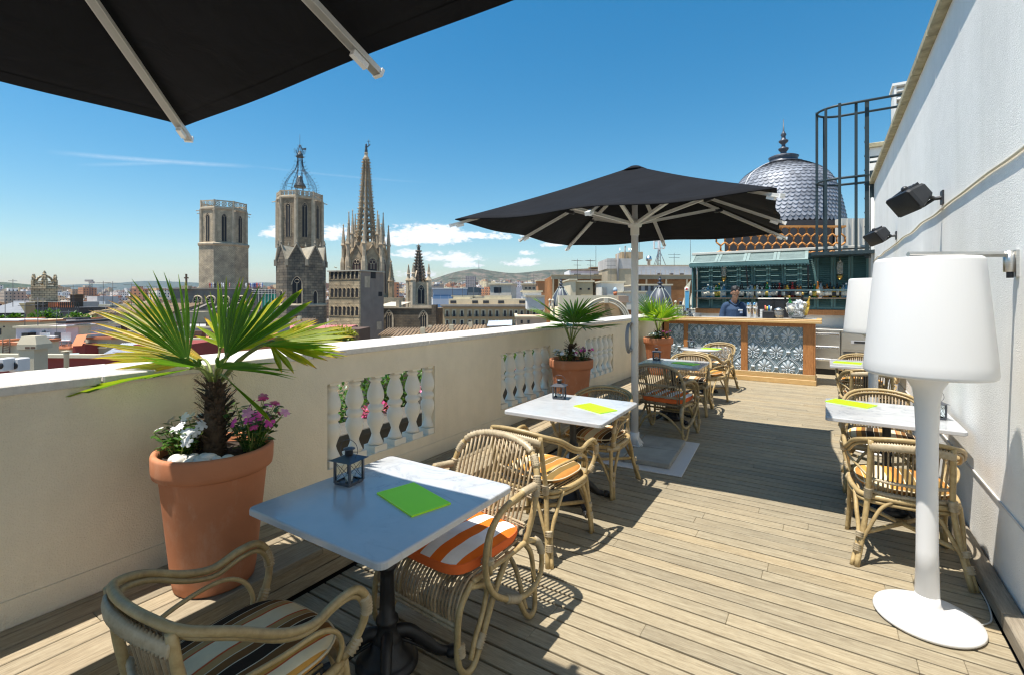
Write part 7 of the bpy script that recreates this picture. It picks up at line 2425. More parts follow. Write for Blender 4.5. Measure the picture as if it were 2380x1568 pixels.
m.build("tower", ST4, t)
m = MB()
for i in (-1, 1):
    for j in (-1, 1):
        pinnacle(m, i * w * .85, j * w * .85, zat(651, d), 14 * k, .16); pinnacle(m, i * w * .55, j * w * .95, zat(652, d), 15 * k, .13)
for q in range(4):
    a = R(45 + 90 * q)
    m.tube(cr([(w * .9 * math.cos(a), w * .9 * math.sin(a), zat(657, d)), (w * .7 * math.cos(a), w * .7 * math.sin(a), zat(648, d)), (w * .35 * math.cos(a), w * .35 * math.sin(a), zat(642.5, d)), (0, 0, zat(641, d))], 5), .16, 6)
pinnacle(m, 0, 0, zat(641.5, d), 12 * k, .2); m.build("crown", ST4, t)
m = MB(); m.lathe([(.42, 0), (.36, .12), (.25, .35), (.12, .45), (0, .47)], (0, 0, zat(652, d)), 12); m.bb(-.05, -.05, zat(646, d), .05, .05, zat(640, d)); m.build("bell", SPKW, t)
t, k, W = blk("belfry_house", "low stone house the belfry rises from, with a dark terrace rail", "building", 84, 124, 702, 760, 72, 8, GRYR)
d = 62
t, k, W = blk("slate_roofed_house", "house with a smooth grey roof plane and an olive side wall, before the belfry", "building", -60, 61, 729, 775, d, 6, DKR)
m = MB(); m.add([(0, -.2, zat(728, d)), (W, -.2, zat(727, d)), (W - 14 * k, 5, zat(703, d)), (0, 5, zat(703, d))], [(0, 1, 2, 3)]); m.build("roof", col("slate_grey_roof", (.22, .225, .235)), t)
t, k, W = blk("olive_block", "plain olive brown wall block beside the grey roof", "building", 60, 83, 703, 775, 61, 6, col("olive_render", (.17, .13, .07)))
m = MB(); m.prism([(-16 * k, -.02, zat(705, 61)), (0, -.02, zat(705, 61)), (0, -.02, zat(730, 61))], (0, .3, 0)); m.build("gable", col("sunlit_olive", (.42, .34, .19)), t)  # triangle in the sun: its light is put into a paler olive
t, k, W = blk("dark_terrace_house", "black walled roof terrace house with orange parasols on top, below the belfry", "building", 83, 183, 715, 775, 60, 7, DKR)
m = MB(); m.bb(0, -.06, zat(703, 60), W, .05, zat(702, 60)); 
for q in range(22): m.bb(W * q / 21 - .03, -.05, zat(715, 60), W * q / 21 + .03, .03, zat(703, 60))
m.build("railing", IRON, t)
m = MB(); m.bb(20 * k, .5, zat(715, 60), 45 * k, 2.5, zat(704, 60)); m.bb(36 * k, .3, zat(715, 60), 82 * k, .5, zat(711, 60)); m.build("planter", ORGR, t)
t, k, W = blk("tiled_stack", "brown tiled chimney stack behind the dark terrace", "chimney", 163, 175, 685, 720, 64, 1.2, SHUT)
m = MB(); m.bb(-2 * k, -.1, zat(686, 64), W + 2 * k, 1.3, zat(684, 64)); m.bb(-1 * k, -.06, zat(692, 64), W + 1 * k, 1.26, zat(691, 64)); m.build("cap", TILE, t)
# twin stadium masts and a crane
o = at(212, 690, 420); t = thing("light_mast", "tall twin stemmed floodlight mast standing over the city roofs", "mast", (o.x, o.y, 0), YAW)
k = 420 / FOC; m = MB()
for x in (-3, 2): m.tube([(x * k, 0, zat(700, 420)), (x * k, 0, zat(656, 420))], .7 * k, 5)
for q in range(9): m.tube([(-3 * k, 0, zat(704 - 5 * q, 420)), (2 * k, 0, zat(700 - 5 * q, 420))], .3 * k, 4)
m.build("stem", IRONB, t)
m = MB(); m.bb(-13 * k, -1, zat(655, 420), 3 * k, 1, zat(650.5, 420)); m.bb(-4 * k, -1, zat(659, 420), 6 * k, 1, zat(655, 420)); m.build("floodlight", GRYR, t)
t, k, W = blk("white_plant_house", "small white rooftop block under the floodlight mast", "building", 202, 226, 689, 735, 150, 8, WHR)
t, k, W = blk("stone_merlon_house", "beige house with tiled roofs left of the large palm's fans", "building", 182, 229, 722, 760, 62, 8, BGE)
gable_roof(t, -1 * k, 46 * k, -.4, zat(727, 62), 4.5, zat(717, 62), TILE2, .4); gable_roof(t, 10 * k, 52 * k, -3.2, zat(741, 62), -.6, zat(728, 62), TILE2, .4)
t, k, W = blk("beige_parapet_house", "beige block between the tiled roofs behind the palm", "building", 229, 256, 708, 740, 66, 6, CRR)
t, k, W = blk("long_tiled_house", "long house with a brown tiled roof behind the palm's yellow fans", "building", 252, 400, 728, 770, 60, 8, BGE)
gable_roof(t, -2 * k, W + 2 * k, -.5, zat(728, 60), 6, zat(708, 60), TILE, .45)
for i, (px, py, d, s) in enumerate(((177, 744, 50, (.8, .8, .75)), (118, 738, 50, (.85, .8, .7)), (90, 742, 49, (.8, .8, .75)), (35, 739, 50, (.5, .5, .3)), (208, 750, 46, (.6, .6, .5)), (3, 744, 50, (.3, .4, .35)))):
    p = at(px, py, d)
    t = thing("terrace_tree", ("bushy grey green tree on the terrace right of the dark wall", "leafy tree in front of the dark terrace wall", "bright green tree on the roof terrace below the belfry", "small palm like tree before the olive wall", "shrubby tree beside the tiled roofs", "small tree at the foot of the grey roof")[i], "tree", p, 0, "trees on the roof terraces")
    f = leafmass("crown", None, None, (0, 0, 0), s, 420, PETL, 80 + i, L=.30, W=.09); f.parent = t
    m = MB(); m.tube([(0, 0, -3), (0.05, 0, -1), (0, 0, .2)], [.1, .08, .05], 6); m.tube([(0.03, 0, -1), (.5, .1, .2)], .04, 5); m.tube([(0.03, 0, -.8), (-.5, -.1, .3)], .04, 5); m.build("trunk", BARK, t)
d = 40
t, k, W = blk("low_beige_house", "low beige terrace house with orange coping, at the left edge of the view", "building", -60, 93, 748, 800, d, 6, BGE, coping=ORGR)
for x in (96, 102): win(t, k, x, 757, 760.5, 4, d)
win(t, k, 58, 763, 778, 5, d); win(t, k, 68, 758, 761, 3, d)
m = MB(); m.bb(10 * k, -.5, zat(747, d) + .15, 118 * k, 2, zat(745.5, d)); m.build("awning", WHR, t)
d = 34
t, k, W = blk("pinkish_house", "pinkish white walled house with a wall lantern and a thin mast", "building", 37, 153, 762, 850, d, 5, PNK, coping=CRR)
m = MB(); m.bb(97 * k, -.001, zat(762, d) + .2, W, 4.0, zat(752, d)); m.build("stair_head", PNK, t)
m = MB(); m.bb(96 * k, -.1, zat(752, d), W + .1, 4.1, zat(747, d)); m.build("stair_roof", DKR, t)
m = MB(); m.bb(75 * k, -.35, zat(778, d), 77 * k, -.02, zat(771, d)); m.lathe([(.05, 0), (.12, .1), (.1, .3), (0, .38)], (76 * k, -.35, zat(778, d)), 8); m.build("wall_lantern", IRONB, t)
m = MB(); m.bb(33 * k, -.6, zat(780, d), 47 * k, -.02, zat(772, d)); m.build("vent_cowl", IRON, t)
antenna(132, 715, 800, 33, "tall thin mast with crossed aerials on the pinkish house", kind=3)
antenna(159, 721, 750, 45, "small slanted aerial by the dark terrace", kind=1)
t, k, W = blk("white_chimney", "white chimney with a dark cap, right of the pinkish house", "chimney", 154, 176, 743, 800, 36, 1.2, WHR, coping=DKR)
t, k, W = blk("low_white_stack", "low pale stack with a slab top beside the white chimney", "chimney", 172, 184, 755, 800, 35, 1.0, CRR)
d = 31
t, k, W = blk("terrace_house", "cream house with a railed roof terrace, white chairs and two small windows", "building", 78, 167, 811, 880, d, 4, CRR)
m = MB(); m.bb(0, -.2, zat(810.5, d), W, 3.8, zat(807.5, d)); m.build("terrace_floor", ORGR, t)
for x in (25, 48): win(t, k, x, 824, 830, 11, d, frame=WHR)
m = MB()
m.bb(10 * k, -.04, zat(794.7, d), W, .0, zat(794, d))
for q in range(30): m.bb(10 * k + (W - 10 * k) * q / 29 - .012, -.03, zat(807, d), 10 * k + (W - 10 * k) * q / 29 + .012, -.01, zat(794.7, d))
m.build("railing", IRON, t)
for i, px in enumerate((128, 151, 108)):
    p = at(px, 806.5, 32.2); t = thing("garden_chair", "white garden chair on the railed cream terrace", "chair", p, YAW + R(30 * i), "garden chairs on the cream terrace")
    m = MB(); m.bb(-.25, -.25, .42, .25, .25, .46)
    m.build("seat", WHR, t); m = MB(); m.bb(-.25, .22, .46, .25, .26, .95); m.build("backrest", DKR if i == 0 else WHR, t)
    for x in (-.22, .22):
        for y in (-.22, .22): m = MB(); m.bb(x - .02, y - .02, 0, x + .02, y + .02, .42); m.build("leg", WHR, t)
p = at(118, 806, 32.5); t = thing("garden_table", "small white table on the railed cream terrace", "table", p, YAW)
m = MB(); m.bb(-.6, -.35, .68, .6, .35, .73); m.build("tabletop", WHR, t)
m = MB(); m.lathe([(.05, 0), (.04, .68)], n=8); m.build("leg", WHR, t)
d = 30
t, k, W = blk("orange_stair_house", "orange and red stair house with a sloping roof", "building", 169, 197, 800, 850, d, 3, REDW)
m = MB(); m.add([(-7 * k, .5, zat(780, d)), (17 * k, .5, zat(779, d)), (28 * k, -.2, zat(802, d)), (4 * k, -.2, zat(803, d)), (-7 * k, 2.4, zat(780, d)), (17 * k, 2.4, zat(779, d))], [(0, 3, 2, 1), (0, 1, 5, 4)]); m.build("roof", ORGR, t)
m = MB(); m.add([(10 * k, -.9, zat(830, d)), (32 * k, -.9, zat(829, d)), (26 * k, -.3, zat(818, d)), (0, -.3, zat(819, d))], [(0, 1, 2, 3)]); m.build("skylight", col("skylight_glass", (.30, .36, .34)), t)
t, k, W = blk("beige_dormer_house", "beige roof house with a dark strip window and red coping", "building", 208, 258, 788, 848, 31, 3, BGE, rot=0, coping=ORGR)
win(t, k, 18, 797, 806, 22, 31, frame=CRR)
m = MB(); m.prism([(-17 * k, .2, zat(786, 31)), (0, 0, zat(784, 31)), (0, 0, zat(848, 31)), (-6 * k, .2, zat(848, 31))], (0, 2.5, 0)); m.build("side_wall", CRR, t)  # lit left face: sunlight put in as a paler render
t, k, W = blk("orange_door_house", "ochre block with an orange door behind the corrugated roof", "building", 257, 300, 791, 830, 33, 3, col("ochre_render", (.40, .24, .10)))
d = 21
t, k, W = blk("corrugated_roof_shed", "red shed with a sloping white corrugated roof", "building", 310, 440, 806, 880, d, 2.5, REDW)
m = MB(); nn = 20
A, B, C_, D_ = at(355 - 3, 800, 23), at(490, 790, 23.5), at(437, 838, 20.5), at(340 - 110, 834, 20.5)
A, B = at(283, 799, 23.2), at(430, 792, 23.2); D_, C_ = at(236, 826, 20.6), at(297, 838, 20.6)
B, C_ = at(368, 796, 23.2), at(297, 838, 20.6)
t.location = (0, 0, 0); t.rotation_euler = (0, 0, 0)
for ch in t.children: ch.location = at(310, 690, 22) - Vector((0, 0, EYE)); ch.rotation_euler = (0, 0, YAW)
for q in range(nn):
    f0, f1 = q / nn, (q + 1) / nn; fm = (f0 + f1) / 2
    a, b2, c_, e_ = A.lerp(B, f0), A.lerp(B, f1), D_.lerp(C_, f1), D_.lerp(C_, f0)
    u, v = A.lerp(B, fm) + Vector((0, 0, .06)), D_.lerp(C_, fm) + Vector((0, 0, .06))
    m.add([a, u, v, e_], [(0, 3, 2, 1)]); m.add([u, b2, c_, v], [(0, 3, 2, 1)])
m.add([A - Vector((0, 0, .1)), B - Vector((0, 0, .1)), C_ - Vector((0, 0, .1)), D_ - Vector((0, 0, .1))], [(0, 1, 2, 3)])
m.build("roof", pm("white_sheet_metal", (.72, .71, .72), .5, var=.08, vs=1.5), t)
t, k, W = blk("red_roof_wall", "long dark red boundary wall with a pale coping, right below the terrace", "wall", -60, 330, 829, 900, 18, .3, REDW, rot=-3, coping=CRR)
t, k, W = blk("chimney", "big cream rendered chimney with a sloped hood, before the red wall", "chimney", 42.5, 79, 812, 890, 15, .45, CHIM, rot=0)
m = MB(); z0, z1, z2 = zat(811.5, 15), zat(800, 15), zat(782, 15)
m.add([(-.02, -.03, z0), (W + .10, -.03, z0), (W + .10, .50, z0), (-.02, .50, z0), (-.02, -.03, z1), (W + .10, -.03, z1), (W + .10, .50, z1), (-.02, .50, z1), (.03, .06, z2), (W - .02, .06, z2), (W - .02, .4, z2), (.03, .4, z2)],
      [(3, 2, 1, 0), (0, 1, 5, 4), (1, 2, 6, 5), (2, 3, 7, 6), (3, 0, 4, 7), (4, 5, 9, 8), (5, 6, 10, 9), (6, 7, 11, 10), (7, 4, 8, 11), (8, 9, 10, 11)])
m.build("hood", CHIM, t)
for x in (.24, .41): m = MB(); m.bb(x, -.036, zat(810, 15), x + .14, -.028, zat(805, 15)); m.build("vent", SHUT, t)
p = at(154.5, 690, 14); t = thing("vent_pipe", "slim cream vent pipe with a flat cap, standing before the red wall", "chimney", (p.x, p.y, 0), YAW)
k = 14 / FOC; m = MB(); m.lathe([(4.8 * k, -2), (4.8 * k, zat(824, 14)), (5.6 * k, zat(823, 14)), (5.6 * k, zat(821, 14)), (4 * k, zat(820, 14)), (4 * k, zat(816.5, 14))], n=16); m.build("pipe", CHIM, t)
m = MB(); m.lathe([(9.5 * k, zat(816.5, 14)), (10 * k, zat(815.5, 14)), (3 * k, zat(814, 14)), (0, zat(813.5, 14))], n=18); m.build("cap", CHIM, t)
t, k, W = blk("ladder_wall", "cream wall block carrying a small iron ladder, behind the air conditioners", "building", -60, 41, 801, 870, 22, 2, CRR, coping=ORGR)
m = MB()
for x in (73, 89): m.tube([(x * k, -.12, zat(838, 22)), (x * k, -.12, zat(785, 22))], .022, 5)
for q in range(8): m.tube([(73 * k, -.12, zat(834 - 5 * q, 22)), (89 * k, -.12, zat(834 - 6 * q, 22))], .016, 5)
m.build("ladder", SHUT, t)
for i, (px, w_, d, lab) in enumerate(((-12, 20, 13.5, "white air conditioner cut by the edge of the view, behind the coping"), (19, 24, 13.8, "white air conditioner with a dark round fan, beside the big chimney"))):
    p = at(px, 863, d); t = thing("air_conditioner", lab, "air conditioner", p, YAW, "air conditioners below the terrace"); k = d / FOC
    m = MB(); m.cbox(0, 0, 0, w_ * k, .35, 30 * k, .02); m.build("case", WHR, t)
    m = MB(); m.lathe([(0, 0), (8 * k, 0), (8 * k, .012), (0, .012)], n=20, m=Matrix.Translation((w_ * k * .62, -.003, 14 * k)) @ Matrix.Rotation(R(90), 4, 'X')); m.build("fan", IRON, t)
    m = MB()
    for q in range(9): m.bb(.02, -.02, (3 + 2.8 * q) * k, 6 * k, -.003, (4 + 2.8 * q) * k)
    m.build("grille", GRYR, t)
for i, (x0, x1, yt, d, mt, nm, lab) in enumerate(((184, 300, 772, 38, CRR, "roof_terrace", "roof terrace with iron rails and planters behind the palm"), (300, 600, 762, 42, GRYR, "roof_terrace", "grey roof terrace under the church, behind the palm"), (410, 600, 790, 30, ORGR, "roof_terrace", "orange tiled roof terrace behind the palm's right fans"))):
    t, k, W = blk(nm, lab, "building", x0, x1, yt, 870, d, 6, mt, coping=CRR)
    m = MB(); m.bb(0, .3, zat(yt - 12, d), W, .34, zat(yt - 11, d))
    for q in range(20): m.bb(W * q / 19 - .015, .3, zat(yt, d), W * q / 19 + .015, .33, zat(yt - 11.5, d))
    m.build("railing", IRON, t)
    m = MB()
    for q in range(4): m.bb(W * (q + .2) / 4, .8, zat(yt, d) + .01, W * (q + .2) / 4 + .8, 1.2, zat(yt, d) + .5)
    m.build("planter", SHUT, t)

# --- below the cathedral
t, k, W = blk("red_flat_roof", "flat pinkish red painted roof with a low kerb before the chapel tower", "building", 590, 770, 772, 830, 48, 9, GRYR, rot=6)
m = MB(); z = zat(772, 48); m.bb(-.3, -.3, z + .002, W + .3, 9.2, z + .14); m.build("roof", pm("pink_red_paint", (.52, .16, .15), .8, var=.12, vs=.5), t)
m = MB(); m.bb(-.35, -.35, z + .141, W + .35, -.05, z + .34); m.build("kerb", col("red_kerb", (.42, .12, .10)), t)
for q in range(4): m = MB(); m.tube([(W * (.3 + .2 * q), -.2, z + .34), (W * (.3 + .2 * q), -.2, z + .75)], .03, 4); m.build("vent_pipe", GRYR, t)
t, k, W = blk("red_side_roof", "low brown red roof block between the bush and the lookout tower", "building", 790, 835, 765, 800, 52, 4, SHUT)
p = at(787, 783, 36); t = thing("sunlit_bush", "large sunlit yellow green bush rising behind the coping in front of the lookout tower", "bush", p)
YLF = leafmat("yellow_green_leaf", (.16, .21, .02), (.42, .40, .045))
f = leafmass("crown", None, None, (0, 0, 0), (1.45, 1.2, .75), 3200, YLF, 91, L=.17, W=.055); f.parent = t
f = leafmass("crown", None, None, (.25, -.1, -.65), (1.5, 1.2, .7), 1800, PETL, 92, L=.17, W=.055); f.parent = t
m = MB(); m.tube([(0, 0, -3), (0, 0, 0)], .08, 6); m.tube([(0, 0, -1.5), (.7, 0, 0)], .05, 5); m.build("trunk", BARK, t)
for (x0, x1, ye, yr, d, dp, lab) in ((885, 1030, 778, 768, 66, 5, "low tiled roof at the foot of the church wall"), (905, 990, 795, 776, 52, 5, "tiled roof just above the coping, beside the lookout tower's foot"), (1000, 1120, 774, 761, 62, 5, "wide clay tiled roof right of the church wall"), (980, 1060, 779, 768, 56, 5, "small tiled roof in front of the church's corner"), (600, 690, 760, 746, 66, 6, "tiled roof strip at the chapel tower's foot")):
    t, k, W = blk("tiled_house", lab, "building", x0, x1, ye, ye + 60, d, dp, CRR, group=None)
    gable_roof(t, -.3, W + .3, -.4, zat(ye, d) + .02, dp, zat(yr, d), TILE, .42)
    m = MB(); m.bb(W * .7, dp * .6, zat(yr, d) - .8, W * .7 + .5, dp * .6 + .5, zat(yr, d) + .5); m.build("chimney", CRR, t)
t, k, W = blk("glass_roof_lean_to", "grey metal and glass lean-to on the tiled roofs", "building", 1137, 1190, 757, 790, 50, 4, GRYR)
m = MB(); m.add([(-.2, -.3, zat(757, 50)), (W, -.3, zat(755, 50)), (W, 3, zat(747, 50)), (-.2, 3, zat(749, 50))], [(0, 1, 2, 3)]); m.build("roof", col("bluish_sheet", (.40, .45, .52)), t)

# --- right of the cathedral
d = 98
YEL = col("yellow_facade", (.52, .37, .21))
t, k, W = blk("balcony_house", "long ochre apartment house with a row of iron balconies under a heavy cornice", "building", 1029, 1262, 712, 800, d, 12, YEL)
m = MB(); m.bb(-.4, -.7, zat(711.9, d), W + .2, .3, zat(708, d)); m.bb(-.2, -.35, zat(714.5, d), W + .1, .0, zat(712, d)); m.build("cornice", col("grey_cornice", (.36, .31, .25)), t)
m = MB(); m.bb(10 * k, 2.5, zat(708, d), W, 11, zat(695, d)); m.bb(20 * k, 3.5, zat(695, d), 60 * k, 10, zat(690, d)); m.bb(95 * k, 3, zat(695, d), 160 * k, 10, zat(687, d)); m.build("penthouse", CRR, t)
for q, x in enumerate((8, 24, 42, 60, 76, 92, 108, 124, 142, 156, 168, 181, 196, 210, 224)):
    for (y0, y1) in ((722, 735), (744, 757)):
        wd = win(t, k, x, y0, y1, 5.2, d, WIN if q % 3 else SHUT, "window", CRR)
        m = MB(); m.bb((x - 2.5) * k, -.6, zat(y1 + .8, d), (x + 7.7) * k, -.1, zat(y1, d)); m.bb((x - 2.5) * k, -.6, zat(y1 - 4.6, d), (x + 7.7) * k, -.57, zat(y1 - 5, d))
        for e in range(7): m.bb((x - 2.5 + 10 * e / 6) * k, -.6, zat(y1, d), (x - 2.5 + 10 * e / 6) * k + .04, -.56, zat(y1 - 4.8, d))
        m.build("balcony", IRON, wd)
for x in (14, 66, 92, 128, 178): 
    m = MB(); m.bb(x * k, 2.46, zat(706, d), (x + 14) * k, 2.56, zat(699, d)); m.build("window", WIN, t)
GLO = facade("glass_office", (.50, .54, .62), (.18, .30, .48), 2.6, 3.2, .96, .42, (.4, .4, .4))
t, k, W = blk("glass_office", "blue glazed office block with banded windows behind the ochre house", "building", 1006, 1086, 672, 800, 165, 16, GLO)
m = MB(); m.bb(-.3, -.3, zat(671.8, 165), W + .3, 16, zat(669.5, 165)); m.build("roof_edge", WHR, t)
t, k, W = blk("glass_office_wing", "darker glazed end of the blue office block", "building", 1087, 1112, 668, 800, 160, 14, facade("glass_office_dark", (.20, .23, .25), (.07, .10, .12), 2, 2.6, .9, .7))
def city_blk(label, x0, x1, yt, yb, d, c, wins=(), rot=0, dp=10, extra=None):
    mt = c if not isinstance(c, tuple) else col("render_%d_%d" % (x0, yt), c)
    t, k, W = blk("city_block", label, "building", x0, x1, yt, yb, d, dp, mt, rot, coping=CRR if d < 200 else None)
    for (x, y0, y1, w) in wins: win(t, k, x - x0, y0, y1, w, d)
    return t, k, W
city_blk("slender grey tower block on the lower slope of the hill", 1082, 1104, 642, 700, 900, facade("tower_block", (.34, .31, .30), (.12, .12, .14), 4, 3, .5, .6), dp=22)
city_blk("small dark blue tower at the hill's foot", 1008, 1018, 662, 700, 800, (.10, .16, .24), dp=12)
city_blk("pale concrete block with a square window, above the ochre house's roof", 1139, 1188, 662, 720, 190, (.56, .52, .44), ((1148, 668, 681, 18),), rot=-12)
city_blk("low white and grey block beside the pale concrete block", 1190, 1222, 668, 715, 240, (.50, .50, .52))
city_blk("beige block with three windows, right of the concrete block", 1215, 1250, 662, 720, 170, (.54, .46, .33), ((1220, 668, 672, 5), (1229, 668, 672, 5), (1238, 668, 672, 5)))
city_blk("white roof block before the brick warehouse", 1214, 1258, 679, 730, 110, (.76, .75, .74), ((1230, 690, 695, 4),))
city_blk("orange brick apartment block with two rows of windows left of the warehouse", 1250, 1286, 654, 700, 140, (.44, .21, .09), ((1266, 659, 664, 18), (1266, 668, 673, 18)))
city_blk("white tower block among the houses under the hill", 1202, 1212, 655, 690, 600, facade("white_tower", (.66, .65, .66), (.25, .27, .3), 3, 3, .5, .5), dp=14)
city_blk("pale tower pair under the hill", 1164, 1172, 656, 690, 620, facade("pale_tower", (.60, .58, .58), (.25, .27, .3), 3, 3, .5, .5), dp=14)
city_blk("cream roof house behind the middle palm", 1052, 1110, 690, 715, 130, (.60, .53, .38), ((1060, 694, 699, 6), (1080, 694, 699, 10)))
city_blk("yellow low house with roof huts behind the ochre house", 1108, 1165, 693, 715, 128, (.62, .52, .30))
city_blk("pink roofed house left of the first small dome", 1200, 1270, 738, 770, 62, (.56, .42, .30), ((1210, 744, 752, 5), (1226, 744, 752, 5)))
city_blk("white wall block beside the first small dome", 1225, 1290, 690, 720, 84, (.74, .71, .66))

# brick warehouse with its roof buildings
d = 62
BRK = stone("orange_brick", ((.40, .195, .085), (.34, .155, .065)), .45, .14, (.30, .16, .08), .3)
PILR = col("warm_concrete", (.44, .36, .24), var=.2)
t, k, W = blk("brick_warehouse", "long orange brick warehouse wall with concrete pilasters behind the parasol pole", "building", 1283, 1640, 641, 760, d, 14, BRK)
m = MB(); m.bb(.1, .3, zat(640.7, d), W, 14.2, zat(639.6, d)); m.build("roof", GRYR, t)  # unseen grey roof added to keep orange bounce off the white house
m = MB(); m.bb(-.1, -.16, zat(649.5, d), W, .2, zat(640.8, d)); m.bb(-.15, -.22, zat(640.7, d), W, .3, zat(639, d)); m.build("cornice", PILR, t)
m = MB()
x = 0
while x < W: m.bb(x, -.10, zat(651.6, d), x + .18, -.0, zat(649.6, d)); x += .34
m.build("dentils", BRK, t)
for x in (1, 14, 51, 90, 217, 263, 311, 356 - 4):
    m = MB(); m.bb(x * k, -.18, -6, (x + 3.6) * k, .0, zat(649.6, d)); m.build("pilaster", PILR, t)
t, k, W = blk("water_tank_house", "tall grey and beige concrete tank house on the warehouse roof, behind the parasol pole", "building", 1412, 1481, 601, 662, 58, 6, col("beige_concrete", (.42, .34, .23)))
m = MB(); m.bb(-.08, -.08, zat(625, 58), W + .08, 6, zat(601.5, 58)); m.build("upper_wall", col("grey_concrete", (.46, .43, .40), var=.22), t)
m = MB(); m.bb(35 * k, .5, zat(601, 58), W + 16 * k, 4, zat(585, 58)); m.build("roof_box", col("tan_concrete", (.44, .33, .21)), t)
m = MB(); m.tube([(23 * k, -.2, zat(662, 58)), (23 * k, -.2, zat(590, 58))], 2.6 * k, 8); m.tube([(42 * k, 0.3, zat(602, 58)), (42 * k, .3, zat(574, 58))], 1.6 * k, 7); m.tube([(42 * k, .3, zat(574, 58)), (44 * k, .3, zat(573, 58))], 2.2 * k, 7); m.build("flue", col("flue_grey", (.25, .24, .23)), t)
m = MB()
for x in (33, 55, 60): m.tube([(x * k, 1, zat(601, 58)), (x * k, 1, zat(575, 58))], .8 * k, 5)
m.build("pipe", STEEL, t)
d = 66
t, k, W = blk("white_roof_house", "white house with a window row and a flat brown roof on the warehouse", "building", 1326, 1416, 627, 642, d, 8, WHR)
m = MB(); m.add([(-.5, -.4, zat(627, d)), (W, -.4, zat(627, d)), (W, 6, zat(621, d)), (16 * k, 6, zat(621, d)), (-.5, -.4, zat(628.5, d)), (W, -.4, zat(628.5, d))], [(0, 1, 2, 3), (0, 4, 5, 1)]); m.bb(52 * k, 2, zat(622, d), W, 4, zat(618.5, d)); m.build("roof", TILE, t)
m = MB(); m.bb(1 * k, -.1, zat(635, d), W, .0, zat(630, d)); m.build("band", col("lilac_band", (.50, .44, .48)), t)
for x in (11, 16, 22, 28, 75, 80, 86, 92, 106, 112, 118, 124): win(t, k, x * .72, 637, 641.5, 3.2, d)
t, k, W = blk("white_roof_house", "long white roof house with railings under the mobile phone mast", "building", 1480, 1632, 618, 646, d, 8, WHR)
m = MB(); m.bb(-.2, -.2, zat(618, d), W + .2, 8, zat(616.5, d)); m.build("roof", PILR, t)
for x in (48, 76, 100): win(t, k, x, 636, 644, 9, d, SHUT)
m = MB(); 
for yy in (630, 637): m.bb(-10 * k, -2.0, zat(yy, d), W, -1.97, zat(yy - .5, d))
for q in range(16): m.bb(-10 * k + (W + 10 * k) * q / 15, -2.0, zat(644, d), -10 * k + (W + 10 * k) * q / 15 + .06, -1.95, zat(629, d))
m.build("railing", col("pale_rail", (.55, .48, .40)), t)
o = at(1532, 690, 68); t = thing("phone_mast", "mobile phone mast with clustered white antennas on a tripod of struts", "mast", (o.x, o.y, 0), YAW); k = 68 / FOC
m = MB(); zt0, zt1 = zat(617, 68), zat(580, 68)
for q in range(4):
    a = R(45 + 90 * q); m.tube([(4 * k * math.cos(a), 4 * k * math.sin(a), zt0), (3 * k * math.cos(a), 3 * k * math.sin(a), zat(560, 68))], .6 * k, 5)
for (x, y) in ((-13, -3), (14, -3), (0, 10), (-7, 4)): m.tube([(x * k, y * k, zt0), (0, 0, zt1)], .8 * k, 5)
for q in range(6):
    z = zat(614 - 8 * q, 68); m.tube([(3.5 * k * math.cos(R(45 + 90 * s)), 3.5 * k * math.sin(R(45 + 90 * s)), z) for s in range(4)], .4 * k, 4, True)
for yy in (578, 561): m.tube([(11 * k * math.cos(R(30 * s)), 11 * k * math.sin(R(30 * s)), zat(yy, 68)) for s in range(12)], .6 * k, 4, True)
m.build("lattice", col("mast_steel", (.34, .35, .38)), t)
for q in range(6):
    a = R(60 * q + 15); x, y = 13 * k * math.cos(a), 13 * k * math.sin(a)
    m = MB(); m.cbox(x - 1.5 * k, y - 1.2 * k, zat(579, 68), x + 1.5 * k, y + 1.2 * k, zat(556, 68), .3 * k); m.build("antenna", WHR, t)
o = at(1508, 690, 62); t = thing("roof_cowl", "grey ventilation cowl on the white roof house", "vent", (o.x, o.y, 0), YAW); k = 62 / FOC
m = MB(); m.lathe([(4 * k, zat(618, 62)), (4 * k, zat(608, 62)), (6.5 * k, zat(607, 62)), (7 * k, zat(601, 62)), (6 * k, zat(600, 62)), (5 * k, zat(596, 62)), (0, zat(595, 62))], n=14); m.build("cowl", STEEL, t)
for (px, y0, y1, kd, lab) in ((1385, 572, 622, 0, "thin whip aerial above the white house"), (1486, 552, 600, 0, "whip aerial above the concrete tank house"), (1605, 558, 616, 0, "tall whip aerial near the bar awning"), (1567, 588, 618, 2, "crossed television aerial between phone mast and awning"), (1622, 590, 618, 2, "small antenna cluster close to the bar awning")):
    antenna(px, y0, y1, 64, lab, kind=kd)
# rooftop houses before the warehouse
city_blk("beige stair house with a pipe on its wall before the warehouse", 1338, 1378, 656, 700, 50, (.50, .42, .27), ((1347, 678 - 8, 674, 5), (1366, 670, 674, 5)))
t, k, W = city_blk("cream stair house with white door side, left of the beige one", 1326, 1338, 652, 700, 49, (.68, .58, .40))
city_blk("white roof house with a red bench before it", 1398, 1450, 657, 700, 47, (.70, .66, .58))
city_blk("grey shuttered block with striped windows beside the parasol pole", 1482, 1560, 664, 715, 48, (.34, .35, .36), ((1484, 664.5, 676, 6), (1499, 664.5, 676, 7), (1512, 664.5, 676, 7), (1525, 664.5, 676, 6)))
city_blk("pale block behind the parasol pole", 1450, 1500, 680, 720, 44, (.68, .62, .52))
t, k, W = blk("steel_flue", "steel flue with a wide cap in front of the white roof house", "chimney", 1402, 1411, 668, 700, 44, .4, STEEL)
o = at(1430, 690, 43); t = thing("conical_vent", "steel conical roof vent with an orange band", "vent", (o.x, o.y, 0), YAW); k = 43 / FOC
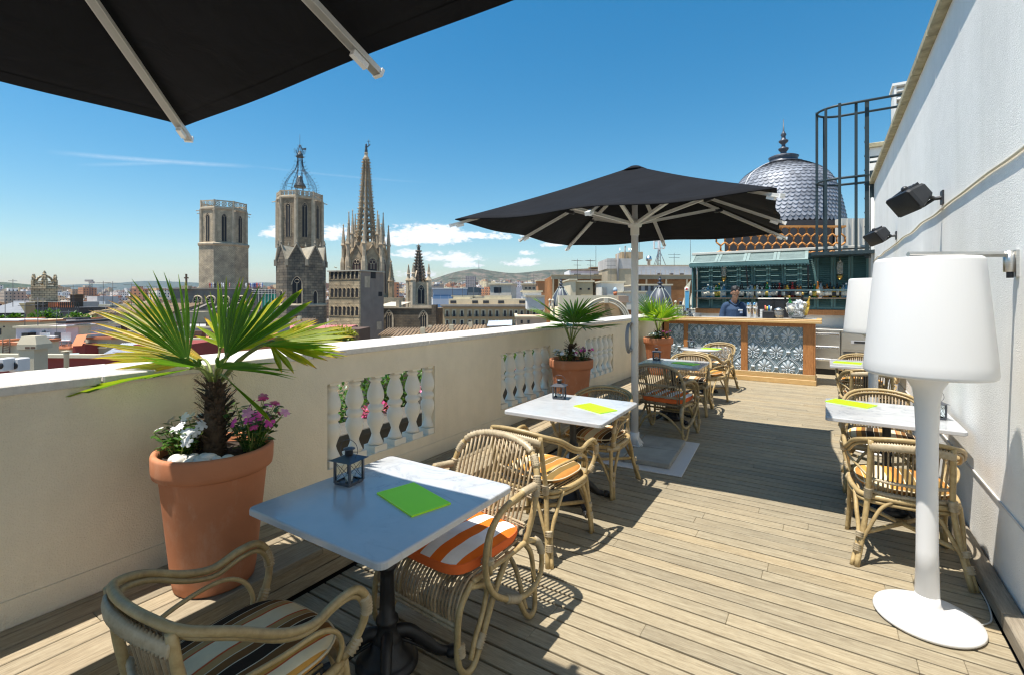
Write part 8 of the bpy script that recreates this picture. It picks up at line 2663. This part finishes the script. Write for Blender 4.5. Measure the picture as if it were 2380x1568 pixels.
m = MB(); m.lathe([(3.5 * k, zat(700, 43)), (3.5 * k, zat(687, 43))], n=12); m.build("pipe", STEEL, t); m = MB(); m.lathe([(3.6 * k, zat(687, 43)), (5 * k, zat(678, 43))], n=12); m.build("band", ORGR, t); m = MB(); m.lathe([(5.2 * k, zat(678, 43)), (5 * k, zat(673, 43)), (2.5 * k, zat(669, 43)), (0, zat(668, 43))], n=12); m.build("cone", col("blue_steel", (.35, .45, .55)), t)
t, k, W = blk("red_bench", "red metal bench on the roof before the white house", "bench", 1380, 1418, 689, 694, 42, .5, col("red_metal", (.55, .10, .06)))
t, k, W = blk("arched_gable_house", "cream house front with a large round arched gable moulding behind the middle palm", "building", 1300, 1456, 687, 760, 36, 6, col("pale_cream_front", (.66, .58, .42)))
m = MB(); m.bb(136 * k, -.25, zat(702, 36), W + .1, .4, zat(688, 36)); m.bb(133 * k, -.3, zat(703.5, 36), W + .3, .5, zat(702, 36)); m.build("pier_cap", col("brown_cap", (.36, .26, .19)), t)
m = MB()
for (r_, w_) in ((56, 2.2), (51.5, 1.6), (47, 1.8)): m.tube([((105 + r_ * math.cos(a)) * k, -.35, zat(748, 36) + r_ * k * math.sin(a) * .98) for a in [math.pi * q / 30 for q in range(31)]], w_ * k, 6)
m.bb(101 * k, -.6, zat(704, 36), 110 * k, -.1, zat(693, 36)); m.build("arch", col("arch_moulding", (.62, .56, .44)), t)
m = MB(); m.prism([((105 + 46 * math.cos(a)) * k, -.05, zat(748, 36) + 46 * k * math.sin(a) * .98) for a in [math.pi * q / 24 for q in range(25)]], (0, .04, 0)); m.build("tympanum", col("tympanum_stone", (.36, .25, .14), var=.3), t)
def small_dome(px, d, rpx, yb, yt, yf, label):
    o = at(px, 690, d); k = d / FOC
    t = thing("small_dome", label, "dome", (o.x, o.y, 0), YAW, "small ribbed domes by the bar")
    H = yb - yt
    P = [(rpx * r, yb - H * f) for r, f in ((1.0, 0), (1.0, .08), (.96, .25), (.85, .45), (.68, .65), (.45, .84), (.25, 1.0))]
    m = MB(); m.lathe([(x * k, zat(y, d)) for x, y in P], n=32); m.build("shell", SLATED, t)
    m = MB()
    for q in range(8):
        a = R(45 * q + 10)
        m.tube([Vector((x * k * math.cos(a), x * k * math.sin(a), zat(y, d))) * 1.0 for x, y in P], 1.4 * k, 5)
    m.build("rib", col("rib_lead_%d" % px, (.33, .36, .33)), t)
    hf = yt - yf
    m = MB(); m.lathe([(rpx * k * r, zat(yt - hf * f, d)) for r, f in ((.30, -.03), (.34, .03), (.30, .08), (.16, .14), (.12, .24), (.22, .32), (.24, .38), (.10, .46), (.09, .56), (.17, .64), (.14, .70), (.05, .78), (.07, .82), (0, 1.0))], n=14); m.build("finial", SLATED, t)
    m = MB(); m.lathe([(rpx * 1.08 * k, -6), (rpx * 1.08 * k, zat(yb, d))], n=24); m.build("drum", col("drum_cream_%d" % px, (.55, .47, .33)), t)
    for q in range(6):
        a = R(60 * q - 80); x, y = rpx * 1.18 * k * math.cos(a), rpx * 1.18 * k * math.sin(a)
        m = MB(); m.lathe([(3.2 * k, zat(yb + 6, d)), (2.6 * k, zat(yb - 4, d)), (1.4 * k, zat(yb - 10, d)), (2.0 * k, zat(yb - 11, d))], (x, y, 0), 8); m.sph((x, y, zat(yb - 14, d)), 3.3 * k, 10, 7); m.build("ball_post", col("post_stone", (.62, .57, .46)) if q == 0 and px == 1304 else MATS["post_stone"], t)
small_dome(1304, 38, 23, 712, 669, 646, "small ribbed grey dome with finial rising behind the middle palm")
small_dome(1534, 30, 29, 716, 668, 641, "small ribbed grey dome with finial between the parasol pole and the bar")
# carved stone finials by the bar end
for i, (px, h) in enumerate(((1607, 26), (1614, 34), (1600, 20), (1590, 16))):
    d = 20; o = at(px, 690, d); k = d / FOC
    t = thing("stone_finial", "pale obelisk shaped stone finial beside the back bar", "finial", (o.x, o.y, 0), YAW, "stone finials by the back bar")
    m = MB(); m.bb(-5 * k, -5 * k, -3, 5 * k, 5 * k, zat(722, d)); m.lathe([(3 * k, zat(722, d)), (5.5 * k, zat(718, d)), (2.5 * k, zat(712, d)), (5 * k, zat(709, d)), (.6 * k, zat(709 - h, d)), (0, zat(708 - h, d))], n=8, smooth=False); m.build("finial", MATS["post_stone"], t)
t, k, W = blk("ornate_parapet", "cream ornamented roof parapet at the end of the bar", "wall", 1545, 1640, 716, 780, 22, .6, MATS["pale_cream_front"])
# television aerials over the nearer roofs, all of one sort
rn = random.Random(19)
AER = pm('aerial_grey', (.10, .10, .105), .7)
first = None
for (px, py, d) in ((12, 742, 41), (58, 760, 35), (88, 758, 35), (170, 716, 61), (240, 707, 67), (262, 708, 62), (305, 712, 61), (350, 716, 60), (246, 770, 39), (268, 772, 39), (330, 762, 43), (352, 762, 43), (390, 762, 43), (1052, 690, 104), (1075, 690, 104), (1100, 695, 104), (1131, 687, 104), (1160, 688, 104), (1146, 662, 192), (1176, 662, 192), (1226, 662, 172), (1240, 680, 111), (1342, 656, 51), (1372, 656, 51), (1420, 657, 48), (30, 703, 63), (100, 746, 45)):
    o = at(px, py, d)
    if first is None:
        first = q = thing("television_aerial", "small comb shaped television aerial on one of the city roofs", "antenna", o, YAW, "television aerials on the roofs")
        m = MB(); m.tube([(0, 0, -.5), (0, 0, 2.6)], .03, 5); m.build("mast", AER, q)
        m = MB(); m.tube([(-.7, 0, 2.4), (.7, 0, 2.4)], .02, 4)
        for e in range(7): m.tube([(-.6 + .2 * e, -.35, 2.4), (-.6 + .2 * e, .35, 2.4)], .014, 4)
        m.tube([(-.5, 0, 1.9), (.5, 0, 1.9)], .02, 4); m.build("comb", AER, q)
    else:
        q = copy_tree(first, o, YAW + rn.uniform(-1, 1))
    s_ = min(1.6, max(.8, d / 55)); q.scale = (s_, s_, s_)
o = at(1113, 690, 4300); t = thing("hill_mast", "thin television mast on top of the scrubby hill", "mast", (o.x, o.y, 0), YAW); k = 4300 / FOC
m = MB(); m.tube([(0, 0, zat(628, 4300)), (0, 0, zat(604, 4300))], [.8 * k, .35 * k], 5); m.build("mast", GRYR, t)

# ------------------------------------------------------------------ haze: the air between here and the hills
hb = MB(); hb.bb(-14000, -3000, -40, 9000, 14000, 420)
mh = bpy.data.materials.new("haze_air"); mh.use_nodes = True
nt = mh.node_tree; nt.nodes.clear()
out = nt.nodes.new("ShaderNodeOutputMaterial"); pv_ = nt.nodes.new("ShaderNodeVolumePrincipled")
pv_.inputs["Color"].default_value = (.62, .74, .92, 1); pv_.inputs["Density"].default_value = .00005; pv_.inputs["Anisotropy"].default_value = .3
nt.links.new(pv_.outputs[0], out.inputs["Volume"])
hz = hb.build("haze", mh); tag(hz, kind="stuff")
